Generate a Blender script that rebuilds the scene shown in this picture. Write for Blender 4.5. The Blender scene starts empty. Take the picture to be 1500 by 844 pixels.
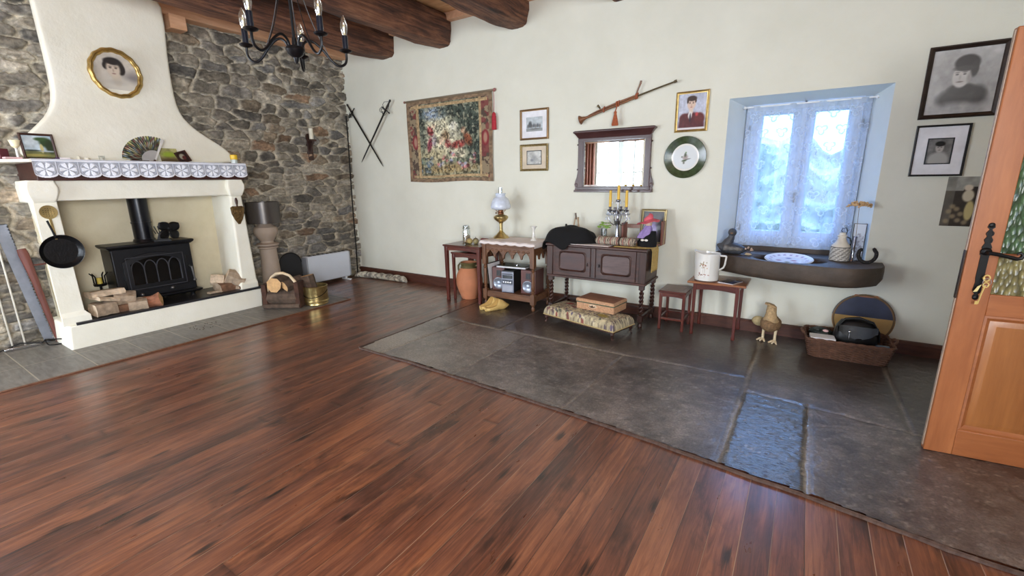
import bpy, bmesh, math, random
import numpy as np
from math import sin, cos, pi, radians as R
from mathutils import Vector, Matrix, noise as mnoise
random.seed(7)
SC = bpy.context.scene
COL = SC.collection

# ------------------------------------------------------------------ camera
cam_d = bpy.data.cameras.new('camera')
cam = bpy.data.objects.new('camera', cam_d); COL.objects.link(cam)
def cam_rot(yaw, p, r):
    f = Vector((-sin(yaw)*cos(p), cos(yaw)*cos(p), -sin(p)))
    rt = Vector((cos(yaw), sin(yaw), 0)); up = rt.cross(f)
    r2 = cos(r)*rt + sin(r)*up; u2 = -sin(r)*rt + cos(r)*up
    return Matrix(((r2.x, u2.x, -f.x), (r2.y, u2.y, -f.y), (r2.z, u2.z, -f.z)))
cam.matrix_world = Matrix.Translation((0, 0, 1.45)) @ cam_rot(R(33.0203), R(13.505), R(-0.7373)).to_4x4()
cam_d.sensor_width = 36; cam_d.sensor_fit = 'HORIZONTAL'
cam_d.lens = 36*656.77/1500; cam_d.clip_start = .05
SC.camera = cam

# ------------------------------------------------------------------ light
SC.view_settings.view_transform = 'Standard'; SC.view_settings.look = 'None'
SC.view_settings.gamma = 1; SC.view_settings.use_curve_mapping = False
SC.view_settings.exposure = -0.1
W = bpy.data.worlds.new('sky'); SC.world = W; W.use_nodes = True
bg = W.node_tree.nodes['Background']
bg.inputs[0].default_value = (.28, .52, 1, 1); bg.inputs[1].default_value = 6.5
def area(name, loc, aim, sx, sy, power, col):
    d = bpy.data.lights.new(name, 'AREA'); d.shape = 'RECTANGLE'; d.size = sx; d.size_y = sy
    d.energy = power; d.color = col
    o = bpy.data.objects.new(name, d); COL.objects.link(o); o.location = loc
    o.rotation_euler = (Vector(aim)-Vector(loc)).to_track_quat('-Z', 'Y').to_euler()
    return o
area('daylight_side_window', (-6.2, -1.5, 1.5), (0, -0.6, 1.3), 1.9, 2.1, 160, (1, .985, .92))
area('daylight_garden_door', (-4.35, -2.95, 1.3), (-5.3, 4.7, 1.4), 1.5, 2.4, 260, (.95, 1, 1))
area('added_rear_fill', (0.1, -2.95, 1.6), (-.3, 3, 1.0), 1.7, 1.6, 34, (1, .93, .74))  # added fill lamp behind the camera, evens and warms the room light
area('added_right_fill', (1.75, -1.2, 1.75), (-6, 3.9, 1.3), 1.8, 1.5, 290, (1, .985, .94))  # added fill lamp out of view, brightens the stone wall and fireplace
area('daylight_back_window', (-0.1, 6.5, 3.7), (-.1, 4.6, 1.0), 2.6, 1.8, 280, (.22, .45, 1))

# ------------------------------------------------------------------ materials
def lin(c):
    return tuple(((v/255)/12.92 if v/255 <= .04045 else ((v/255+.055)/1.055)**2.4) for v in c)
MATS = {}
class NT:
    def __init__(s, m):
        s.t = m.node_tree; s.n = s.t.nodes; s.l = s.t.links
        s.b = s.n['Principled BSDF']
        s.tc = s.n.new('ShaderNodeTexCoord')
    def new(s, typ, **kw):
        n = s.n.new('ShaderNode'+typ)
        for k, v in kw.items():
            if hasattr(n, k): setattr(n, k, v)
        return n
    def link(s, a, b): s.l.new(a, b)
    def mapping(s, scale=(1, 1, 1), src='Object', rot=(0, 0, 0)):
        m = s.new('Mapping'); m.inputs['Scale'].default_value = scale; m.inputs['Rotation'].default_value = rot
        s.link(s.tc.outputs[src], m.inputs[0]); return m.outputs[0]
    def noise(s, vec, scale=5, detail=4, rough=.55, dist=0):
        n = s.new('TexNoise'); n.inputs['Scale'].default_value = scale; n.inputs['Detail'].default_value = detail
        n.inputs['Roughness'].default_value = rough; n.inputs['Distortion'].default_value = dist
        s.link(vec, n.inputs['Vector']); return n.outputs['Fac']
    def ramp(s, fac, stops):
        r = s.new('ValToRGB'); e = r.color_ramp.elements
        while len(e) < len(stops): e.new(.5)
        for i, (p, c) in enumerate(stops):
            e[i].position = p; e[i].color = (*c[:3], 1)
        s.link(fac, r.inputs[0]); return r.outputs[0]
    def mix(s, fac, a, b, mode='MIX'):
        m = s.new('Mix', data_type='RGBA', blend_type=mode)
        for sock, v in ((m.inputs[0], fac), (m.inputs[6], a), (m.inputs[7], b)):
            if isinstance(v, (int, float)): sock.default_value = v
            elif isinstance(v, tuple): sock.default_value = (*v[:3], 1)
            else: s.link(v, sock)
        return m.outputs[2]
    def math(s, op, a, b=0.0, c=0.0):
        m = s.new('Math', operation=op)
        for i, v in enumerate((a, b, c)):
            if isinstance(v, (int, float)): m.inputs[i].default_value = v
            else: s.link(v, m.inputs[i])
        return m.outputs[0]
    def bump(s, h, strength=.3, dist=.01, normal=None):
        b = s.new('Bump'); b.inputs['Strength'].default_value = strength; b.inputs['Distance'].default_value = dist
        s.link(h, b.inputs['Height'])
        if normal is not None: s.link(normal, b.inputs['Normal'])
        s.link(b.outputs[0], s.b.inputs['Normal']); return b.outputs[0]
def M(name, col=(128, 128, 128), rough=.6, metal=0, var=.12, vs=8, bump=.15, bs=40, coat=0, **kw):
    """plain procedural surface: colour with gentle noise variation and a fine bump"""
    if name in MATS: return MATS[name]
    m = bpy.data.materials.new(name); m.use_nodes = True; MATS[name] = m; t = NT(m)
    c = lin(col); v = t.mapping()
    f = t.noise(v, vs, 4)
    t.link(t.ramp(f, [(.3, tuple(x*(1-var) for x in c)), (.7, tuple(min(1, x*(1+var)) for x in c))]), t.b.inputs['Base Color'])
    t.b.inputs['Roughness'].default_value = rough; t.b.inputs['Metallic'].default_value = metal
    if coat: t.b.inputs['Coat Weight'].default_value = coat; t.b.inputs['Coat Roughness'].default_value = .15
    if bump: t.bump(t.noise(v, bs, 3), bump, .004)
    for k, val in kw.items():
        t.b.inputs[k.replace('_', ' ')].default_value = val
    return m
def wood(name, c1, c2, rough=.45, scale=(14, 14, 1.2), bump=.2, coat=0):
    if name in MATS: return MATS[name]
    m = bpy.data.materials.new(name); m.use_nodes = True; MATS[name] = m; t = NT(m)
    v = t.mapping(scale); f = t.noise(v, 2.2, 6, .6, .6)
    c = t.ramp(f, [(.28, lin(c1)), (.72, lin(c2))])
    c = t.mix(t.math('MULTIPLY', t.noise(v, 9, 3), .5), c, tuple(x*.55 for x in lin(c1)))
    t.link(c, t.b.inputs['Base Color']); t.b.inputs['Roughness'].default_value = rough
    if coat: t.b.inputs['Coat Weight'].default_value = coat; t.b.inputs['Coat Roughness'].default_value = .12
    t.bump(f, bump, .003); return m
def attr_mat(name, rough=.6, bump=.0, bs=200, fine=.0, coat=0, trans=0, metal=0):
    """colour comes from the printed / woven / mineral colour stored on the mesh"""
    if name in MATS: return MATS[name]
    m = bpy.data.materials.new(name); m.use_nodes = True; MATS[name] = m; t = NT(m)
    a = t.new('Attribute'); a.attribute_name = 'Col'; c = a.outputs['Color']
    v = t.mapping()
    if fine: c = t.mix(1.0, c, t.ramp(t.noise(v, bs, 4, .7), [(.25, (1-fine,)*3), (.75, (1+fine,)*3)]), 'MULTIPLY')
    t.link(c, t.b.inputs['Base Color']); t.b.inputs['Roughness'].default_value = rough; t.b.inputs['Metallic'].default_value = metal
    if bump: t.bump(t.noise(v, bs, 5, .65), bump, .006)
    if coat: t.b.inputs['Coat Weight'].default_value = coat; t.b.inputs['Coat Roughness'].default_value = .08
    return m
def glass(name, col=(1, 1, 1), rough=.02, alpha=.25):
    if name in MATS: return MATS[name]
    m = bpy.data.materials.new(name); m.use_nodes = True; MATS[name] = m; t = NT(m)
    tr = t.new('BsdfTransparent'); tr.inputs[0].default_value = (*col, 1)
    gl = t.new('BsdfGlossy'); gl.inputs['Roughness'].default_value = rough
    mx = t.new('MixShader'); mx.inputs[0].default_value = alpha
    t.link(tr.outputs[0], mx.inputs[1]); t.link(gl.outputs[0], mx.inputs[2])
    t.link(mx.outputs[0], t.n['Material Output'].inputs[0]); return m

# ------------------------------------------------------------------ mesh builder
def crv(pts, k=5):
    """smooth curve through the given points"""
    P = [Vector(p) for p in pts]; P = [2*P[0]-P[1]]+P+[2*P[-1]-P[-2]]; out = []
    for i in range(1, len(P)-2):
        for j in range(k):
            t = j/k; a, b, c, d = P[i-1:i+3]
            out.append(.5*((2*b)+(c-a)*t+(2*a-5*b+4*c-d)*t*t+(3*b-a-3*c+d)*t**3))
    return out+[P[-2]]
class MB:
    def __init__(s, M=None): s.v = []; s.f = []; s.m = []; s.M = M or Matrix()
    def add(s, vs, fs, mi=0):
        o = len(s.v); s.v += [tuple(s.M @ Vector(p)) for p in vs]
        s.f += [tuple(i+o for i in f) for f in fs]; s.m += [mi]*len(fs); return s
    def box(s, x0, x1, y0, y1, z0, z1, mi=0):
        vs = [(x, y, z) for x in (x0, x1) for y in (y0, y1) for z in (z0, z1)]
        return s.add(vs, [(0, 1, 3, 2), (4, 6, 7, 5), (0, 4, 5, 1), (2, 3, 7, 6), (0, 2, 6, 4), (1, 5, 7, 3)], mi)
    def loft(s, rings, mi=0, cap=True, closed=True):
        n = len(rings[0]); vs = [p for r in rings for p in r]; fs = []
        for i in range(len(rings)-1):
            for j in range(n if closed else n-1):
                k = (j+1) % n; fs.append((i*n+j, i*n+k, (i+1)*n+k, (i+1)*n+j))
        if cap and closed: fs += [tuple(range(n))[::-1], tuple(range((len(rings)-1)*n, len(rings)*n))]
        return s.add(vs, fs, mi)
    def tube(s, pts, r, n=8, mi=0, flat=1.0, up=None):
        pts = [Vector(p) for p in pts]; rings = []
        rs = r if isinstance(r, (list, tuple)) else [r]*len(pts)
        t0 = (pts[1]-pts[0]).normalized()
        u = Vector(up) if up else (Vector((0, 0, 1)) if abs(t0.z) < .9 else Vector((1, 0, 0)))
        for i, p in enumerate(pts):
            t = (pts[min(i+1, len(pts)-1)]-pts[max(i-1, 0)]).normalized()
            a = (u-t*u.dot(t)).normalized(); b = t.cross(a); u = a
            rings.append([p+a*rs[i]*cos(2*pi*k/n)+b*rs[i]*flat*sin(2*pi*k/n) for k in range(n)])
        return s.loft(rings, mi)
    def cyl(s, p0, p1, r0, r1=None, n=16, mi=0):
        return s.tube([p0, p1], [r0, r0 if r1 is None else r1], n, mi)
    def lathe(s, prof, c=(0, 0, 0), n=24, mi=0, sx=1, sy=1, cap=True):
        return s.loft([[(c[0]+r*sx*cos(2*pi*k/n), c[1]+r*sy*sin(2*pi*k/n), c[2]+z) for k in range(n)] for r, z in prof], mi, cap)
    def prism(s, poly, a0, a1, axis='y', mi=0):
        P = {'y': lambda p, a: (p[0], a, p[1]), 'x': lambda p, a: (a, p[0], p[1]), 'z': lambda p, a: (p[0], p[1], a)}[axis]
        return s.loft([[P(p, a0) for p in poly], [P(p, a1) for p in poly]], mi)
    def ball(s, c, r, n=14, m=9, mi=0, amp=0, fr=3, seed=0):
        r = r if isinstance(r, tuple) else (r, r, r); rings = []
        for i in range(m+1):
            a = max(.02, min(pi-.02, pi*i/m)); ring = []
            for k in range(n):
                d = Vector((sin(a)*cos(2*pi*k/n), sin(a)*sin(2*pi*k/n), cos(a)))
                q = 1+amp*mnoise.noise(d*fr+Vector((seed, 0, 0)))
                ring.append((c[0]+d.x*r[0]*q, c[1]+d.y*r[1]*q, c[2]+d.z*r[2]*q))
            rings.append(ring)
        return s.loft(rings, mi)
    def rframe(s, w, h, prof, mi=0, z0=0):
        """rectangular moulding centred on x, from z0 up; prof = (inset, y) round a closed section"""
        rings = []
        for cx, cz in ((-1, 0), (1, 0), (1, 1), (-1, 1), (-1, 0)):
            rings.append([(cx*(w/2-i), y, z0+(h-i if cz else i)) for i, y in prof])
        return s.loft(rings, mi, cap=False)
    def oframe(s, rx, rz, prof, c=(0, 0), n=48, mi=0, wob=0, wn=8):
        rings = []
        for k in range(n+1):
            a = 2*pi*k/n; q = wob*(1+cos(wn*a))/2
            rings.append([(c[0]+(rx-i+q)*cos(a), y, c[1]+(rz-i+q)*sin(a)) for i, y in prof])
        return s.loft(rings, mi, cap=False)
    def surf(s, fn, nu, nv, mi=0):
        vs = [fn(i/nu, j/nv) for j in range(nv+1) for i in range(nu+1)]
        return s.add(vs, [(j*(nu+1)+i, j*(nu+1)+i+1, (j+1)*(nu+1)+i+1, (j+1)*(nu+1)+i) for j in range(nv) for i in range(nu)], mi)
    def build(s, name, mat, parent=None, bevel=0, smooth=30, solid=0, sub=0, seg=2):
        me = bpy.data.meshes.new(name); me.from_pydata(s.v, [], s.f)
        mats = mat if isinstance(mat, (list, tuple)) else [mat]
        for m in mats: me.materials.append(m)
        if len(mats) > 1: me.polygons.foreach_set('material_index', s.m)
        bm = bmesh.new(); bm.from_mesh(me); bmesh.ops.recalc_face_normals(bm, faces=bm.faces); bm.to_mesh(me); bm.free()
        if smooth:
            me.polygons.foreach_set('use_smooth', [True]*len(me.polygons))
            me.set_sharp_from_angle(angle=R(smooth))
        o = bpy.data.objects.new(name, me); COL.objects.link(o)
        if parent is not None: o.parent = parent
        if solid: x = o.modifiers.new('solid', 'SOLIDIFY'); x.thickness = solid; x.offset = 0
        if bevel: x = o.modifiers.new('bevel', 'BEVEL'); x.width = bevel; x.segments = seg; x.limit_method = 'ANGLE'; x.angle_limit = R(35)
        if sub: x = o.modifiers.new('sub', 'SUBSURF'); x.levels = sub; x.render_levels = sub
        return o
def tag(o, label=None, cat=None, group=None, kind=None):
    if label: o['label'] = label
    if cat: o['category'] = cat
    if group: o['group'] = group
    if kind: o['kind'] = kind
    return o
def thing(name, label, cat, loc=(0, 0, 0), rz=0, group=None, rx=0, ry=0):
    o = bpy.data.objects.new(name, None); COL.objects.link(o); o.empty_display_size = .05
    o.location = loc; o.rotation_euler = (R(rx), R(ry), R(rz)); return tag(o, label, cat, group)
def one(mb, name, mat, label, cat, loc=(0, 0, 0), rz=0, group=None, **kw):
    o = mb.build(name, mat, **kw); o.location = loc; o.rotation_euler = (0, 0, R(rz)); return tag(o, label, cat, group)
def struct(o, label=None): return tag(o, label, kind='structure')
def nz(x, y=0, z=0): return mnoise.noise(Vector((x, y, z)))
def colour_mesh(o, cols):
    a = o.data.color_attributes.new('Col', 'FLOAT_COLOR', 'POINT')
    buf = np.ones((len(cols), 4), dtype=np.float32); buf[:, :3] = cols; a.data.foreach_set('color', buf.ravel())
def np_lin(c):
    c = np.clip(np.asarray(c, dtype=float)/255, 0, 1)
    return np.where(c <= .04045, c/12.92, ((c+.055)/1.055)**2.4)
def paint(name, w, h, fn, parent, res=.006, mat=None, y=0, z0=0, mask=None, maxn=140):
    """flat print w x h in local xz, its drawing given by fn(u, v) -> sRGB"""
    nu = int(min(maxn, max(12, w/res))); nv = int(min(maxn, max(12, h/res)))
    u, v = np.meshgrid(np.linspace(0, 1, nu+1), np.linspace(0, 1, nv+1))
    vs = np.stack([(u-.5)*w, np.full_like(u, y), z0+v*h], -1).reshape(-1, 3)
    fs = []
    for j in range(nv):
        for i in range(nu):
            if mask and not mask((i+.5)/nu, (j+.5)/nv): continue
            a = j*(nu+1)+i; fs.append((a, a+1, a+nu+2, a+nu+1))
    me = bpy.data.meshes.new(name); me.from_pydata(vs.tolist(), [], fs)
    me.materials.append(mat or attr_mat('printed_paper', .35)); o = bpy.data.objects.new(name, me); COL.objects.link(o)
    if parent is not None: o.parent = parent
    colour_mesh(o, np_lin(fn(u, v)).reshape(-1, 3)); return o
def vnoise(u, v, s, seed=0):
    """numpy value noise"""
    x = u*s; y = v*s; xi = np.floor(x).astype(int); yi = np.floor(y).astype(int); fx = x-xi; fy = y-yi
    fx = fx*fx*(3-2*fx); fy = fy*fy*(3-2*fy)
    def h(a, b):
        t = np.sin(a*127.1+b*311.7+seed*74.7)*43758.5453; return t-np.floor(t)
    return (h(xi, yi)*(1-fx)+h(xi+1, yi)*fx)*(1-fy)+(h(xi, yi+1)*(1-fx)+h(xi+1, yi+1)*fx)*fy
def fbm(u, v, s, seed=0, o=4):
    t = 0; a = .5
    for k in range(o): t = t+a*vnoise(u, v, s*2**k, seed+k); a *= .5
    return t/(1-.5**o)
def canvas(u, c): return np.broadcast_to(np.array(c, float), u.shape+(3,)).copy()
def blob(img, u, v, cx, cy, rx, ry, col, soft=.15, rot=0, k=1.0):
    x = (u-cx); y = (v-cy); a = R(rot); x, y = x*cos(a)+y*sin(a), -x*sin(a)+y*cos(a)
    d = np.sqrt((x/rx)**2+(y/ry)**2); m = np.clip((1+soft-d)/(2*soft), 0, 1)[..., None]*k
    img[:] = img*(1-m)+np.array(col, float)*m
def rect(img, u, v, x0, x1, y0, y1, col, k=1.0):
    m = (((u >= x0) & (u <= x1) & (v >= y0) & (v <= y1))[..., None])*k
    img[:] = img*(1-m)+np.array(col, float)*m
# ------------------------------------------------------------------ setting materials
def plank_mat():
    m = bpy.data.materials.new('dark_pine_planks'); m.use_nodes = True; t = NT(m)
    v = t.mapping(); sx = t.new('SeparateXYZ'); t.link(v, sx.inputs[0])
    X = t.math('MULTIPLY', t.math('ADD', sx.outputs[0], .41), 1/.113)
    idx = t.math('FLOOR', X); fx = t.math('SUBTRACT', X, idx)
    wn = t.new('TexWhiteNoise', noise_dimensions='1D'); t.link(idx, wn.inputs['W'])
    off = t.math('MULTIPLY', wn.outputs['Value'], 37)
    L = t.math('MULTIPLY', t.math('ADD', sx.outputs[1], off), 1/5.7); li = t.math('FLOOR', L); fl = t.math('SUBTRACT', L, li)
    wn2 = t.new('TexWhiteNoise', noise_dimensions='2D'); cb = t.new('CombineXYZ'); t.link(idx, cb.inputs[0]); t.link(li, cb.inputs[1]); t.link(cb.outputs[0], wn2.inputs['Vector'])
    def vec(a, b):
        c = t.new('CombineXYZ'); t.link(t.math('MULTIPLY', sx.outputs[0], a), c.inputs[0])
        t.link(t.math('MULTIPLY', t.math('ADD', sx.outputs[1], off), b), c.inputs[1]); t.link(wn2.outputs['Value'], c.inputs[2]); return c.outputs[0]
    grain = t.noise(vec(26, 1.5), 1.6, 6, .66, 1.3); broad = t.noise(vec(3.2, .9), 1.3, 5, .6, .8)
    fine = t.noise(vec(160, 5), 1.5, 3, .6)
    mixf = t.math('ADD', t.math('MULTIPLY', grain, .55), t.math('MULTIPLY', broad, .45))
    mixf = t.math('ADD', mixf, t.math('MULTIPLY', t.math('SUBTRACT', wn2.outputs['Value'], .5), .13))
    c = t.ramp(mixf, [(.28, lin((38, 23, 18))), (.41, lin((86, 50, 37))), (.52, lin((120, 72, 52))), (.65, lin((156, 100, 70))), (.8, lin((184, 130, 96)))])
    hue = t.ramp(t.noise(vec(2.0, .55), 1.1, 4, .6, .5), [(.42, (0, 0, 0)), (.62, (1, 1, 1))])
    c = t.mix(t.math('MULTIPLY', hue, .5), c, t.mix(1.0, c, (1.22, 1.06, .74), 'MULTIPLY'))
    c = t.mix(t.math('MULTIPLY', fine, .5), c, lin((46, 30, 26)))
    # knots
    vo = t.new('TexVoronoi', feature='F1', voronoi_dimensions='2D'); t.link(vec(4.2, 1.5), vo.inputs['Vector']); vo.inputs['Scale'].default_value = .8
    kd = t.math('ADD', vo.outputs['Distance'], t.math('MULTIPLY', t.math('SUBTRACT', grain, .5), .22))
    kn = t.ramp(kd, [(.02, (.85, .85, .85)), (.085, (0, 0, 0))])
    c = t.mix(kn, c, lin((20, 11, 9)))
    # dark smears
    sm = t.ramp(t.noise(vec(3.2, 1.0), 1.7, 5, .7, .4), [(.53, (0, 0, 0)), (.68, (.8, .8, .8))])
    c = t.mix(sm, c, lin((42, 26, 20)))
    gap = t.ramp(t.math('ABSOLUTE', t.math('SUBTRACT', fx, .5)), [(.482, (0, 0, 0)), (.494, (1, 1, 1))])
    gap2 = t.ramp(t.math('ABSOLUTE', t.math('SUBTRACT', fl, .5)), [(.4993, (0, 0, 0)), (.4998, (1, 1, 1))])
    g = t.mix(1.0, gap, gap2, 'LIGHTEN')
    gc = t.mix(t.ramp(t.math('ADD', t.math('MULTIPLY', wn.outputs['Value'], .6), t.math('MULTIPLY', t.noise(vec(1, 1.1), 1.5, 3), .6)), [(.55, (0, 0, 0)), (.7, (1, 1, 1))]), lin((30, 18, 14)), lin((172, 140, 112)))
    t.link(t.mix(t.math('MULTIPLY', gap, .75), t.mix(t.math('MULTIPLY', gap2, .5), c, lin((40, 24, 19))), gc), t.b.inputs['Base Color'])
    rr = t.ramp(t.noise(vec(7, 2.2), 2, 4), [(.3, (.27,)*3), (.75, (.46,)*3)])
    t.link(rr, t.b.inputs['Roughness'])
    t.b.inputs['Specular IOR Level'].default_value = .6; t.b.inputs['Coat Weight'].default_value = .45; t.b.inputs['Coat Roughness'].default_value = .2
    h = t.math('SUBTRACT', t.math('MULTIPLY', grain, .35), g)
    t.bump(h, .35, .004); return m
def lime_mat(name, c1, c2, sc=3.0, b=.25):
    m = bpy.data.materials.new(name); m.use_nodes = True; t = NT(m); v = t.mapping()
    f = t.noise(v, sc, 5, .6)
    t.link(t.ramp(f, [(.3, lin(c1)), (.7, lin(c2))]), t.b.inputs['Base Color']); t.b.inputs['Roughness'].default_value = .85
    h = t.math('ADD', t.math('MULTIPLY', t.noise(v, 7, 4), .7), t.math('MULTIPLY', t.noise(v, 70, 3), .12))
    t.bump(h, b, .03); return m
PLASTER = lime_mat('lime_plaster', (214, 213, 198), (222, 221, 207), 2.2, .18)
RENDERW = lime_mat('white_render', (232, 228, 211), (241, 238, 224), 3.0, .3)
TANR = lime_mat('firebox_render', (206, 194, 162), (222, 212, 184), 3.0, .25)
PLANK = plank_mat()
BASEW = wood('baseboard_wood', (66, 34, 24), (98, 55, 38), .5, (3, 1, 14))
PINEC = wood('pine_ceiling', (206, 152, 106), (236, 188, 140), .6, (1.2, 8, 8))
PINEP = wood('pine_purlin', (212, 160, 122), (238, 192, 156), .6, (9, 1.2, 9))
BLACKM = M('black_iron', (22, 22, 23), .45, .6, .2)
WHITEP = M('white_paint', (226, 228, 230), .45, 0, .03, bump=.05)
STONEM = attr_mat('field_stone', .88, 1.0, 34, .48)
FLAGM = None

# ------------------------------------------------------------------ floor
b = MB(); b.box(-6.3, 1.9, -3.2, 5.0, -.06, 0)
struct(b.build('floor', PLANK, smooth=0))

# grey tiled apron before the hearth
def tile_mat():
    m = bpy.data.materials.new('grey_floor_tiles'); m.use_nodes = True; t = NT(m); v = t.mapping()
    s = t.new('SeparateXYZ'); t.link(v, s.inputs[0])
    Y = t.math('MULTIPLY', t.math('SUBTRACT', s.outputs[1], .69), 1/.345); fy = t.math('FRACT', t.math('ADD', Y, 30)); iy = t.math('FLOOR', Y)
    Xx = t.math('MULTIPLY', t.math('ADD', s.outputs[0], 5.27), 1/.52); fx = t.math('FRACT', t.math('ADD', Xx, 10))
    wn = t.new('TexWhiteNoise', noise_dimensions='1D'); t.link(iy, wn.inputs['W'])
    g = t.mix(1.0, t.ramp(t.math('ABSOLUTE', t.math('SUBTRACT', fy, .5)), [(.484, (0, 0, 0)), (.49, (1, 1, 1))]),
              t.ramp(t.math('ABSOLUTE', t.math('SUBTRACT', fx, .5)), [(.489, (0, 0, 0)), (.493, (1, 1, 1))]), 'LIGHTEN')
    f = t.noise(t.mapping((3, 14, 1)), 2.2, 6, .6, .5)
    c = t.ramp(f, [(.3, lin((92, 88, 82))), (.7, lin((134, 130, 122)))])
    c = t.mix(t.math('MULTIPLY', wn.outputs['Value'], .25), c, lin((100, 98, 96)))
    t.link(t.mix(t.math('MULTIPLY', g, .8), c, lin((160, 150, 134))), t.b.inputs['Base Color']); t.b.inputs['Roughness'].default_value = .42
    t.bump(t.math('SUBTRACT', t.math('MULTIPLY', f, .3), g), .3, .004); return m
b = MB(); b.prism([(-6.05, -.6), (-4.75, -.6), (-4.75, 3.49), (-4.86, 3.53), (-6.05, 3.53)], .0, .008, 'z')
struct(b.build('trim_1', tile_mat(), bevel=.002), 'grey tiled apron in front of the fireplace')
b = MB(); b.box(-4.75, -4.728, -.6, 3.5, 0, .011); b.box(-4.86, -4.728, 3.49, 3.51, 0, .0105)
struct(b.build('trim_2', wood('tile_edging', (96, 60, 42), (136, 96, 70)), bevel=.003), 'wooden edging strip of the tiles')

# great stone slabs
def seg_d(X, Y, a, b):
    a = np.array(a, float); b = np.array(b, float); d = b-a; L = (d**2).sum()
    t = np.clip(((X-a[0])*d[0]+(Y-a[1])*d[1])/L, 0, 1)
    return np.hypot(X-a[0]-t*d[0], Y-a[1]-t*d[1])
FRONT = [(-3.20, 2.43), (-2.6, 2.43), (-1.9, 2.40), (-1.2, 2.37), (-.55, 2.32), (-.2, 2.28), (.25, 2.24), (.63, 2.18), (1.2, 2.16), (1.75, 2.12)]
def flagstones():
    st = .0125; xs = np.arange(-3.26, 1.75, st); ys = np.arange(2.05, 4.74, st)
    X, Y = np.meshgrid(xs, ys)
    wx = X+.02*(fbm(X, Y, 3, 1)-.5)+.012*(fbm(X, Y, 14, 4)-.5); wy = Y+.03*(fbm(X, Y, 3, 2)-.5)+.012*(fbm(X, Y, 14, 5)-.5)
    J = [((-3.3, 3.53), (-2.86, 3.49)), ((-2.86, 3.49), (-1.15, 3.47)), ((-1.15, 3.47), (-.2, 3.50)), ((-.2, 3.27), (.66, 3.17)), ((.66, 3.17), (1.8, 3.1)),
         ((-1.14, 3.48), (-1.17, 2.3)), ((-2.85, 3.47), (-2.96, 2.3)), ((-2.08, 3.47), (-2.14, 2.3)), ((-.2, 4.7), (-.23, 2.2)), ((.165, 3.25), (.155, 2.2)), ((.64, 4.7), (.67, 3.15)), ((-1.3, 4.7), (-1.28, 3.5)), ((-2.4, 4.7), (-2.42, 3.5))]
    wd = [.012, .016, .010, .008, .010, .009, .008, .005, .011, .012, .009, .006, .006]
    m = np.zeros_like(X)
    for (a, c), w in zip(J, wd):
        m = np.maximum(m, np.clip(1.5-seg_d(wx, wy, a, c)/w, 0, 1))
    fy = np.interp(wx, [p[0] for p in FRONT], [p[1] for p in FRONT])
    n1 = fbm(X, Y, 2.2, 9); n2 = fbm(X, Y, 17, 3, 5); n3 = fbm(X, Y, 50, 6, 3)
    Z = .012+.006*(n1-.5)+.003*(n2-.5)-.008*m
    rough = ((wx > -.21) & (wx < .155) & (wy < 3.25))
    pit = np.clip((fbm(X*1.0, Y*1.6, 30, 12, 3)-.52)*9, 0, 1)
    Z = Z-rough*pit*.0011
    Z = Z+.0016*np.sin(n2*40)*(n2 > .5)
    c0 = np.array([52, 46, 44.]); c1 = np.array([126, 116, 110.]); k = (.55*n1+.45*n2)[..., None]
    C = c0+(c1-c0)*np.clip((k-.25)*2, 0, 1)
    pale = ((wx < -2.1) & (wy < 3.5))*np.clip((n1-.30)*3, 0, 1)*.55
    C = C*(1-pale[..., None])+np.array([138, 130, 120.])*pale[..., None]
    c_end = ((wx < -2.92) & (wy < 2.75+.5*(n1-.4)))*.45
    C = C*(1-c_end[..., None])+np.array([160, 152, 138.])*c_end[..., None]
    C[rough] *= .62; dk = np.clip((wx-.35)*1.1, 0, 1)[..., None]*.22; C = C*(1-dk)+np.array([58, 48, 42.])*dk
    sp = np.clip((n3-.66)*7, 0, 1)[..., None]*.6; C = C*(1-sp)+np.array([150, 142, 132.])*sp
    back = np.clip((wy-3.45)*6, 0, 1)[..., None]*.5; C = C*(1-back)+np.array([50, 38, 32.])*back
    mm = (m*np.clip((fbm(X, Y, 6, 8)-.25)*2.5, .25, 1))[..., None]; C = C*(1-mm*.75)+np.array([158, 148, 132.])*mm*.75
    ny, nx = X.shape; vs = np.stack([X, Y, Z], -1).reshape(-1, 3)
    left = -3.205-.03*np.clip((wy-2.43)/1.7, 0, 1)
    keep = ((wy >= fy) & (wx >= left))
    fs = []; mi = []
    for j in range(ny-1):
        kj = keep[j]; kk = keep[j+1]
        for i in range(nx-1):
            if kj[i] and kk[i+1]:
                a = j*nx+i; fs.append((a, a+1, a+nx+1, a+nx)); mi.append(int(rough[j, i]))
    me = bpy.data.meshes.new('flagstone_floor'); me.from_pydata(vs.tolist(), [], fs); me.polygons.foreach_set('use_smooth', [True]*len(fs))
    m_ = attr_mat('flagstone', .36, .6, 75, .6, coat=.6); m_.node_tree.nodes['Principled BSDF'].inputs['Coat Roughness'].default_value = .26; me.materials.append(m_)
    m2 = attr_mat('polished_rough_slab', .25, 0, 60, .4, coat=1.0); q2 = NT(m2); bb = q2.bump(q2.noise(q2.mapping((30, 95, 1)), 1.0, 4, .6), .32, .007); q2.link(bb, q2.b.inputs['Coat Normal']); q2.link(q2.ramp(q2.noise(q2.mapping((22, 64, 1)), 1.3, 4, .7), [(.40, (.05,)*3), (.50, (1,)*3)]), q2.b.inputs['Coat Weight']); m2.node_tree.nodes['Principled BSDF'].inputs['Coat Roughness'].default_value = .16; m2.node_tree.nodes['Principled BSDF'].inputs['Coat IOR'].default_value = 1.7; me.materials.append(m2); me.polygons.foreach_set('material_index', mi)
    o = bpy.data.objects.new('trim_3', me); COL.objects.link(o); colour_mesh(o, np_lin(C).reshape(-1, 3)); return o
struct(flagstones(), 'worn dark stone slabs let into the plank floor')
b = MB()
pts = []
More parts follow.
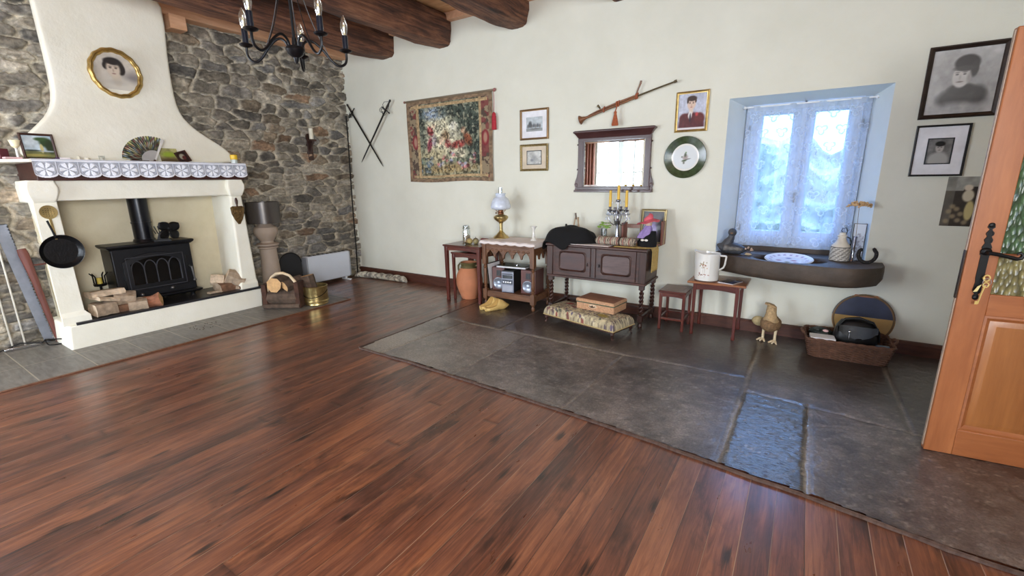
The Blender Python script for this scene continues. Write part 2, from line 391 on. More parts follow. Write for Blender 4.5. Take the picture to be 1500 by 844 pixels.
for i in range(len(FRONT)-1):
    for k in range(12):
        t = k/12; x = FRONT[i][0]*(1-t)+FRONT[i+1][0]*t; y = FRONT[i][1]*(1-t)+FRONT[i+1][1]*t
        pts.append((x, y-.010+.006*nz(x*6), .008))
b.tube(pts, [.011+.003*nz(p[0]*9, 4) for p in pts], 6, up=(0, 0, 1))
b.tube([(-3.225, 2.43+k*.1, .008) for k in range(22)], .009, 6)
struct(b.build('trim_4', wood('slab_edging', (58, 40, 34), (104, 84, 74), .5)), 'thin worn strip along the edge of the slabs')

# ------------------------------------------------------------------ rough stone wall (left)
def stone_field(y0, y1, z0, z1, st, seed=5):
    ys = np.arange(y0, y1+st, st); zs = np.arange(z0, z1+st, st); Y, Z = np.meshgrid(ys, zs)
    rng = np.random.RandomState(seed)
    P = []; z = z0-.1
    while z < z1+.2:
        hgt = rng.uniform(.06, .18); y = y0-.2-rng.uniform(0, .2)
        while y < y1+.3:
            w = rng.uniform(.12, .42)*(.6+hgt*3)
            if hgt > .14 and rng.rand() < .35:
                P += [(y+w/2, z+hgt*.27, .6), (y+w/2+rng.uniform(-.08, .08), z+hgt*.77, .6)]
            else: P.append((y+w/2, z+hgt/2+rng.uniform(-.022, .022), 1.0))
            y += w
        z += hgt
    P = np.array(P)
    wy = Y+.12*(fbm(Y, Z, 4, 1)-.5)+.06*(fbm(Y, Z, 15, 2)-.5); wz = Z+.09*(fbm(Y, Z, 3, 3)-.5)+.045*(fbm(Y, Z, 12, 4)-.5)
    sh = Y.shape; F1 = np.full(sh, 9.); F2 = np.full(sh, 9.); ID = np.zeros(sh, int)
    for i, (py, pz, s) in enumerate(P):
        j0 = max(0, int((pz-.32-z0)/st)); j1 = min(sh[0], int((pz+.32-z0)/st)+1)
        i0 = max(0, int((py-.6-y0)/st)); i1 = min(sh[1], int((py+.6-y0)/st)+1)
        if j0 >= j1 or i0 >= i1: continue
        sl = (slice(j0, j1), slice(i0, i1))
        d = np.sqrt(((wy[sl]-py)*.48)**2+((wz[sl]-pz)*1.4)**2)
        f1 = F1[sl]; f2 = F2[sl]; n = d < f1
        F2[sl] = np.where(n, f1, np.minimum(f2, d)); F1[sl] = np.where(n, d, f1); ID[sl] = np.where(n, i, ID[sl])
    E = F2-F1
    return Y, Z, E, ID, len(P)
def stone_wall():
    st = .0115; Y, Z, E, ID, n = stone_field(-.6, 4.74, 0, 3.42, st)
    rng = np.random.RandomState(3); hgt = rng.uniform(.015, .06, n); tilt = rng.uniform(-.08, .08, (n, 2)); br = rng.uniform(.74, 1.12, n); warm = rng.rand(n)
    mw = .010+.022*fbm(Y, Z, 3, 21)
    body = np.clip((E-mw*.35)/mw, 0, 1); s = body*body*(3-2*body)
    n1 = fbm(Y, Z, 9, 31, 5); n2 = fbm(Y*1.0, Z*2.6, 22, 33, 4); n0 = fbm(Y, Z, 1.3, 35)
    D = s*(hgt[ID]+np.clip(E, 0, .05)*.25)+.030*(n1-.5)+.020*(n2-.5)*s
    pal = np.array([[128, 121, 110], [144, 136, 122], [114, 109, 102], [134, 120, 102], [156, 148, 134], [138, 112, 90], [120, 117, 113]], float)
    pid = rng.choice(7, n, p=[.25, .2, .18, .12, .12, .04, .09])
    C = pal[pid][ID]*br[ID][..., None]
    C = C*(.62+.76*n1[..., None])*(.72+.56*n2[..., None])
    ln = np.clip((fbm(Y, Z*2.2, 16, 41, 4)-.58)*6, 0, 1)[..., None]*.35; C = C*(1-ln)+np.array([168, 158, 140.])*ln
    mort = np.array([206, 197, 178.])*(.74+.44*fbm(Y, Z, 25, 44)[..., None])
    lowdark = np.clip((2.1-Z)/1.2, 0, 1)[..., None]*.22   # browner, earthier mortar in the lower courses
    mort = mort*(1-lowdark)+np.array([120, 102, 80.])*lowdark
    C = C*s[..., None]+mort*(1-s[..., None])
    ny, nx = Y.shape; vs = np.stack([-6.02+D, Y, Z], -1).reshape(-1, 3)
    fs = [(j*nx+i, j*nx+i+1, (j+1)*nx+i+1, (j+1)*nx+i) for j in range(ny-1) for i in range(nx-1)]
    me = bpy.data.meshes.new('wall_left'); me.from_pydata(vs.tolist(), [], fs); me.polygons.foreach_set('use_smooth', [True]*len(fs)); me.materials.append(STONEM)
    o = bpy.data.objects.new('wall_left', me); COL.objects.link(o); colour_mesh(o, np_lin(C).reshape(-1, 3)); return o
wl = struct(stone_wall(), 'rough grey field stone wall with pale mortar')
b = MB(); b.box(-6.35, -6.06, -.6, 5.0, -.05, 3.5)
b.box(-6.35, -6.02, -3.2, -2.5, 0, 3.5); b.box(-6.35, -6.02, -2.5, -.5, 2.6, 3.5); b.box(-6.35, -6.02, -2.5, -.5, 0, .45)
b.build('wall_core', PLASTER, wl, smooth=0)
wl.children[0]['kind'] = 'structure'

# ------------------------------------------------------------------ back wall with the window recess
b = MB(); X0, X1 = -6.3, 1.9; wx0, wx1, wz0, wz1 = -.69, .465, .70, 2.14; ix0, ix1, iz1, IY = -.57, .36, 2.09, 5.0
b.box(X0, wx0, 4.7, 5.12, -.05, 3.5); b.box(wx1, X1, 4.7, 5.12, -.05, 3.5); b.box(wx0, wx1, 4.7, 5.12, -.05, wz0)
b.box(wx0, wx1, 4.7, 5.12, wz1, 3.5)
b.add([(wx0, 4.7, wz0), (wx0, 4.7, wz1), (ix0, IY, iz1), (ix0, IY, wz0), (ix0, 5.12, iz1), (ix0, 5.12, wz0), (wx0, 5.12, wz1), (wx0, 5.12, wz0)], [(0, 1, 2, 3), (3, 2, 4, 5), (1, 6, 4, 2), (4, 6, 7, 5)])
b.add([(wx1, 4.7, wz0), (wx1, 4.7, wz1), (ix1, IY, iz1), (ix1, IY, wz0), (ix1, 5.12, iz1), (ix1, 5.12, wz0), (wx1, 5.12, wz1), (wx1, 5.12, wz0)], [(0, 1, 2, 3), (3, 2, 4, 5), (1, 6, 4, 2), (4, 6, 7, 5)])
b.add([(wx0, 4.7, wz1), (wx1, 4.7, wz1), (ix1, IY, iz1), (ix0, IY, iz1), (ix1, 5.12, iz1), (ix0, 5.12, iz1)], [(0, 1, 2, 3), (3, 2, 4, 5)])
struct(b.build('wall_back', PLASTER, smooth=0), 'white lime plastered wall')
# thin plaster return where the wall meets the stones (its edge flares towards the floor)
b = MB(); b.loft([[(-6.04, 4.70, z), (-6.04, 4.66+.02*nz(z*3)-.0, z), (-5.995+.012*nz(z*2.3, 5)+(.05*max(0, 1.9-z)/1.9), 4.703, z)] for z in [k*.1 for k in range(34)]], cap=False)
struct(b.build('trim_5', PLASTER), 'uneven plaster edge against the stones')

REVEAL = lime_mat('daylight_blue_reveal', (212, 221, 224), (222, 230, 233), 2.2, .12)  # blue window light is put into the reveal colour
mb = bpy.data.objects['wall_back'].data; mb.materials.append(REVEAL)
for p in mb.polygons:
    c = p.center
    if wx0-.001 <= c.x <= wx1+.001 and 4.705 < c.y < 5.11 and abs(c.z-1.4) < .75 and wz0 <= c.z <= wz1: p.material_index = 1
# other walls, seen only by light and mirror
def wall_holes(name, axis, c, th, u0, u1, z1, holes):
    b = MB(); us = sorted({u0, u1, *[h[0] for h in holes], *[h[1] for h in holes]})
    for a, d in zip(us, us[1:]):
        hs = [h for h in holes if h[0] <= a and h[1] >= d]
        zz = [(0, z1)] if not hs else [(0, hs[0][2]), (hs[0][3], z1)]
        for p, q in zz:
            if q-p < .01: continue
            if axis == 'y': b.box(a, d, c-th, c, p, q)
            else: b.box(c, c+th, a, d, p, q)
    return struct(b.build(name, PLASTER, smooth=0))
wall_holes('wall_front', 'y', -2.75, .2, -6.35, 1.9, 3.5, [(-5.1, -3.6, 0.02, 2.5), (-.8, 1.0, .8, 2.4)])  # second opening is added for the rear fill lamp
wall_holes('wall_right', 'x', 1.62, .25, -2.95, 5.1, 3.5, [(-2.1, -.3, 1.0, 2.5)])  # opening is added for the right fill lamp
# garden door frame seen in the mirror
b = MB()
for x, q in ((-5.1, .08), (-4.72, .05), (-4.42, .14), (-4.0, .05), (-3.68, .08)): b.box(x, x+q, -2.86, -2.78, .02, 2.5)
for z in (.9, 1.6): b.box(-5.1, -3.6, -2.85, -2.80, z, z+.05)
b.box(-5.1, -3.6, -2.86, -2.78, 2.42, 2.5); b.box(-5.1, -3.6, -2.86, -2.78, .02, .3)
d2 = tag(b.build('door_2', M('garden_door_paint', (196, 208, 204), .5), smooth=0), None, None, kind='structure')
for x, lb in ((-5.35, 'brown curtain reflected at the left in the wall mirror'), (-3.52, 'brown curtain reflected at the right in the wall mirror')):
    b = MB(); b.surf(lambda u, v, x=x: (x+u*.30, -2.68+.03*sin(u*22), .1+v*2.35), 22, 3)
    tag(b.build('curtain', M('brown_curtain', (112, 74, 62), .9), solid=.004), lb, 'curtain')

# ------------------------------------------------------------------ ceiling
b = MB(); b.box(-6.3, 1.9, -3.2, 5.0, 3.45, 3.5)
for k in range(36):
    y1 = 4.70-.235*k; y0 = y1-.228; b.box(-6.1, 1.7, y0, y1, 3.418+(.004 if k % 2 else 0), 3.45)
struct(b.build('ceiling', PINEC, smooth=0), 'pale pine ceiling boards')
b = MB(); b.box(-6.0, 1.6, 4.62, 4.71, 3.335, 3.42)
struct(b.build('trim_6', PINEP, bevel=.005), 'pale pine wall plate')
# baseboards
b = MB(); b.prism([(4.70, 0), (4.665, 0), (4.665, .10), (4.675, .118), (4.70, .122)], -5.99, 1.62, 'x')
struct(b.build('baseboard_back', BASEW, smooth=0), 'dark wooden baseboard')

def beam_mat():
    m = bpy.data.materials.new('old_oak_beam'); m.use_nodes = True; t = NT(m); v = t.mapping((10, .8, 10))
    f = t.noise(v, 2, 7, .68, .8); g = t.noise(t.mapping((3, 1.1, 3)), 1.8, 5, .6)
    c = t.ramp(t.math('ADD', t.math('MULTIPLY', f, .6), t.math('MULTIPLY', g, .4)), [(.36, lin((38, 23, 18))), (.46, lin((84, 52, 39))), (.56, lin((130, 86, 62))), (.70, lin((168, 122, 90)))])
    t.link(c, t.b.inputs['Base Color']); t.b.inputs['Roughness'].default_value = .7
    t.bump(f, 1.0, .035); return m
BEAM = beam_mat()
def beam(xc, w, zb, zt, seed, label, end_r=.5):
    b = MB(); rings = []; N = 110
    for i in range(N+1):
        y = 4.705-i*7.5/N; e = max(0, 1-i/6.0)
        cx = xc+.05*nz(y*.5, seed)+.012*nz(y*2.1, seed+3); ww = w/2*(1+.14*nz(y*.7, seed+9)); bz = zb-.02*nz(y*.6, seed+5)+(.03*e if True else 0)
        hh = zt-bz; cz = (zt+bz)/2; ring = []
        for k in range(28):
            a = 2*pi*k/28; p = 6.5-2.6*end_r
            sx = abs(cos(a))**(2/p)*(1 if cos(a) > 0 else -1); sz = abs(sin(a))**(2/p)*(1 if sin(a) > 0 else -1)
            q = 1+.09*nz(a*1.3+seed, y*1.4)+.05*nz(a*4+seed, y*3)+.02*nz(a*9+seed, y*9)
            wd = 1-.16*e*(1 if sz < 0 else .3)
            ring.append((cx+ww*sx*q*wd, y, cz+hh/2*sz*(q if sz < 0 else 1)))
        rings.append(ring)
    b.loft(rings)
    return one(b, 'ceiling_beam', BEAM, label, 'beam', group='old oak ceiling beams', smooth=50)
beam(-5.06, .34, 3.06, 3.42, 1, 'thick dark oak ceiling beam nearest the stone wall', .9)
beam(-4.02, .27, 3.04, 3.42, 7, 'dark oak ceiling beam second from the stone wall', .4)
beam(-2.93, .31, 3.07, 3.42, 13, 'dark oak ceiling beam above the tapestry and small pictures', .6)
beam(-1.73, .24, 3.10, 3.42, 19, 'dark oak ceiling beam of which only the tip shows, above the mirror', .6)
beam(-.6, .30, 3.12, 3.42, 25, 'dark oak ceiling beam above the window', .6)
beam(.6, .30, 3.12, 3.42, 31, 'dark oak ceiling beam above the open door', .6)
b = MB(); b.prism([(-6.02, 3.19), (-5.86, 3.19), (-5.85, 3.33), (-6.02, 3.33)], -.6, 4.7, 'y')
tag(one(b, 'ceiling_purlin', PINEP, 'pale squared pine timber lying along the top of the stone wall', 'beam', bevel=.008))
b = MB(); b.box(-6.02, -5.80, 2.44, 2.60, 3.05, 3.195)
one(b, 'timber_block', PINEP, 'short pale pine block poking out of the stones beside the chimney', 'timber', bevel=.008)

# ------------------------------------------------------------------ fireplace
fp = thing('fireplace', 'white rendered fireplace with dark mantel beam and flared chimney breast', 'fireplace', (-6, 1.9, 0))
fp['kind'] = 'structure'; FX, FY = -6, 1.9
def FB(): return MB(Matrix.Translation((-FX, -FY, 0)))
b = FB(); b.prism([(1.03, 0), (2.76, 0), (2.78, .225), (1.05, .225)], -6.0, -5.41, 'x'); b.build('hearth', RENDERW, fp, bevel=.015, seg=3)
SLATE = M('slate', (38, 38, 42), .35, 0, .35, 6, .5, 30)
b = FB(); b.prism([(-5.95, 1.2), (-5.405, 1.10), (-5.40, 2.78), (-5.95, 2.70)], .222, .246, 'z'); b.build('slate_slab', SLATE, fp, bevel=.004)
# jambs
for sgn, (yo_t, yo_b, yi_t, yi_b), nm in ((-1, (1.03, 1.02, 1.18, 1.19), 'l'), (1, (2.73, 2.77, 2.60, 2.58), 'r')):
    b = FB(); rings = []
    for z in (.225, .30, .34, .36, .7, 1.25, 1.33):
        t = (z-.225)/1.1; yo = yo_b+(yo_t-yo_b)*t; yi = yi_b+(yi_t-yi_b)*t
        pl = .03 if z < .33 else 0
        wallo = 1.10 if sgn < 0 else 2.72
        rings.append([(-6.02, wallo+(.08*(1-t) if sgn < 0 else 0)-.0, z), (-5.46+pl*.6, yo-.0, z), (-5.46+pl, yi+sgn*-1*pl, z), (-6.02, yi+sgn*-.0, z)])
    b.loft(rings); b.build('jamb', RENDERW, fp, bevel=.02, seg=3)
    b = FB(); rings = []
    for z, e in ((1.31, -.012), (1.325, 0), (1.36, .012), (1.40, .022), (1.44, .024), (1.485, .012), (1.50, .012)):
        yo = yo_t+sgn*(e+.005); yi = yi_t-sgn*(e+.0); wallo = 1.05 if sgn < 0 else 2.76
        rings.append([(-6.02, wallo, z), (-5.445+e*1.2, yo, z), (-5.445+e*1.2, yi, z), (-6.02, yi, z)])
    b.loft(rings); b.build('corbel', RENDERW, fp, bevel=.012, seg=3)
b = FB(); b.box(-5.75, -5.475, 1.1, 2.7, 1.325, 1.50); b.build('lintel', RENDERW, fp, bevel=.012)
b = FB(); b.box(-5.985, -5.89, 1.1, 2.72, .2, 1.5); b.build('firebox_back', TANR, fp)
MBEAM = wood('mantel_beam_wood', (46, 20, 16), (84, 40, 30), .4, (12, 1.2, 12))
b = FB(); b.prism([(-6.0, 1.08), (-5.43, 1.09), (-5.43, 2.77), (-5.95, 3.08), (-6.0, 3.08)], 1.497, 1.648, 'z'); b.build('mantel_beam', MBEAM, fp, bevel=.006)
b = FB(); b.prism([(-6.0, .86), (-5.62, .92), (-5.41, 1.06), (-5.41, 2.79), (-5.6, 2.90), (-5.93, 3.17), (-6.0, 3.18)], 1.648, 1.672, 'z'); b.build('mantel_shelf', RENDERW, fp, bevel=.005)
b = FB()
prof = [(1.67, 1.05, 2.80, -5.61), (1.72, 1.06, 2.79, -5.61), (1.80, 1.08, 2.76, -5.615), (1.87, 1.13, 2.68, -5.625), (1.95, 1.205, 2.56, -5.64), (2.04, 1.29, 2.445, -5.66), (2.14, 1.35, 2.365, -5.68), (2.26, 1.385, 2.335, -5.705), (2.45, 1.395, 2.335, -5.725), (2.75, 1.395, 2.35, -5.75), (3.0, 1.395, 2.38, -5.765), (3.45, 1.395, 2.41, -5.775)]
rings = []
for z, yl, yr, xf in prof:
    ring = [(-6.03, yl, z)]; c = .03
    for k in range(5): a = k/4*pi/2; ring.append((xf-c+c*sin(a), yl+c-c*cos(a), z))
    for k in range(1, 8): t = k/8; ring.append((xf+.004*nz(t*4, z*3), yl+c+(yr-yl-2*c)*t, z))
    for k in range(5): a = k/4*pi/2; ring.append((xf-c+c*cos(a), yr-c+c*sin(a), z))
    ring.append((-6.03, yr, z)); rings.append(ring)
b.loft(rings); b.build('chimney_breast', RENDERW, fp, smooth=60, sub=1)
# wall behind the fire opening is closed by the stones; dark soot throat
# ------------------------------------------------------------------ shared object materials
GOLD = M('gilt', (186, 158, 98), .34, .8, .3, 20, .3, 60)
BRASS = M('brass', (186, 164, 112), .28, .9, .22, 12, .15, 40)
GLASSM = glass('clear_glass', (.96, .98, .98), .03, .14)
WAXW = M('ivory_wax', (232, 226, 206), .5, 0, .03, bump=.05)
DARKW = wood('dark_oak', (34, 18, 14), (84, 48, 36), .5, (12, 12, 1.4), .2, .15)
DARKWX = wood('dark_oak_across', (36, 19, 15), (90, 52, 40), .5, (1.4, 12, 12), .2, .15)
MIDW = wood('brown_oak', (84, 52, 32), (136, 92, 60), .45, (12, 12, 1.4))
MIDWX = wood('brown_oak_across', (84, 52, 32), (136, 92, 60), .45, (1.4, 12, 12))
REDW = wood('red_mahogany', (66, 24, 18), (112, 48, 34), .3, (12, 12, 1.4), .1, .3)
REDWX = wood('red_mahogany_across', (66, 26, 19), (110, 50, 36), .3, (1.4, 12, 12), .1, .3)
SPLIT = wood('split_wood', (150, 122, 96), (204, 180, 150), .8, (3, 14, 14), .6)
BARK = M('bark', (86, 70, 58), .95, 0, .45, 14, .9, 45)
CUTW = M('cut_end_wood', (196, 156, 108), .8, 0, .2, 18, .3)
BLACKCL = M('black_cloth', (13, 13, 16), .9, 0, .3, 6, .3, 30)
WHITEC = M('white_ceramic', (228, 226, 220), .15, 0, .02, bump=0, coat=.4)
CREAMM = M('cream_mount', (222, 214, 192), .8, 0, .03, bump=.05)
CHROME = M('chrome', (190, 190, 192), .22, 1, .05, bump=0)

# ------------------------------------------------------------------ portrait on the chimney breast
def p_lady(u, v):
    im = canvas(u, (196, 188, 176)); n = fbm(u, v, 5, 3)
    im *= (.86+.28*n)[..., None]
    blob(im, u, v, .88, .42, .24, .16, (120, 114, 116), .7, 20, .8)
    blob(im, u, v, .55, .10, .55, .28, (206, 200, 188), .3)
    blob(im, u, v, .50, .40, .10, .20, (196, 184, 166), .3)
    blob(im, u, v, .47, .73, .22, .15, (48, 44, 43), .12); blob(im, u, v, .30, .66, .08, .09, (52, 47, 45), .2)
    blob(im, u, v, .63, .62, .10, .15, (50, 45, 44), .15)
    blob(im, u, v, .455, .60, .155, .20, (206, 190, 172), .18)
    blob(im, u, v, .44, .77, .17, .07, (50, 45, 44), .3, -8)
    for x in (.39, .52): blob(im, u, v, x, .625, .032, .014, (70, 58, 54), .5); blob(im, u, v, x, .66, .045, .009, (92, 76, 68), .6)
    blob(im, u, v, .45, .565, .018, .04, (176, 156, 140), .6); blob(im, u, v, .455, .49, .042, .014, (146, 108, 100), .5)
    blob(im, u, v, .50, .28, .2, .06, (176, 168, 158), .6, 0, .6)
    return im
t = thing('oval_portrait', 'old photograph of a dark-haired woman in an oval gilt frame on the chimney breast', 'picture', (-5.72, 1.865, 2.495), 90)
prof = [(0, .006), (0, -.018), (.008, -.03), (.017, -.032), (.024, -.02), (.03, -.026), (.036, -.022), (.042, -.008), (.042, .006)]
b = MB(); b.oframe(.205, .222, prof, n=128, wob=.005, wn=16); b.build('frame', GOLD, t, smooth=50)
paint('photograph', .334, .368, p_lady, t, .004, y=-.006, z0=-.184, mask=lambda u, v: (u-.5)**2+(v-.5)**2 < .252)

# ------------------------------------------------------------------ mantel things
MZ = 1.672
def p_land(u, v):
    im = canvas(u, (176, 196, 210)); n = fbm(u, v, 6, 5)
    blob(im, u, v, .3, .75, .5, .35, (206, 216, 220), .6, 0, .8)
    rect(im, u, v, 0, 1, 0, .30, (110, 112, 70)); im *= (.8+.4*n)[..., None]
    blob(im, u, v, .78, .70, .22, .22, (52, 72, 44), .25); blob(im, u, v, .9, .5, .16, .3, (46, 58, 38), .25); blob(im, u, v, .62, .84, .2, .08, (60, 84, 50), .3)
    blob(im, u, v, .60, .42, .06, .2, (196, 184, 130), .15); blob(im, u, v, .25, .33, .3, .035, (48, 58, 50), .3); blob(im, u, v, .8, .3, .25, .03, (170, 180, 186), .3)
    blob(im, u, v, .35, .12, .4, .06, (178, 164, 90), .4, 0, .8); return im
t = thing('framed_landscape', 'small dark-framed landscape painting leaning at the left end of the mantel', 'picture', (-5.54, 1.17, MZ), 90, rx=-9)
b = MB(); b.rframe(.21, .215, [(0, .004), (0, -.016), (.008, -.02), (.016, -.012), (.016, .004)]); b.build('frame', DARKW, t)
paint('picture', .182, .187, p_land, t, .004, y=-.004, z0=.014)
t = thing('goblet', 'cream cup on a white stem at the far left of the mantel', 'goblet', (-5.56, 1.035, MZ))
b = MB(); b.lathe([(.02, 0), (.021, .006), (.009, .012), (.008, .085), (.012, .09)], n=16); b.build('stem', WHITEC, t)
b = MB(); b.lathe([(.012, .09), (.026, .105), (.036, .15), (.038, .152), (.035, .148), (.02, .115)], n=20); b.build('cup', M('cream_glaze', (236, 224, 186), .4), t)
b = MB(); b.box(-.04, .04, -.03, .03, 0, .085); one(b, 'gift_box', M('maroon_card', (88, 30, 40), .6), 'dark maroon box standing left of the cream cup on the mantel', 'box', (-5.64, .955, MZ), 20, bevel=.003)
b = MB(); b.box(-.05, .05, -.035, .035, 0, .014); one(b, 'booklet', M('pink_paper', (214, 176, 176), .7), 'thin pink booklet lying at the foot of the cream cup', 'book', (-5.50, .99, MZ), 95, bevel=.001)
t = thing('packet', 'small white packet with a purple end beside the framed landscape', 'packet', (-5.52, 1.295, MZ), 90)
b = MB(); b.box(-.02, .05, -.02, .02, 0, .022); b.build('wrapper', M('white_paper', (232, 226, 226), .6), t, bevel=.003)
b = MB(); b.box(-.045, -.02, -.02, .02, 0, .022); b.build('end_flap', M('purple_paper', (74, 46, 82), .6), t, bevel=.003)
for i, (y, r, h, lb) in enumerate(((1.40, .011, .034, 'slim ivory candle stub, leftmost of the little candles on the mantel'), (1.455, .018, .024, 'squat ivory tea light in the middle of the little candles on the mantel'))):
    t = thing('candle', lb, 'candle', (-5.5, y, MZ), group='little candles on the mantel')
    b = MB(); b.lathe([(r, 0), (r, h), (r*.8, h+.002), (.001, h)], n=16); b.build('wax', WAXW, t)
    b = MB(); b.cyl((0, 0, h-.002), (.001, 0, h+.007), .0012, n=6); b.build('wick', BLACKM, t)
t = thing('votive_glass', 'small clear glass with a white candle, beside the two ivory candles', 'glass', (-5.5, 1.56, MZ))
b = MB(); b.lathe([(.018, 0), (.024, .045), (.0225, .045), (.017, .004)], n=20, cap=False); b.build('glass', GLASSM, t)
b = MB(); b.lathe([(.014, .002), (.014, .03), (.001, .031)], n=14); b.build('wax', WAXW, t)
b = MB(); b.box(-.07, .07, -.02, .02, 0, .03); one(b, 'wooden_box', DARKWX, 'low dark wooden box behind the left of the painted fan', 'box', (-5.54, 1.86, MZ), 90, bevel=.002)
# folding fan
t = thing('folding_fan', 'open painted folding fan with grey sticks standing on the mantel', 'fan', (-5.47, 1.955, MZ+.012), 90, rx=-8)
NB = 22; a0, a1 = 176, 62; b = MB(); cols = []; pal = [(196, 200, 176), (92, 104, 70), (208, 196, 140), (120, 36, 44), (214, 214, 200), (60, 82, 66), (200, 150, 120), (150, 170, 180), (54, 44, 48), (190, 190, 110)]
r0, r1 = .095, .235; vs = []; fs = []
for k in range(NB*2+1):
    a = R(a0+(a1-a0)*k/(NB*2)); y = -.004 if k % 2 else .004
    for j in range(7):
        r = r0+(r1-r0)*j/6*(1 if k % 2 else .985); vs.append((r*cos(a)*1.08, y, r*sin(a)))
        c = np.array(pal[int(3.7*k+j*1.9+2*nz(k*.3, j)) % len(pal)], float); c = c*(.45 if k % 2 else 1.05)*(.7+.1*j/2); cols.append(c)
for k in range(NB*2):
    for j in range(6): a = k*7+j; fs.append((a, a+1, a+8, a+7))
me = bpy.data.meshes.new('leaf'); me.from_pydata(vs, [], fs); me.materials.append(attr_mat('painted_silk', .6)); o = bpy.data.objects.new('leaf', me); COL.objects.link(o); o.parent = t
colour_mesh(o, np_lin(np.array(cols)))
b = MB()
for k in range(NB+1):
    a = R(a0+(a1-a0)*k/NB); d = Vector((cos(a), 0, sin(a))); nrm = Vector((-sin(a), 0, cos(a)))*.006
    b.add([tuple(Vector((0, -.002+.0002*k, 0))-nrm*.5), tuple(Vector((0, -.002+.0002*k, 0))+nrm*.5), tuple(d*.1+nrm+Vector((0, -.002, 0))), tuple(d*.1-nrm+Vector((0, -.002, 0)))], [(0, 1, 2, 3)])
b.build('sticks', M('grey_sticks', (166, 162, 158), .5), t, smooth=0, solid=.001)
b = MB(); a = R(62); b.prism([(-.006, -.008), (.008, -.006), (.235*cos(a)+.010, .235*sin(a)-.004), (.235*cos(a)-.012, .235*sin(a)+.006)], -.009, -.006); b.build('guard', M('pale_guard', (206, 202, 196), .4), t)
b = MB(); b.cyl((0, -.012, 0), (0, .006, 0), .009, n=14); b.build('rivet', DARKW, t)
def p_green(u, v):
    im = canvas(u, (168, 164, 110)); im *= (.7+.6*fbm(u, v, 7, 2))[..., None]; blob(im, u, v, .5, .55, .35, .2, (150, 172, 60), .4); blob(im, u, v, .5, .1, .8, .25, (92, 76, 50), .5); return im
t = thing('postcard', 'yellow-green postcard leaning behind the fan on the mantel', 'card', (-5.54, 2.12, MZ), 90, rx=-14)
paint('print', .16, .145, p_green, t, .006, y=-.0012); b = MB(); b.box(-.08, .08, 0, .002, 0, .145); b.build('backing', CREAMM, t)
def p_dark(u, v):
    im = canvas(u, (40, 28, 26)); blob(im, u, v, .45, .55, .28, .3, (150, 146, 128), .2); blob(im, u, v, .6, .4, .2, .2, (86, 40, 36), .2); return im
t = thing('tilted_picture', 'small dark-framed picture tilted between the fan and the yellow-lidded jar', 'picture', (-5.50, 2.245, MZ+.004), 90, rx=-20, ry=-18)
b = MB(); b.rframe(.11, .12, [(0, .003), (0, -.008), (.012, -.008), (.012, .003)]); b.build('frame', DARKW, t); paint('print', .09, .1, p_dark, t, .005, y=-.002, z0=.01)
t = thing('jar', 'small jar with a bright yellow lid at the right end of the mantel', 'jar', (-5.50, 2.725, MZ))
b = MB(); b.lathe([(.03, 0), (.034, .006), (.034, .04), (.03, .046)], n=24); b.build('glass', M('pale_jar_glass', (196, 206, 204), .15), t)
b = MB(); b.lathe([(.036, .046), (.037, .05), (.037, .092), (.033, .097), (.001, .098)], n=28); b.build('lid', M('yellow_plastic', (232, 190, 40), .4, 0, .03), t)
# lace
def lace():
    L0, L1 = 1.075, 2.795; n = 12; nu = 520; nv = 50
    u, v = np.meshgrid(np.linspace(0, 1, nu+1), np.linspace(0, 1, nv+1)); y = L0+(L1-L0)*u
    ph = u*n; c = ph-np.floor(ph)-.5; w = (L1-L0)/n
    edge = .118+.032*np.sqrt(np.clip(1-(2*c)**2, 0, 1)); depth = v*.155
    cx = c*w; cz = depth-.082; r = np.hypot(cx, cz); th = np.arctan2(cz, cx)
    fl = np.abs(np.cos(3*th)); petal = (r < .056)*(r > .006)*(fl > .42+.3*np.abs(r-.034)/.03)
    ring = (np.abs(r-.061) < .004); top = (np.abs(depth-.012) < .006); rim = (edge-depth < .012); lat = (np.abs(c) > .47)*(depth > .02)
    k = np.clip(petal+ring*.35+top+rim+lat*.6, 0, 1)
    net = .5+.5*np.sin(y*900)*np.sin(depth*900)
    C = np.array([176, 180, 192.])*(1-k[..., None])+np.array([234, 236, 244.])*k[..., None]; C = C*(1-.12*((1-k)*net)[..., None])
    x = .004*np.sin(ph*2*pi)*v-.003*v-.004*k
    x = x-.0
    vs = np.stack([y, x, -depth], -1).reshape(-1, 3); fs = []
    for j in range(nv):
        for i in range(nu):
            if depth[j, i] <= edge[j, i]: a = j*(nu+1)+i; fs.append((a, a+1, a+nu+2, a+nu+1))
    me = bpy.data.meshes.new('lace_runner'); me.from_pydata(vs.tolist(), [], fs); me.materials.append(attr_mat('white_lace', .9)); me.polygons.foreach_set('use_smooth', [True]*len(fs))
    o = bpy.data.objects.new('lace_runner', me); COL.objects.link(o); colour_mesh(o, np_lin(C).reshape(-1, 3)); return o
t = thing('lace_runner', 'white crocheted lace runner with flowers hanging over the edge of the mantel', 'lace', (-5.402, 0, 1.672), 90)
o = lace(); o.name = 'hanging_lace'; o.parent = t
b = MB(); b.box(1.075, 2.795, 0, .10, .0, .003); b.build('flat_band', M('white_cotton', (226, 228, 234), .9), t)

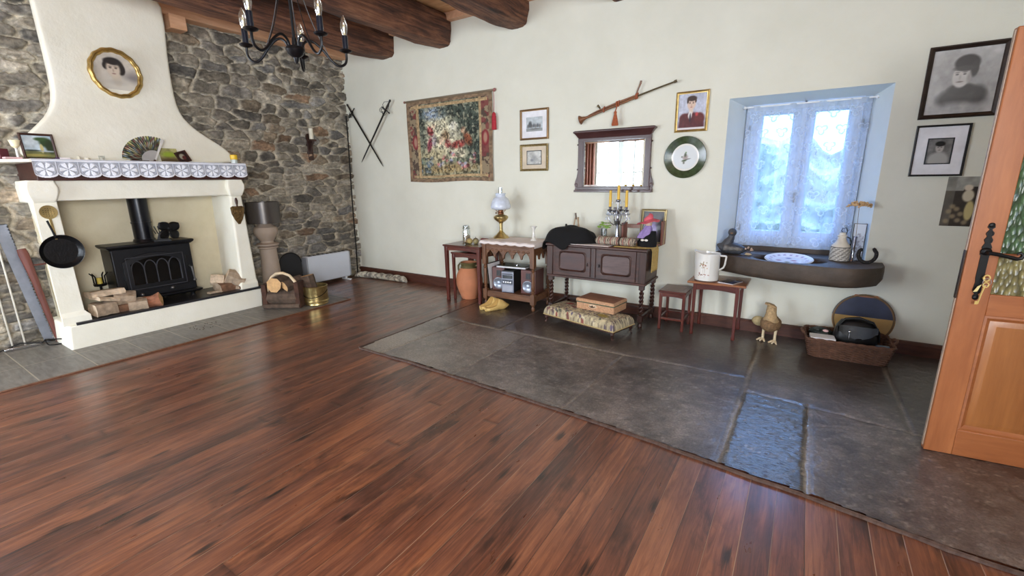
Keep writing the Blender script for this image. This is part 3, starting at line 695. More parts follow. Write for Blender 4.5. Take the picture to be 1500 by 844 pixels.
# ------------------------------------------------------------------ on the jambs
t = thing('skimmer', 'brass skimmer hanging on the left side of the fireplace', 'skimmer', (-5.435, 1.105, 1.235), 90)
b = MB(); b.lathe([(.001, 0), (.05, -.004), (.058, -.012), (.055, -.012), (.001, -.006)], n=32); 
b.v = [(p[0], p[2]+.0, p[1]) for p in b.v]; b.build('bowl', BRASS, t)
b = MB(); b.prism([(-.008, -.05), (.010, -.05), (.016, -.235), (.0, -.235)], -.008, -.003); b.build('handle', BRASS, t, bevel=.001)
b = MB()
for k in range(5):
    for j in range(5):
        if (k-2)**2+(j-2)**2 < 6: b.cyl(((k-2)*.016, -.0138, (j-2)*.016), ((k-2)*.016, -.010, (j-2)*.016), .003, n=6)
b.build('holes', M('dark_brass', (70, 54, 30), .6), t)
t = thing('frying_pan', 'black frying pan hanging on the left side of the fireplace', 'pan', (-5.43, 1.125, .895), 90)
b = MB(); b.lathe([(.001, 0), (.11, 0), (.118, -.006), (.142, -.042), (.146, -.043), (.144, -.038), (.122, -.0), (.112, .006), (.001, .006)], n=48)
b.v = [(p[0], p[2], p[1]) for p in b.v]; b.build('bowl', M('black_enamel', (17, 17, 20), .3, .3, .5, 30, .4, 60), t)
b = MB(); b.tube([(-.02, -.030, .13), (-.03, -.034, .18), (-.045, -.02, .27)], [.009, .007, .008], 8); b.build('handle', BLACKM, t)
t = thing('wall_plaque', 'antique brass shield-shaped plaque hanging on the right side of the fireplace', 'plaque', (-5.455, 2.655, 1.0), 90)
AB = M('antique_brass', (112, 88, 54), .45, .7, .5, 40, .8, 60)
b = MB(); sh = [(-.075, .19), (-.05, .205), (0, .2), (.05, .205), (.075, .19), (.07, .12), (.045, .055), (.012, .0), (-.012, .0), (-.045, .055), (-.07, .12)]
b.prism(sh, -.008, 0); b.build('shield', AB, t, bevel=.003)
b = MB(); b.tube([(s[0]*.82, -.01, .02+(s[1])*.85) for s in sh+sh[:1]], .004, 6)
for x, z, r in ((0, .14, .022), (-.03, .14, .012), (.03, .14, .012), (0, .08, .016), (0, .04, .008)): b.ball((x, -.01, z), (r, .006, r), 12, 6)
b.build('relief', AB, t)
b = MB(); b.lathe([(.012, .2), (.008, .215), (.014, .235), (.017, .262), (.012, .288), (.003, .298)], c=(0, -.008, 0), n=14, sy=.6); b.build('knob', M('dark_turned_wood', (60, 34, 24), .4), t)

# ------------------------------------------------------------------ stove
STV = M('stove_iron', (24, 25, 29), .42, .35, .15, 20, .25, 60)
t = thing('wood_stove', 'black cast iron wood stove with arched window in the fireplace', 'stove', (-5.78, 1.845, .246), 90)
b = MB(); b.box(-.345, .345, -.155, .16, .07, .59); b.build('body', STV, t, bevel=.012)
b = MB(); b.loft([[(-x, -y1, z), (x, -y1, z), (x, y2, z), (-x, y2, z)] for x, y1, y2, z in ((.35, .16, .165, .585), (.372, .185, .175, .605), (.378, .19, .18, .622), (.37, .183, .175, .63))]); b.build('top_plate', STV, t, bevel=.003)
b = MB(); b.loft([[(-x, -y, z), (x, -y, z), (x, .0, z), (-x, .0, z)] for x, y, z in ((.35, .165, .045), (.362, .235, .07), (.365, .24, .085), (.35, .165, .09))]); b.build('ash_ledge', STV, t, bevel=.004)
for sx in (-1, 1):
    for y in (-.13, .12):
        b = MB(); b.lathe([(.03, 0), (.02, .02), (.026, .06), (.034, .075)], c=(sx*.30, y, 0), n=12); b.build('leg', STV, t)
# door with arched tracery
def arch(hw, z0, z1, rise, n=16):
    return [(-hw, z0), (hw, z0)]+[(hw*cos(pi*k/n*1.0)*1.0, z1+rise*sin(pi*k/n)) for k in range(n+1)]
d = MB(); out = [(-.275, .155), (.275, .155)]+[(.275-.55*k/16, .455+.075*sin(pi*k/16)**.7) for k in range(17)]
inn = [(-.215, .215), (.215, .215)]+[(.215-.43*k/16, .425+.06*sin(pi*k/16)**.7) for k in range(17)]
d.loft([[(x, y, z) for x, z in pts] for pts, y in ((out, -.15), (out, -.172), (inn, -.178), (inn, -.158))], cap=False)
door = d.build('door', STV, t, bevel=.003)
b = MB(); b.prism(inn, -.158, -.155); b.build('glass', M('smoked_glass', (10, 8, 8), .06, 0, .2, bump=0), door)
b = MB(); b.rframe(.50, .33, [(0, -.178), (0, -.184), (.006, -.184), (.006, -.178)], z0=.17)
for k in range(4):
    cx = -.16+.107*k; r = .0535
    b.tube([(cx-r, -.166, .215), (cx-r, -.168, .36)]+[(cx-r*cos(pi*j/10), -.168, .36+.095*sin(pi*j/10)) for j in range(1, 10)]+[(cx+r, -.168, .36), (cx+r, -.166, .215)], .0055, 6)
b.build('tracery', M('greyed_iron', (72, 72, 78), .45, .5), door)
for x, z in ((-.17, .115), (.10, .135), (.02, .06)):
    b = MB(); b.cyl((x, -.155, z), (x, -.176, z), .008, n=8); b.ball((x, -.186, z), .018, 12, 8); b.build('vent_knob', M('worn_steel', (110, 108, 106), .35, .8), t)
b = MB(); b.tube([(.30, -.15, .34), (.305, -.20, .33), (.31, -.205, .25), (.315, -.2, .20)], .009, 8); b.ball((.316, -.2, .185), .016); b.build('handle', M('worn_steel'), t)
b = MB(); b.cyl((0, 0, .625), (0, 0, .66), .105, .09, 28); b.cyl((0, 0, .66), (0, 0, 1.32), .083, .083, 28); b.cyl((0, 0, .82), (0, 0, .835), .088, .088, 28); b.build('flue_pipe', M('flue_enamel', (26, 27, 32), .28, .4, .1, bump=.05), t)
# small heat-driven fan
t = thing('stove_fan', 'small black heat-driven fan standing on top of the stove', 'fan', (-5.64, 1.96, .876), 62); t.scale = (1.45, 1.45, 1.3)
b = MB(); b.box(-.05, .05, -.03, .03, 0, .012); b.prism([(-.035, .01), (.035, .01), (.018, .07), (-.018, .07)], -.012, .012)
for k in range(-3, 4): b.prism([(k*.012-.001, .06), (k*.012+.001, .06), (k*.02+.001, .12), (k*.02-.001, .12)], -.014, .014)
b.build('body', BLACKM, t)
b = MB(); b.cyl((.02, -.02, .09), (.055, -.07, .09), .012, n=12); b.build('motor', BLACKM, t)
b = MB(Matrix.Translation((.055, -.075, .09)) @ Matrix.Rotation(R(35), 4, 'Z'))
b.cyl((0, .008, 0), (0, -.008, 0), .012, n=12)
for k in range(4):
    a = R(40+90*k); cx, cz = .045*cos(a), .045*sin(a)
    b.surf(lambda u, v: (cx+(.036*sin(pi*u)**.7*(v-.5)*2)*-sin(a)+(.04*(2*u-1))*cos(a), .012*(v-.5), cz+(.036*sin(pi*u)**.7*(v-.5)*2)*cos(a)+(.04*(2*u-1))*sin(a)), 10, 4)
b.build('blades', BLACKM, t, solid=.0015)
# lantern
t = thing('iron_candle_holder', 'small black iron holder with a yellow candle behind the left log pile', 'candle holder', (-5.84, 1.43, .246))
b = MB(); b.lathe([(.06, 0), (.055, .01), (.012, .02), (.01, .22), (.05, .23), (.055, .25), (.05, .252)], n=16)
for k in range(4):
    a = R(45+90*k); b.tube([(.05*cos(a), .05*sin(a), .24), (.052*cos(a), .052*sin(a), .33), (.085*cos(a), .085*sin(a), .365)], .006, 6)
b.build('stand', BLACKM, t)
b = MB(); b.cyl((0, 0, .252), (0, 0, .31), .022); b.build('wax', M('yellow_wax', (214, 190, 84), .5), t)

# ------------------------------------------------------------------ logs
def log_mesh(L, r, wedge, seed, name='firewood_log', parent=None):
    """split log lying along x; wedge = list of section angles covered by bark"""
    b = MB(); n = 14; N = 9; rings = []
    a_lo, a_hi = wedge
    for i in range(N+1):
        x = -L/2+L*i/N; ring = []
        for k in range(n):
            if k < 9: a = R(a_lo+(a_hi-a_lo)*k/8); rr = r*(1+.12*nz(a*1.2+seed, x*9, seed)); ring.append((x+.004*nz(k, i, seed), rr*cos(a), rr*sin(a)))
            else:
                t = (k-8)/(n-8); p0 = Vector((cos(R(a_hi)), sin(R(a_hi))))*r; p1 = Vector((cos(R(a_lo)), sin(R(a_lo))))*r
                m = p0.lerp(p1, t)*(1-.55*sin(pi*t) if a_hi-a_lo < 200 else 1); m *= 1+.16*nz(t*3+seed, x*12)
                ring.append((x, m.x, m.y))
        rings.append(ring)
    o0 = len(b.f); b.loft(rings, 0)
    # face kinds: bark / split / ends
    b.m = []
    for i in range(N):
        for j in range(n): b.m.append(0 if j < 8 else 1)
    b.m += [2, 2]
    o = b.build(name, [BARK, SPLIT, CUTW], parent, smooth=25); return o
def put_log(loc, rz, ry, rx, L, r, wedge, seed, label, group):
    o = log_mesh(L, r, wedge, seed); o.location = loc; o.rotation_euler = (R(rx), R(ry), R(rz)); return tag(o, label, 'log', group)
def chunk(w, h, L, seed, ends=.85):
    """rough split billet along x with flat hewn faces"""
    b = MB(); rings = []; N = 7; sec = [(-.5, -.42), (-.1, -.5), (.42, -.46), (.5, -.05), (.36, .40), (0, .5), (-.40, .44), (-.52, .0)]
    for i in range(N+1):
        x = -L/2+L*i/N
        rings.append([(x+.012*nz(k, i*.3, seed), w*(p+.13*nz(k*1.7, i*.35, seed+2)), h*(q+.13*nz(k*1.3+5, i*.35, seed+4))) for k, (p, q) in enumerate(sec)])
    b.loft(rings); b.m = []
    for i in range(N):
        for j in range(8): b.m.append(0 if j in (0, 1) else 1)
    b.m += [2, 2]
    return b
def billet(loc, rz, ry, rx, w, h, L, seed, mats, label, group):
    o = chunk(w, h, L, seed).build('firewood_log', mats, smooth=20); o.location = loc; o.rotation_euler = (R(rx), R(ry), R(rz)); return tag(o, label, 'log', group)
PALEC = M('pale_split_face', (206, 184, 158), .8, 0, .25, 26, .8, 50); GREYC = M('grey_split_face', (162, 142, 120), .85, 0, .3, 26, .8, 50); REDC = M('red_split_face', (150, 98, 72), .85, 0, .35, 22, .8, 50); BROWNC = M('brown_split_face', (120, 88, 66), .85, 0, .35, 22, .8, 50)
GL = 'split logs left of the stove'
billet((-5.52, 1.335, .315), 100, 0, 8, .15, .125, .17, 1, [BARK, GREYC, PALEC], 'thick pale-barked split log at the bottom left of the left log pile', GL)
billet((-5.55, 1.385, .398), 108, 14, 6, .16, .040, .22, 2, [BARK, PALEC, PALEC], 'flat very pale split log lying second from the top of the left log pile', GL)
billet((-5.60, 1.385, .445), 96, 2, -4, .20, .060, .26, 3, [BARK, PALEC, PALEC], 'broad pale split log lying on top of the left log pile', GL)
billet((-5.545, 1.515, .385), 78, 12, 30, .14, .10, .17, 4, [BARK, GREYC, GREYC], 'grey split log at the upper right of the left log pile', GL)
billet((-5.56, 1.475, .285), 85, 0, 10, .12, .08, .18, 5, [BARK, BROWNC, BROWNC], 'brown barked log at the bottom middle of the left log pile', GL)
billet((-5.50, 1.595, .298), 75, 0, 14, .12, .10, .15, 6, [BARK, GREYC, CUTW], 'short squarish log with its tan cut end to the front, in the left pile', GL)
billet((-5.50, 1.70, .300), 60, -10, 40, .12, .10, .18, 7, [REDC, REDC, CUTW], 'reddish split log nearest the stove in the left pile', GL)
GR = 'split logs right of the stove'
billet((-5.58, 2.45, .298), 95, 0, 10, .17, .095, .18, 11, [BARK, BROWNC, GREYC], 'dark split log at the bottom of the right log pile', GR)
billet((-5.54, 2.56, .375), 70, 30, 35, .16, .13, .19, 12, [BARK, GREYC, PALEC], 'rough pale log leaning on top of the right log pile', GR)
billet((-5.62, 2.40, .380), 60, 10, 60, .12, .08, .13, 13, [GREYC, PALEC, PALEC], 'small pale log at the back left of the right log pile', GR)
billet((-5.49, 2.61, .270), 100, 0, 0, .08, .04, .16, 14, [BARK, BROWNC, GREYC], 'thin brown log lying flat at the right end of the right pile', GR)
billet((-5.52, 2.31, .262), 92, 0, 0, .06, .025, .14, 15, [BARK, GREYC, GREYC], 'thin scrap of bark lying between stove and right log pile', GR)

# ------------------------------------------------------------------ left of the fireplace
t = thing('metal_stand', 'chrome stand with two upright rods at the far left beside the saw', 'stand', (-5.90, .80, .008), 90)
b = MB(); b.box(-.11, .13, -.05, .05, 0, .03); b.build('base', CHROME, t, bevel=.006)
for x in (-.045, .035):
    b = MB(); b.cyl((x, .02, .03), (x, .02, 1.25), .0075, n=12); b.build('rod', M('pale_rod', (196, 190, 178), .35, .3), t)
b = MB(); b.cyl((-.075, .02, 1.25), (.065, .02, 1.25), .012, n=12); b.build('crossbar', CHROME, t)
t = thing('old_saw', 'long grey steel saw blade leaning on the stone wall left of the fireplace', 'saw', (-5.93, .985, .008), 90, ry=-5.5)
b = MB(); pts = [(-.045, 0), (.035, 0)]; teeth = []
for k in range(40): z = .02+k*.028; teeth += [(.05, z), (.038, z+.014)]
b.prism([(-.022, .0), (.034, .0)]+teeth+[(.05, 1.12), (-.04, 1.12)], -.0015, .0015); b.build('blade', M('dull_blue_steel', (126, 130, 140), .5, .35, .2), t)
t = thing('wooden_pole', 'reddish brown wooden pole with a side peg leaning beside the saw', 'pole', (-5.86, 1.045, .008), 90, ry=-4.5, rx=-3)
b = MB(); b.tube([(0, 0, 0), (.0, 0, .3), (.002, 0, .62), (-.005, 0, .85), (-.008, 0, .9)], [.018, .022, .026, .036, .03], 10, flat=.7); b.build('shaft', wood('red_brown_wood', (78, 34, 26), (128, 66, 52), .5), t)
b = MB(); b.cyl((.02, 0, .74), (.12, 0, .735), .008, n=8); b.build('peg', REDW, t)
b = MB(); pts = []
for k in range(60):
    a = k/59*2*pi*1.6; pts.append((-5.80+.10*sin(a)*(1+.2*sin(a*.5)), 1.02+.07*cos(a), .016+.10*max(0, sin(a*.7))*.6))
pts += [(-5.84, .93, .03), (-5.88, .8, .06), (-5.9, .66, .015), (-5.88, .5, .015)]
b.tube(pts, .0055, 6); one(b, 'power_cable', BLACKM, 'black power cable looped on the floor by the saw', 'cable')

# ------------------------------------------------------------------ baluster lamp and fire things
t = thing('baluster_lamp', 'stone-coloured baluster lamp with dark shade right of the fireplace', 'lamp', (-5.76, 3.11, 0))
b = MB(); b.lathe([(.15, 0), (.15, .07), (.125, .09), (.118, .12), (.112, .3), (.098, .60), (.096, .635), (.118, .645), (.118, .66), (.10, .668), (.13, .68), (.132, .70), (.078, .715), (.074, .735), (.10, .77), (.132, .82), (.142, .87), (.13, .91), (.09, .93), (.07, .96)], n=40)
b.build('baluster', M('stone_paint', (172, 154, 138), .7, 0, .08, 6, .15), t)
b = MB(); b.cyl((0, 0, .95), (0, 0, 1.08), .012, n=10); b.build('stem', BRASS, t)
b = MB(); b.lathe([(.195, .965), (.19, 1.225), (.186, 1.225), (.19, .967)], n=48, cap=False); b.build('shade', M('dark_grey_satin', (82, 76, 72), .3, .35, .05, bump=.05), t)
t = thing('standing_panel', 'black rounded panel standing against the stones behind the log holder', 'panel', (-5.80, 3.42, .008), 78, rx=-6)
b = MB(); b.prism([(-.13, 0), (.13, 0), (.14, .35)]+[(.14*cos(pi*k/12), .38+.14*sin(pi*k/12)) for k in range(13)]+[(-.14, .35)], -.012, .012); b.build('panel', M('matt_black', (20, 20, 22), .7), t, bevel=.004)
b = MB(); b.tube([(.14*1.0*cos(pi*k/12), -.012, .38+.14*sin(pi*k/12)) for k in range(13)], .006, 6); b.build('rim', BLACKM, t)
# log holder
t = thing('log_holder', 'rustic bark-sided log holder with a pale arched branch handle', 'log holder', (-5.09, 2.84, .008), 34.5)
for s in (-1, 1):
    b = MB(); rings = []
    for k in range(9):
        z = k/8*(.29 if s < 0 else .31); q = 1+.2*nz(z*12, s)
        rings.append([(s*.19-.026*q, -.05+.012*nz(z*20, 1), z), (s*.19+.026*q, -.05, z), (s*.19+.022*q, .19, z), (s*.19-.03*q, .19, z)])
    b.loft(rings); b.build('side', M('dark_bark', (72, 46, 34), .9, 0, .5, 14, .9, 40), t, bevel=.004)
b = MB(); b.tube([(-.21, -.045, .03), (.21, -.045, .03)], .028, 10); b.tube([(-.21, .17, .03), (.21, .17, .03)], .026, 10); b.build('base_rails', BARK, t)
b = MB(); b.tube([(-.165, .0, .20), (-.15, .01, .30), (-.11, .02, .37), (-.05, .02, .41), (.03, .02, .415), (.10, .02, .385), (.155, .01, .32), (.19, 0, .25), (.20, 0, .17)], [.012, .014, .015, .016, .017, .016, .017, .019, .012], 10); b.build('handle', M('pale_branch', (208, 186, 152), .6, 0, .12), t)
HT = Matrix.Translation((-5.09, 2.84, .008)) @ Matrix.Rotation(R(34.5), 4, 'Z')
def in_holder(p): return tuple(HT @ Vector(p))
GH = 'logs in the bark-sided holder'
put_log(in_holder((.0, .03, .13)), 34.5, 0, 60, .34, .085, (0, 350), 21, 'thick dark round log lying across the log holder', GH)
put_log(in_holder((-.05, .06, .275)), 124, 6, 30, .26, .088, (0, 355), 22, 'round log with a broad tan cut end at the top of the holder', GH)
put_log(in_holder((.09, .08, .27)), 100, -8, 20, .26, .07, (0, 200), 23, 'red-brown barked log at the top right of the holder', GH)
put_log(in_holder((-.10, .12, .31)), 80, -20, 90, .20, .045, (0, 140), 24, 'small pale wedge of wood behind the handle, top left of the holder', GH)
put_log(in_holder((.15, .16, .31)), 60, -25, 200, .22, .05, (0, 120), 25, 'pinkish pale wedge of wood sticking up behind the handle, top right', GH)
put_log(in_holder((0, .04, .045)), 34.5, 0, 90, .33, .022, (0, 300), 26, 'thin white-barked stick at the bottom of the holder', GH)
# brass pot
t = thing('brass_pot', 'round brass pot with a bail handle beside the log holder', 'pot', (-4.92, 3.16, .008), 0)
b = MB(); b.lathe([(.001, 0), (.125, 0), (.135, .008), (.132, .02), (.138, .03), (.140, .21), (.145, .225), (.138, .23), (.132, .22), (.13, .02), (.001, .015)], n=40); b.build('body', M('beaten_brass', (176, 156, 104), .3, .85, .3, 10, .6, 25), t)
b = MB(); b.lathe([(.143, .04), (.147, .05), (.143, .06)], n=40, cap=False); b.build('band', BRASS, t)
b = MB(); b.tube([(.143*cos(R(a)), .143*sin(R(a)), .17-.07*sin(R(a-200)/1.0*1.0) if False else .175-.075*sin(pi*(a-215)/180)) for a in range(215, 396, 12)], .004, 6); b.build('handle', BLACKM, t)
b = MB(); b.ball((-.07, -.128, .14), .014, 10, 6); b.cyl((-.10, -.10, .14), (-.17, -.16, .145), .004, n=6); b.build('ear', BRASS, t)
o = log_mesh(.22, .078, (0, 350), 31); o.location = (-4.98, 3.13, .25); o.rotation_euler = (R(10), R(78), R(30)); tag(o, 'stump of dark bark standing in the brass pot', 'log')

# ------------------------------------------------------------------ heater
t = thing('convector_heater', 'white electric convector heater against the stone wall in the corner', 'heater', (-5.80, 3.99, 0), 90)
b = MB(); b.loft([[(-x, y0, z), (x, y0, z), (x, y1, z), (-x, y1, z)] for x, y0, y1, z in ((.345, -.005, .10, .05), (.36, -.015, .105, .07), (.36, -.02, .105, .42), (.352, -.012, .10, .44))]); b.build('casing', M('heater_white', (206, 212, 222), .4, 0, .02, bump=0), t, bevel=.01)
b = MB()
for k in range(9): x = -.30+k*.07; b.add([(x, .0, .4415), (x+.05, .0, .4415), (x+.065, .085, .4415), (x+.015, .085, .4415)], [(0, 1, 2, 3)])
b.build('grille', M('grille_dark', (60, 62, 58), .7), t, smooth=0)
for x in (-.28, .30):
    b = MB(); b.box(x-.02, x+.02, -.07, .12, 0, .018); b.box(x-.012, x+.012, .02, .06, .018, .055); b.build('foot', WHITEP, t, bevel=.004)
for s in (-1, 1):
    b = MB(); b.box(s*.352-.012, s*.352+.012, -.024, .108, .06, .43); b.build('end_panel', M('heater_grey', (150, 154, 160), .5), t, bevel=.008)
# draught excluder
def floral(u, v):
    n = fbm(u*6, v, 9, 4); im = canvas(u, (196, 190, 172)); im *= (.8+.4*n)[..., None]
    k = np.clip((fbm(u*5, v, 7, 8)-.50)*9, 0, 1)[..., None]*.8; im = im*(1-k)+np.array([104, 96, 88.])*k; return im
t = thing('draught_excluder', 'long beige patterned draught excluder lying along the baseboard', 'draught excluder', (0, 0, 0))
nu, nv = 260, 40; vs = []; uu = []
nu, nv = 260, 40
P0 = Vector((-5.86, 4.47, .05)); P1 = Vector((-4.83, 4.60, .05))
for i in range(nu+1):
    s = i/nu; c = P0.lerp(P1, s)+Vector((0, .02*sin(s*5), 0)); r = .052*(min(1, (s*9)**.5) if s < .11 else 1)*(min(1, ((1-s)*14)**.5) if s > .93 else 1)*(1+.06*sin(s*40)); r = max(r, .006)
    for k in range(nv): a = 2*pi*k/nv; vs.append((c.x, c.y+r*cos(a), max(.001, r*.92+r*.9*sin(a)))); uu.append((s, k/nv))
fs = [(i*nv+k, i*nv+(k+1) % nv, (i+1)*nv+(k+1) % nv, (i+1)*nv+k) for i in range(nu) for k in range(nv)]+[tuple(range(nv)), tuple(range(nu*nv, nu*nv+nv))]
me = bpy.data.meshes.new('roll'); me.from_pydata(vs, [], fs); me.polygons.foreach_set('use_smooth', [True]*len(fs)); me.materials.append(attr_mat('printed_cloth', .9, .3, 60, .1)); o = bpy.data.objects.new('roll', me); COL.objects.link(o); o.parent = t
UU = np.array(uu); colour_mesh(o, np_lin(floral(UU[:, 0], UU[:, 1])))
b = MB()
for k in range(9):
    a = 2*pi*k/9; b.surf(lambda u, v: (-5.87-.055*u, 4.47+(.012+.05*u)*cos(a+v*.75), .055+(.012+.045*u)*sin(a+v*.75)), 4, 4)
b.build('ruffle', M('ruffle_cloth', (120, 112, 92), .9, 0, .3), t, solid=.002)

# ------------------------------------------------------------------ on the stone wall
t = thing('candle_sconce', 'dark wooden wall sconce holding a white candle on the stone wall', 'sconce', (-5.96, 4.0, 1.76), 90)
b = MB(); b.prism([(-.035, 0), (.035, 0), (.042, .02), (.04, .33), (.02, .36), (-.02, .36), (-.04, .33), (-.042, .02)], -.01, .02); b.build('back_board', DARKW, t, bevel=.004)
b = MB(); b.box(-.045, .05, -.10, -.01, .255, .28); b.prism([(-.10, .255), (-.01, .255), (-.01, .12)], -.012, .012, 'x'); b.build('bracket', DARKW, t, bevel=.003)
t2 = thing('candle', 'thick white candle standing in the wall sconce', 'candle', (-5.905, 4.005, 2.04), 0)
b = MB(); b.lathe([(.028, 0), (.028, .145), (.02, .148), (.001, .144)], n=20); b.build('wax', WAXW, t2)
b = MB(); b.cyl((0, 0, .144), (0, .001, .156), .0015, n=6); b.build('wick', BLACKM, t2)
b = MB(); b.tube([(-5.93+.01*nz(z*1.1), 4.64+.008*nz(z*1.7, 4)-(.06*(2.45-z)/2.4), z) for z in [.02+k*.15 for k in range(17)]], .009, 8)
one(b, 'wall_cable', BLACKM, 'black cable running down the stone wall in the corner', 'cable')
# ------------------------------------------------------------------ window in the back wall
t = bpy.data.objects.new('window_1', None); COL.objects.link(t); t.location = (-.105, 5.0, .80); struct(t, 'white casement window deep in the wall')
WFR = M('daylight_blue_frame', (186, 204, 232), .45, 0, .03, bump=.05)  # white frames, with the blue of the daylight mixed into their colour
b = MB(); b.rframe(.93, 1.32, [(0, .03), (0, -.03), (.05, -.03), (.05, .03)]); b.build('window_frame', WFR, t, bevel=.004)['kind'] = 'structure'
for s in (-1, 1):
    b = MB(Matrix.Translation((s*.203, 0, 0))); b.rframe(.43, 1.28, [(0, .01), (0, -.045), (.085, -.045), (.098, -.03), (.098, .01)], z0=.02)
    b.box(-.13, .13, -.035, .0, .03, .15)
    sa = b.build('casement', WFR, t, bevel=.003); sa['kind'] = 'structure'
    b = MB(Matrix.Translation((s*.203, 0, 0))); b.box(-.125, .125, -.012, -.008, .11, 1.215); b.build('pane', glass('window_glass', (.97, .99, 1), .01, .06), sa, smooth=0)['kind'] = 'structure'
b = MB(); b.box(-.022, .022, -.062, -.045, .03, 1.28); sa = b.build('meeting_rail', WFR, t, bevel=.004); sa['kind'] = 'structure'
b = MB(); b.cyl((0, -.062, .50), (0, -.09, .50), .012, n=10); b.box(-.008, .008, -.10, -.085, .42, .51); b.build('handle', M('aged_steel', (120, 124, 130), .4, .7), t, bevel=.002)['kind'] = 'structure'
for s in (-1, 1):
    for z in (.18, 1.08):
        b = MB(); b.cyl((s*.425, -.05, z-.035), (s*.425, -.05, z+.035), .009, n=8); b.build('hinge', M('aged_steel'), t)['kind'] = 'structure'
SINKM = M('dark_sandstone', (72, 60, 50), .6, 0, .3, 7, .8, 30)
b = MB(); b.prism([(-.69, 4.70), (.465, 4.70), (.36, 5.0), (-.57, 5.0)], .69, .755, 'z'); b.box(-.57, .36, 4.95, 4.97, .75, .80)
struct(b.build('trim_7', SINKM, bevel=.006), 'dark stone window sill')
# outside: lawn and a hedge whose leaf colour is paled to imitate outdoor brightness
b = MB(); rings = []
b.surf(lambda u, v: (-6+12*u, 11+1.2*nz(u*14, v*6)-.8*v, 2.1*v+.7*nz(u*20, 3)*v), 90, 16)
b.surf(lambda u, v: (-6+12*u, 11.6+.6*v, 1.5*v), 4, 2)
tag(b.build('hedge', M('daylight_paled_leaves', (222, 234, 216), .9, 0, .75, 3, .6, 20), sub=0), 'bushes with outdoor brightness painted into pale leaves, seen faintly through the lace curtain', 'hedge', kind='stuff')
b = MB(); b.box(-9, 9, 5.3, 14, -.2, -.1); struct(b.build('ground', M('lawn', (110, 140, 90), .95, 0, .3, 4, .3)))

# curtain rod and lace curtain
t = thing('curtain_rod', 'thin white curtain rod across the top of the window recess', 'curtain rod', (0, 0, 0))
b = MB(); b.cyl((-.575, 4.90, 2.075), (.385, 4.90, 2.075), .008, n=10); b.build('rod', WHITEP, t)
for x in (-.58, .385):
    b = MB(); b.ball((x, 4.90, 2.075), .015, 10, 8); b.build('finial', WHITEP, t)
def lace_mat():
    m = bpy.data.materials.new('sheer_lace'); m.use_nodes = True; t = NT(m)
    a = t.new('Attribute'); a.attribute_name = 'Col'
    d = t.new('BsdfDiffuse'); d.inputs[0].default_value = (.74, .80, .90, 1); tl = t.new('BsdfTranslucent'); tl.inputs[0].default_value = (.62, .68, .76, 1); tr = t.new('BsdfTransparent')  # white lace, tinted here with the blue of the daylight
    s1 = t.new('MixShader'); s1.inputs[0].default_value = .5; t.link(d.outputs[0], s1.inputs[1]); t.link(tl.outputs[0], s1.inputs[2])
    s2 = t.new('MixShader'); sp = t.new('SeparateColor'); t.link(a.outputs['Color'], sp.inputs[0]); t.link(sp.outputs[0], s2.inputs[0])
    t.link(tr.outputs[0], s2.inputs[1]); t.link(s1.outputs[0], s2.inputs[2]); t.link(s2.outputs[0], t.n['Material Output'].inputs[0]); return m
nu, nv = 460, 420; u, v = np.meshgrid(np.linspace(0, 1, nu+1), np.linspace(0, 1, nv+1))
x = -.56+.92*u; z = .805+1.275*v
y = 4.90+.014*np.sin(u*58+np.sin(v*3)*.8)*(.35+.65*np.clip(u*3-2, 0, 1))+.010*np.sin(u*23+1+v*1.5)+.018*np.sin(u*7)*(1-v)
X = x+.012*np.sin(v*4+u*9)*(1-v)
dens = .30+.10*fbm(u, v, 40, 3)+.06*np.sin(u*58)
px = u*6.2; pz = v*9.2; row = np.floor(pz); cx = px+.5*(row % 2); cx = cx-np.floor(cx)-.5; cz = pz-row-.5
r = np.hypot(cx, cz); th = np.arctan2(cz, cx); wing = (r < .30*(.35+.65*np.abs(np.sin(th*1.5+.8))))
edge = np.abs(r-.30*(.35+.65*np.abs(np.sin(th*1.5+.8)))) < .045
dens = np.where(wing, dens+.10, dens); dens = np.where(edge & (r > .05), dens+.5, dens)
dens = np.clip(dens+.25*(v < .02)+.35*(v > .965), 0, .97)
vs = np.stack([X, y, z], -1).reshape(-1, 3); fs = [(j*(nu+1)+i, j*(nu+1)+i+1, (j+1)*(nu+1)+i+1, (j+1)*(nu+1)+i) for j in range(nv) for i in range(nu)]
me = bpy.data.meshes.new('lace_curtain'); me.from_pydata(vs.tolist(), [], fs); me.polygons.foreach_set('use_smooth', [True]*len(fs)); me.materials.append(lace_mat())
o = bpy.data.objects.new('lace_curtain', me); COL.objects.link(o); colour_mesh(o, np.repeat(dens.reshape(-1, 1), 3, 1)); tag(o, 'sheer white lace curtain with butterfly motifs hanging over the window', 'curtain')

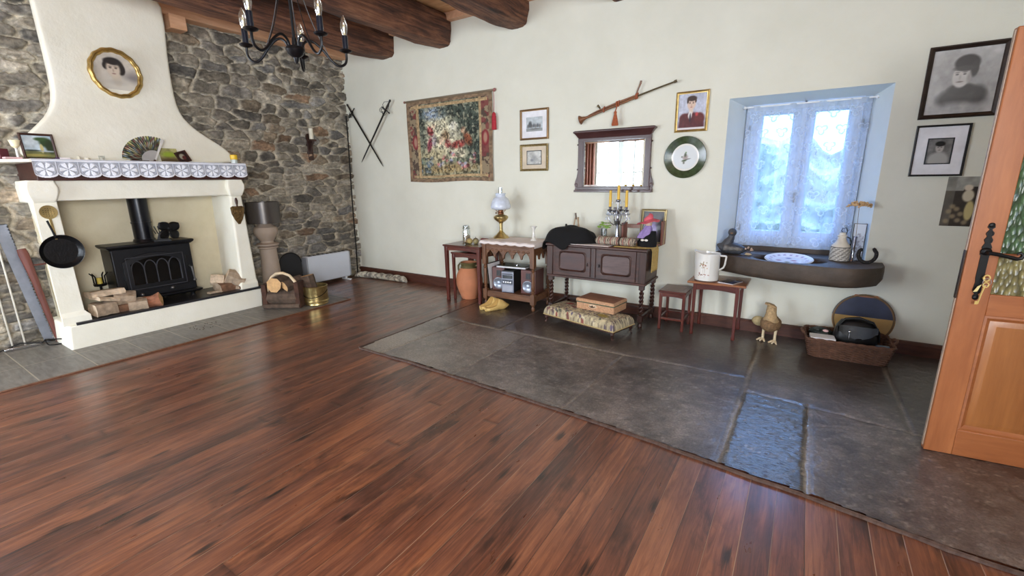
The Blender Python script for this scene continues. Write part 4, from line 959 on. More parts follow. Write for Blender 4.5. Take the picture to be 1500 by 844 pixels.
# ------------------------------------------------------------------ stone sink below the window
outer = [(-.67, 4.705), (-.66, 4.57), (-.57, 4.52), (-.40, 4.40), (-.20, 4.32), (0, 4.275), (.21, 4.255), (.34, 4.25), (.45, 4.31), (.555, 4.42), (.585, 4.55), (.59, 4.705)]
b = MB(); cxx, cyy = -.02, 4.6
def ring(s, z): return [(cxx+(x-cxx)*s, min(4.705, cyy+(y-cyy)*s), z) for x, y in outer]
b.loft([ring(.90, .592), ring(.965, .607), ring(.995, .64), ring(1.0, .70), ring(.995, .745), ring(.985, .752)])
sink = b.build('stone_sink', SINKM, bevel=0, smooth=40)
cut = MB(); cut.loft([[(-.07+.275*s*cos(a), 4.54+.19*s*sin(a), z) for a in [2*pi*k/40 for k in range(40)]] for s, z in ((.9, .685), (1, .72), (1.02, .80))]); co = cut.build('cut', SINKM)
def cut_out(o, c):
    m = o.modifiers.new('cut', 'BOOLEAN'); m.object = c; m.operation = 'DIFFERENCE'; m.solver = 'EXACT'
    dg = bpy.context.evaluated_depsgraph_get(); dg.update(); me = bpy.data.meshes.new_from_object(o.evaluated_get(dg)); o.modifiers.clear(); o.data = me; bpy.data.objects.remove(c)
cut_out(sink, co)
tag(sink, 'heavy dark stone sink ledge jutting from the wall under the window', 'sink')
def p_plate(u, v):
    im = canvas(u, (226, 226, 232)); r = np.hypot(u-.5, v-.5)*2; th = np.arctan2(v-.5, u-.5)
    k = ((np.abs(r-.82) < .07)*(np.sin(th*18) > .1))[..., None]*.6; im = im*(1-k)+np.array([150, 130, 170.])*k
    for a, rr, c in ((0, .12, (160, 90, 110)), (1.6, .2, (110, 110, 160)), (3.3, .22, (150, 100, 120)), (4.6, .16, (120, 130, 100)), (5.5, .24, (170, 120, 130))):
        blob(im, u, v, .5+rr*cos(a), .5+rr*sin(a), .06, .045, c, .4, 0, .8)
    return im
def plate(name, r, fn, loc, rot, label, cat, rim=None, parentless=True):
    t = thing(name, label, cat, loc); t.rotation_euler = rot
    b = MB(); b.lathe([(.001, -.004), (r*.55, -.004), (r*.6, 0), (r*.97, .018), (r, .02), (r*.98, .0235), (r*.6, .006), (r*.5, .003)], n=56, cap=False); b.build('body', WHITEC if rim is None else rim, t)
    return t
t = plate('decorated_plate', .185, None, (-.075, 4.535, .738), (R(7), 0, 0), 'large white plate with a pink and blue pattern lying in the stone sink', 'plate')
o = paint('painted_pattern', .34, .34, p_plate, t, .006, mask=lambda u, v: (u-.5)**2+(v-.5)**2 < .249, mat=attr_mat('glazed_print', .2))
for vtx in o.data.vertices:
    x, y, z = vtx.co; rr = math.hypot(x, z-.17); vtx.co = (x, z-.17, .0045 if rr < .1 else .0045+(rr-.1)*.245)

# things on the sill
DUCKM = M('mottled_slate', (66, 68, 74), .55, .1, .5, 20, .7, 50)
t = thing('duck_figure', 'grey duck figurine with raised head at the left end of the window sill', 'figurine', (-.545, 4.62, .755))
b = MB(); b.loft([[(x, w*cos(a), max(.0, h0+hh*sin(a))) for a in [2*pi*k/16 for k in range(16)]] for x, w, h0, hh in ((-.125, .006, .075, .006), (-.11, .022, .07, .022), (-.08, .045, .055, .045), (-.03, .065, .052, .056), (.03, .062, .05, .054), (.08, .045, .045, .045), (.11, .03, .045, .025), (.135, .008, .045, .008))])
b.tube([(-.045, 0, .07), (-.03, 0, .11), (-.008, 0, .145), (-.004, -.002, .175)], [.05, .04, .03, .026], 14)
b.ball((-.002, -.006, .20), (.037, .035, .038), 16, 10)
b.build('body', DUCKM, t, smooth=50)
b = MB(); b.loft([[(-.002+w*cos(a), y, .195+h*sin(a)) for a in [2*pi*k/10 for k in range(10)]] for y, w, h in ((-.03, .014, .012), (-.055, .012, .006), (-.07, .010, .003))]); b.build('bill', M('ochre_horn', (128, 98, 58), .5), t)
b = MB()
for s in (-1, 1): b.surf(lambda u, v, s=s: (-.06+.16*u, s*(.064+.008*sin(pi*v))*(1-.35*u*u), .035+.055*v*(1-.5*u)), 8, 5)
b.build('wings', M('barred_feathers', (96, 92, 88), .6, 0, .6, 30, .6, 60), t, solid=.006)
t = thing('flower_posy', 'tiny posy of dried flowers beside the duck figurine', 'flowers', (-.395, 4.6, .755))
b = MB()
for k in range(7): a = k*.9; b.tube([(0, 0, 0), (.01*cos(a), .01*sin(a), .02), (.028*cos(a), .02*sin(a), .045+.01*(k % 3))], .0018, 5)
b.build('stems', M('dry_stem', (84, 74, 70), .8), t)
b = MB()
for k in range(7): a = k*.9; b.ball((.03*cos(a), .022*sin(a), .048+.01*(k % 3)), .008, 8, 6, amp=.4, seed=k)
b.build('petals', M('pale_petals', (196, 170, 150), .8, 0, .3), t)
b = MB(); b.ball((.0, -.02, .011), (.03, .02, .011), 10, 6, amp=.4); b.build('moss', M('beige_moss', (180, 160, 130), .9), t)
def p_weave(u, v):
    im = canvas(u, (190, 186, 178)); k = ((np.sin((u*60+v*14)*1.0)*np.sin(v*34-u*10)) > .1)[..., None]*.75; return im*(1-k)+np.array([96, 92, 88.])*k
t = thing('cased_bottle', 'squat white bottle in a woven case on the right of the sill', 'bottle', (.285, 4.655, .755))
b = MB(); b.lathe([(.066, .118), (.064, .128), (.045, .15), (.032, .175), (.028, .2), (.034, .205), (.034, .213), (.024, .215), (.022, .235), (.001, .237)], n=28); b.build('bottle', M('cream_pottery', (214, 206, 192), .4), t)
b = MB(); b.lathe([(.066, 0), (.071, .005), (.071, .112), (.068, .118), (.001, .12)], n=40); o = b.build('woven_case', attr_mat('woven_cane', .7, .4, 120), t)
vv = np.array([v.co for v in o.data.vertices]); 
b2 = MB(); b2.surf(lambda u, v: (.0715*cos(2*pi*u), .0715*sin(2*pi*u), .004+.11*v), 90, 24); o2 = b2.build('weave', attr_mat('woven_cane'), t)
uu = np.array([((math.atan2(v.co.y, v.co.x)/(2*pi)) % 1, (v.co.z)/.115) for v in o2.data.vertices]); colour_mesh(o2, np_lin(p_weave(uu[:, 0], uu[:, 1]))); colour_mesh(o, np_lin(canvas(vv[:, 0], (60, 56, 54))))
b = MB(); b.tube([(.022, 0, .225), (.03, 0, .25), (.018, 0, .275), (-.006, 0, .27), (-.012, 0, .25), (0, 0, .238)], .0035, 6); b.tube([(.033, 0, .20), (.055, 0, .19), (.066, 0, .15), (.06, 0, .13)], .005, 6); b.build('wire_loop', BLACKM, t)
t = thing('bud_vase', 'slim glass vase with one dried flower head beside the horseshoe', 'vase', (.372, 4.65, .753))
b = MB(); b.lathe([(.022, 0), (.023, .004), (.012, .03), (.011, .12), (.016, .21), (.0145, .21), (.009, .12), (.008, .03)], n=20, cap=False); b.build('glass', glass('smoky_glass', (.55, .6, .75), .05, .3), t)
b = MB(); b.tube([(.004, 0, .01), (.003, 0, .2), (-.002, 0, .33), (-.008, .0, .462)], .0016, 6)
for k in range(12): a = k*.52; b.tube([(-.008, 0, .455), (-.008+.035*cos(a), .03*sin(a), .472), (-.008+.07*cos(a)*(1 if k % 2 else .7), .055*sin(a), .478-.004*(k % 3))], .0009, 4)
b.build('stem', M('straw_stem', (120, 96, 66), .8), t)
b = MB(); rs = random.Random(4)
for k in range(110): a = rs.uniform(0, 2*pi); q = rs.uniform(0, 1)**.6; b.ball((-.008+.082*q*cos(a), .06*q*sin(a), .484-.024*q*q+rs.uniform(-.010, .012)), .0072, 6, 4, amp=.4, seed=k)
tag(b.build('flower_head', M('dry_umbel', (204, 168, 122), .9, 0, .3), t), kind='stuff')
t = thing('leaning_tile', 'pale patterned tile with a dark edge leaning behind the bud vase', 'tile', (.398, 4.70, .755), -6, rx=-5)
b = MB(); b.box(-.045, .045, -.008, 0, 0, .31); b.build('tile_body', M('dark_slate_edge', (50, 54, 60), .5), t, bevel=.002)
def p_tile(u, v):
    im = canvas(u, (198, 208, 224)); k = (fbm(u, v*3, 7, 3) > .56)[..., None]*((v < .75)[..., None])*.6; return im*(1-k)+np.array([120, 120, 140.])*k
paint('painted_face', .078, .30, p_tile, t, .005, y=-.009, z0=.005)
t = thing('horseshoe', 'dark iron horseshoe propped open end up at the right end of the sill', 'horseshoe', (.463, 4.58, .768), 0, rx=-8)
b = MB(); pts = [(.052*cos(R(a))*(1.0 if a < 360 else 1), 0, .058+.066*sin(R(a))) for a in range(128, 128+285, 12)]
pts = [(-.058*sin(R(a)), 0, .062-.066*cos(R(a))) for a in range(-142, 143, 12)]; pts = [(p[0]*(1 if p[2] < .09 else .9), 0, p[2]) for p in pts]
b.tube(pts, [.004]+[.0065]*(len(pts)-2)+[.004], 8, flat=2.1, up=(0, 1, 0)); b.build('shoe', M('rusty_iron', (30, 27, 27), .6, .5, .2), t)
b = MB()
for i in (4, 7, 10, 13, 16, 19): p = pts[i]; b.box(p[0]-.003, p[0]+.003, -.011, -.007, p[2]-.003, p[2]+.003)
b.build('nail_holes', M('dark_brass', (70, 54, 30), .6), t)

# ------------------------------------------------------------------ open door at the right
dd = Vector((.39, .04, 0)).normalized(); rz = math.degrees(math.atan2(dd.y, dd.x))
t = bpy.data.objects.new('door_1', None); COL.objects.link(t); t.location = (.683, 3.0, .012); t.rotation_euler = (0, 0, R(rz)); struct(t, 'open honey-coloured wooden door with green glass')
DOORW = wood('honey_pine', (150, 86, 46), (182, 113, 66), .4, (7, 7, .9), .12, .1); DOORWX = wood('honey_pine_across', (148, 84, 44), (178, 109, 62), .4, (.9, 7, 7), .12, .1); PANW = wood('honey_panel', (146, 88, 42), (178, 114, 60), .38, (9, 9, .5), .15, .1)
def dpart(b, nm, m, **k): o = b.build(nm, m, t, **k); o['kind'] = 'structure'; return o
DWD = .80
b = MB(); b.box(0, .115, 0, .042, 0, 2.06); dpart(b, 'stile', DOORW, bevel=.004)
b = MB(); b.box(DWD-.115, DWD, 0, .042, 0, 2.06); dpart(b, 'stile', DOORW, bevel=.004)
for z0, z1 in ((0, .145), (.765, .872), (1.055, 1.072), (1.95, 2.06)):
    b = MB(); b.box(.1145, DWD-.1145, .002, .040, z0, z1); dpart(b, 'rail', DOORWX, bevel=.003)
b = MB(Matrix.Translation((DWD/2, 0, 0))); b.rframe(.572, .622, [(0, .03), (0, .006), (.012, .004), (.022, .012), (.03, .016), (.03, .03)], z0=.144); dpart(b, 'moulding', DOORWX)
b = MB(Matrix.Translation((DWD/2, 0, 0))); b.loft([[(-x, y, z0), (x, y, z0), (x, y, z1), (-x, y, z1)] for x, z0, z1, y in ((.262, .17, .742, .03), (.262, .17, .742, .016), (.235, .198, .714, .006), (.232, .2, .711, .006))]); dpart(b, 'panel', PANW)
def hammered(nm, col, rough=.25):
    m = bpy.data.materials.new(nm); m.use_nodes = True; q = NT(m); v = q.mapping((60, 60, 26)); vo = q.new('TexVoronoi', feature='F1'); q.link(v, vo.inputs['Vector']); vo.inputs['Scale'].default_value = 1
    q.link(q.ramp(vo.outputs['Distance'], [(.1, tuple(x*1.25 for x in lin(col))), (.75, tuple(x*.4 for x in lin(col)))]), q.b.inputs['Base Color']); q.b.inputs['Roughness'].default_value = rough
    q.b.inputs['Transmission Weight'].default_value = .25; q.bump(vo.outputs['Distance'], .8, .01); return m
b = MB(); b.box(.1, DWD-.1, .016, .026, 1.065, 1.96); dpart(b, 'glass_pane', hammered('green_hammered_glass', (88, 118, 80)), smooth=0)
b = MB(); b.box(.1, DWD-.1, .016, .026, .865, 1.062); dpart(b, 'glass_pane', hammered('amber_hammered_glass', (150, 140, 92)), smooth=0)
b = MB(); b.box(-.004, .0, .014, .030, .02, 2.05); dpart(b, 'door_edge', M('window_lit_edge', (170, 150, 132), .5))  # pale strip stands in for window light on the door's edge
b = MB(); b.box(-.0055, -.001, .010, .032, .84, 1.08); dpart(b, 'latch_plate', M('dark_bronze', (62, 48, 40), .45, .7))
# wrought iron lock plate
b = MB(); P = [(.0, .845), (.012, .86), (.004, .875), (.016, .89), (.014, .91), (.012, .93), (.015, .95), (.015, 1.06), (.02, 1.065), (.014, 1.085), (.018, 1.10), (.010, 1.12), (.016, 1.135), (.008, 1.15), (.012, 1.17), (.004, 1.185), (.014, 1.195), (.010, 1.208), (.0, 1.215)]
poly = [(.062+x, z) for x, z in P]+[(.062-x, z) for x, z in P[::-1][1:-1]]
b.prism(poly, -.005, 0); 
for z in (1.13, 1.165, .885): b.oframe(.014, .014, [(0, -.008), (0, -.002), (.005, -.002), (.005, -.008)], c=(.062, z), n=14)
for z in (1.205, .853): b.ball((.062, -.005, z), (.012, .005, .012), 10, 6)
b.ball((.062, -.006, 1.08), (.022, .012, .018), 12, 8)
dpart(b, 'lock_plate', BLACKM, bevel=.001)
b = MB(); b.tube([(.062, -.005, 1.078), (.064, -.05, 1.078), (.08, -.062, 1.076), (.12, -.062, 1.066), (.15, -.062, 1.058), (.163, -.062, 1.062), (.168, -.062, 1.077), (.158, -.062, 1.086), (.147, -.062, 1.08)], [.009, .009, .009, .008, .009, .009, .008, .007, .006], 8); dpart(b, 'door_handle', BLACKM)
k = thing('key', 'brass key with a second one on a ring hanging from the door lock', 'key', (.683+.062*dd.x+.012, 3.0+.062*dd.y-.02, .955), rz)
KB = M('key_brass', (216, 190, 120), .3, .7, .1)
b = MB(); b.cyl((.0, 0, .01), (.0, .018, .01), .004, n=8); b.oframe(.014, .017, [(0, -.004), (0, .0), (.005, .0), (.005, -.004)], c=(.008, .012), n=18); b.build('inserted_key', KB, k)
b = MB(); b.oframe(.016, .018, [(0, -.009), (0, -.006), (.002, -.006), (.002, -.009)], c=(.010, -.006), n=20); b.build('ring', CHROME, k)
b = MB(); b.tube([(.006, -.008, -.022), (.0, -.008, -.06), (-.006, -.008, -.115)], .0035, 6); b.box(-.017, -.006, -.009, -.007, -.118, -.102); b.oframe(.012, .014, [(0, -.010), (0, -.006), (.004, -.006), (.004, -.010)], c=(.008, -.02), n=16); b.build('hanging_key', KB, k)
b = MB(); b.prism([(-.018, -.03), (-.006, -.02), (-.016, -.055), (-.03, -.058)], -.006, -.003); b.build('tag', M('straw_tag', (206, 190, 130), .6), k)

# ------------------------------------------------------------------ things hanging on the back wall
WY = 4.698
def frame_pic(name, label, xc, z0, w, h, fw, mat, fn, mount=None, win=None, depth=.02, res=.005, prof=None, glassy=.25, inner=None):
    t = thing(name, label, 'picture', (xc, WY, z0))
    prof = prof or [(0, 0), (0, -depth), (fw*.35, -depth*1.2), (fw*.75, -depth*.8), (fw, -depth*.75), (fw, 0)]
    b = MB(); b.rframe(w, h, prof); b.build('frame', mat, t)
    iw, ih = w-2*fw, h-2*fw
    if mount:
        b = MB(); b.box(-iw/2-.002, iw/2+.002, -.006, -.002, fw-.002, h-fw+.002); b.build('mount', mount, t, smooth=0)
        ww, wh, zz = win; 
        if inner: b = MB(); b.rframe(ww+.014, wh+.014, [(0, -.0062), (0, -.0085), (.008, -.0085), (.008, -.0062)], z0=zz-.007); b.build('slip', inner, t)
        paint('photograph', ww, wh, fn, t, res, y=-.0072, z0=zz, mat=attr_mat('glazed_photo', glassy))
    else: paint('photograph', iw, ih, fn, t, res, y=-.004, z0=fw, mat=attr_mat('glazed_photo', glassy))
    return t
def p_tap(u, v):
    im = canvas(u, (120, 112, 88)); n = fbm(u*1.3, v, 13, 2, 5); n2 = fbm(u*1.3, v, 34, 7, 3)
    im = canvas(u, (104, 108, 90))*(.55+.9*n[..., None])
    blob(im, u, v, .40, .55, .24, .28, (206, 200, 172), .35, 10); blob(im, u, v, .32, .83, .16, .07, (146, 160, 176), .4); blob(im, u, v, .3, .32, .22, .10, (176, 166, 132), .3)
    for cx, cy, rx, ry in ((.72, .75, .17, .2), (.80, .5, .1, .3), (.16, .8, .08, .12), (.18, .55, .06, .2), (.6, .85, .14, .07), (.88, .4, .06, .35), (.44, .84, .08, .06)):
        blob(im, u, v, cx, cy, rx, ry, (56, 66, 60), .4, 0, .6)
    blob(im, u, v, .5, .16, .4, .06, (168, 138, 92), .5, 0, .7)
    for cx, cy, rx, ry, c, a in ((.29, .62, .035, .06, (150, 50, 52), 20), (.275, .47, .03, .09, (140, 60, 74), -14), (.335, .68, .022, .03, (214, 190, 164), 0), (.33, .52, .03, .07, (168, 150, 160), 0), (.57, .66, .05, .05, (216, 212, 196), 0), (.58, .57, .06, .05, (188, 184, 166), 0), (.47, .55, .05, .07, (150, 124, 92), 0), (.5, .46, .04, .05, (164, 70, 70), 0), (.62, .44, .08, .045, (150, 62, 58), 15), (.73, .50, .04, .08, (134, 74, 50), 20), (.68, .60, .03, .04, (200, 160, 130), 0), (.6, .33, .12, .06, (206, 196, 168), 0), (.42, .5, .04, .05, (206, 178, 150), 0)):
        blob(im, u, v, cx, cy, rx, ry, c, .3, a, .9)
    rs = random.Random(2)
    for k in range(46):
        cx = rs.uniform(.36, .82); cy = .17+.13*abs(sin(cx*9))+rs.uniform(-.05, .05); blob(im, u, v, cx, cy, .018, .02, rs.choice([(186, 120, 116), (150, 150, 170), (196, 186, 160), (140, 70, 74), (108, 118, 96)]), .4, 0, .85)
    for k in range(30): blob(im, u, v, rs.uniform(.13, .3), rs.uniform(.12, .3), .02, .022, rs.choice([(96, 112, 128), (120, 128, 96), (70, 84, 92)]), .4, 0, .7)
    im *= (.68+.64*n2)[..., None]; n5 = fbm(u*1.4, v, 46, 21, 2); im *= np.where(n5 > .56, .62, 1.06)[..., None]; n6 = fbm(u*1.4, v, 30, 31, 2); kk = ((n6 > .66))[..., None]*.5; im = im*(1-kk)+np.array([196, 190, 160.])*kk
    # borders
    bd = ((u < .145) | (u > .875))[..., None]; fl = canvas(u, (84, 70, 60)); k = (fbm(u*2.2, v*1.6, 14, 5, 3) > .5)[..., None]*.75; fl = fl*(1-k)+np.array([164, 148, 118.])*k
    k = (fbm(u*2, v*1.6, 10, 15, 3) > .58)[..., None]*.8; fl = fl*(1-k)+np.array([120, 58, 58.])*k
    for cx in (.095, .925): blob(fl, u, v, cx, .5, .04, .09, (128, 44, 50), .15); blob(fl, u, v, cx, .5, .022, .06, (170, 130, 110), .3)
    im = np.where(bd, fl, im)
    gold = np.array([176, 150, 112.])*(.8+.35*vnoise(u, v, 60))[..., None]; br = np.array([128, 106, 84.])*(.8+.4*vnoise(u, v, 50, 3))[..., None]
    g = (((np.abs(u-.14) < .017) | (np.abs(u-.868) < .014)) & (v > .05) | ((np.abs(v-.925) < .016) | (np.abs(v-.07) < .016)) & (u > .05) & (u < .95))[..., None]; im = np.where(g, gold, im)
    e = ((u < .035) | (u > .962) | (v < .045) | (v > .955))[..., None]; return np.where(e, br, im)
t = thing('tapestry', 'woven pastoral tapestry of figures under trees hanging on the white wall', 'tapestry', (-4.005, WY-.016, 1.445))
o = paint('woven_cloth', 1.42, 1.045, p_tap, t, .0045, maxn=330, mat=attr_mat('tapestry_wool', .95, .5, 220, .12))
for vt in o.data.vertices:
    x, y, z = vt.co; vt.co = (x*(1-.006*sin(z*6)), -.006*sin(x*9+1)*(1-z)-.004*sin(x*23), z+.008*sin(x*5)*(1-z/1.05))
b = MB(); b.cyl((-.735, .0, 1.05), (.74, .0, 1.05), .0125, n=12); b.build('hanging_rod', M('drab_rod', (118, 104, 84), .5), t)
b = MB(); b.ball((.75, 0, 1.05), .02, 12, 8); b.ball((-.74, 0, 1.05), .016, 12, 8); b.build('rod_ends', M('rose_finial', (150, 100, 96), .5), t)
b = MB(); b.tube([(.745, -.012, 1.05), (.752, -.014, .93), (.748, -.016, .80)], .003, 5); b.lathe([(.006, .0), (.026, -.02), (.024, -.04), (.03, -.05), (.034, -.2), (.001, -.2)], c=(.748, -.018, .80), n=14, sy=.55); b.build('tassel', M('crimson_silk', (166, 40, 52), .8, 0, .2, 40), t)

def p_team(u, v):
    im = canvas(u, (178, 186, 190)); n = fbm(u, v, 9, 3); im *= (.8+.35*n)[..., None]; rect(im, u, v, 0, 1, 0, .22, (120, 122, 118), .8)
    for k in range(7): blob(im, u, v, .12+.12*k, .36+.03*(k % 2), .055, .14, (52, 56, 60) if k % 2 else (86, 82, 80), .35)
    blob(im, u, v, .25, .5, .1, .2, (60, 64, 66), .4); blob(im, u, v, .55, .16, .3, .03, (60, 56, 54), .5); return im
frame_pic('framed_photograph', 'small framed photograph of a horse team, white mount, upper of two beside the tapestry', -2.717, 1.902, .372, .333, .022, M('thin_gilt_wood', (132, 104, 70), .4, .5, .2), p_team, M('white_mount', (226, 226, 230), .8), (.215, .155, .092))
def p_etch(u, v):
    im = canvas(u, (164, 162, 152)); im *= (.72+.5*fbm(u, v, 10, 6))[..., None]; blob(im, u, v, .5, .45, .2, .3, (90, 88, 84), .6, 0, .7); blob(im, u, v, .35, .3, .1, .1, (60, 58, 58), .4, 0, .7); blob(im, u, v, .8, .8, .3, .2, (196, 194, 186), .4, 0, .6); return im
frame_pic('framed_etching', 'small etching in a beaded gilt frame with beige mount, lower of two beside the tapestry', -2.72, 1.553, .372, .30, .026, M('beaded_gilt', (138, 120, 78), .45, .6, .4, 60, .8, 90), p_etch, M('beige_mount', (206, 192, 170), .8), (.185, .145, .078), inner=M('black_slip', (30, 34, 40), .5))
def p_boy(u, v):
    im = canvas(u, (186, 190, 206)); im *= (.93+.14*fbm(u, v, 4, 3))[..., None]
    blob(im, u, v, .5, .10, .46, .38, (88, 38, 42), .08); blob(im, u, v, .24, .3, .18, .16, (92, 42, 44), .15); blob(im, u, v, .78, .3, .18, .16, (96, 44, 44), .15)
    im *= (.86+.28*fbm(u, v, 14, 5))[..., None]
    blob(im, u, v, .47, .52, .075, .10, (214, 194, 178), .2); blob(im, u, v, .44, .40, .07, .10, (226, 224, 222), .25); blob(im, u, v, .45, .33, .03, .12, (50, 40, 50), .3); blob(im, u, v, .68, .42, .05, .05, (190, 70, 74), .5)
    blob(im, u, v, .47, .72, .15, .165, (216, 190, 172), .1); blob(im, u, v, .48, .865, .17, .075, (70, 56, 50), .15); blob(im, u, v, .335, .80, .035, .07, (76, 60, 54), .2); blob(im, u, v, .615, .80, .03, .06, (76, 60, 54), .2)
    for x in (.41, .53): blob(im, u, v, x, .735, .025, .012, (64, 50, 48), .5); blob(im, u, v, x, .765, .035, .007, (90, 70, 62), .5)
    blob(im, u, v, .47, .68, .014, .035, (190, 160, 144), .6); blob(im, u, v, .47, .625, .038, .010, (166, 100, 98), .5)
    rect(im, u, v, 0, 1, 0, .055, (214, 208, 208)); return im
frame_pic('framed_portrait', 'tinted photograph of a young man in a dark red jacket in a slim gilt frame', -1.007, 1.877, .294, .362, .022, GOLD, p_boy, depth=.016, res=.004)
def p_old(u, v):
    im = canvas(u, (186, 184, 182)); n = fbm(u, v, 3, 4); r = np.hypot((u-.5)*1.0, (v-.5)); im = im*(1.0-.0*r[..., None])*(.9+.2*n)[..., None]
    blob(im, u, v, .5, .52, .42, .4, (142, 141, 140), .6, 0, .85)
    blob(im, u, v, .52, .23, .36, .19, (58, 56, 57), .18); blob(im, u, v, .52, .08, .4, .09, (176, 175, 174), .6)
    blob(im, u, v, .72, .3, .15, .12, (66, 64, 64), .3); blob(im, u, v, .5, .38, .2, .09, (52, 50, 51), .2); im *= (.88+.24*fbm(u, v, 12, 9))[..., None]
    blob(im, u, v, .47, .58, .135, .175, (194, 190, 186), .1); blob(im, u, v, .52, .78, .185, .125, (56, 54, 55), .12); blob(im, u, v, .64, .68, .06, .12, (62, 60, 60), .2); blob(im, u, v, .50, .70, .16, .04, (70, 68, 68), .3)
    for x in (.40, .51): blob(im, u, v, x, .61, .024, .011, (70, 66, 66), .4); blob(im, u, v, x, .64, .035, .008, (110, 104, 102), .5)
    blob(im, u, v, .45, .56, .016, .04, (166, 160, 156), .6); blob(im, u, v, .455, .495, .05, .009, (110, 96, 94), .5); blob(im, u, v, .58, .55, .03, .08, (150, 146, 143), .6)
    blob(im, u, v, .45, .515, .09, .05, (170, 165, 162), .7, 0, .4); blob(im, u, v, .455, .495, .045, .008, (92, 82, 80), .4); return im
frame_pic('large_portrait', 'large dark-framed photograph of an old woman in a black hat, highest on the right', .842, 1.855, .422, .497, .03, M('black_gilt_frame', (52, 40, 34), .35, .3, .4, 20), p_old, depth=.024, res=.004, prof=[(0, 0), (0, -.02), (.01, -.03), (.018, -.024), (.024, -.02), (.03, -.014), (.03, 0)])
def p_wom(u, v):
    im = canvas(u, (120, 118, 116)); im *= (.7+.5*fbm(u, v, 7, 3))[..., None]; blob(im, u, v, .5, .12, .44, .34, (168, 166, 162), .15); blob(im, u, v, .5, .64, .17, .2, (176, 170, 164), .12); blob(im, u, v, .5, .80, .21, .11, (38, 36, 36), .15)
    for x in (.43, .57): blob(im, u, v, x, .66, .03, .014, (60, 56, 56), .5)
    blob(im, u, v, .5, .55, .05, .012, (96, 84, 82), .5); blob(im, u, v, .5, .61, .018, .04, (150, 142, 138), .6); return im
frame_pic('small_portrait', 'small old photograph of a woman in a white mount and thin black frame', .79, 1.44, .305, .372, .014, M('black_lacquer', (22, 22, 24), .3), p_wom, M('white_mount'), (.135, .175, .095), depth=.016, inner=M('black_slip'))
def p_still(u, v):
    im = canvas(u, (58, 50, 44)); rect(im, u, v, 0, 1, .72, 1, (150, 148, 140)); rect(im, u, v, 0, .16, .0, 1, (126, 122, 112), .55); rect(im, u, v, .30, 1, .62, .80, (44, 34, 30)); im *= (.8+.4*fbm(u, v, 8, 2))[..., None]
    blob(im, u, v, .40, .62, .10, .12, (196, 184, 160), .15); blob(im, u, v, .38, .78, .08, .06, (206, 190, 170), .2); blob(im, u, v, .46, .32, .08, .2, (188, 172, 120), .15)
    for cx, cy in ((.12, .3), (.2, .2), (.3, .12), (.25, .35), (.1, .1), (.33, .25), (.42, .08), (.17, .4)): blob(im, u, v, cx, cy, .05, .045, (156, 140, 110), .4, 0, .8)
    blob(im, u, v, .7, .45, .12, .14, (60, 66, 78), .3); return im
t = thing('unframed_print', 'unframed dark still life print pinned beside the door', 'print', (1.035, WY, 1.07)); paint('sheet', .32, .365, p_still, t, .005, y=-.003); b = MB(); b.box(-.16, .16, -.002, 0, 0, .365); b.build('backing', CREAMM, t, smooth=0)
def p_bird(u, v):
    im = canvas(u, (214, 218, 220)); 
    blob(im, u, v, .5, .5, .11, .09, (150, 130, 126), .4, 30, .8); blob(im, u, v, .5, .60, .05, .08, (90, 96, 80), .4); blob(im, u, v, .46, .36, .10, .04, (80, 92, 70), .4, 10); blob(im, u, v, .6, .42, .12, .02, (96, 92, 84), .4, 10); blob(im, u, v, .52, .7, .03, .03, (100, 130, 80), .4); blob(im, u, v, .36, .52, .03, .03, (84, 96, 84), .4); blob(im, u, v, .45, .27, .04, .05, (110, 112, 100), .4)
    return im
t = thing('wall_plate', 'white plate with a broad mottled dark green rim hanging on the wall', 'plate', (-1.035, WY, 1.645))
b = MB()
def pl(rr): return rr
rings = []
for rr, y in ((.10, -.004), (.125, -.006), (.19, -.024), (.195, -.027), (.192, -.03), (.136, -.0145), (.126, -.0115)): rings.append([(rr*cos(a), y, rr*sin(a)) for a in [2*pi*k/96 for k in range(96)]])
b.loft(rings, cap=False); b.build('rim', M('green_glaze', (50, 66, 40), .2, 0, .45, 30, .2, 30, coat=.5), t, smooth=50)
b = MB(); b.lathe([(.128, .012), (.118, .008), (.001, .008)], n=48, cap=False); b.v = [(p[0], -p[2], p[1]) for p in b.v]; b.build('centre', WHITEC, t)
o = paint('painted_bird', .22, .22, p_bird, t, .004, y=-.0086, z0=-.11, mask=lambda u, v: (u-.5)**2+(v-.5)**2 < .249, mat=attr_mat('glazed_print'))

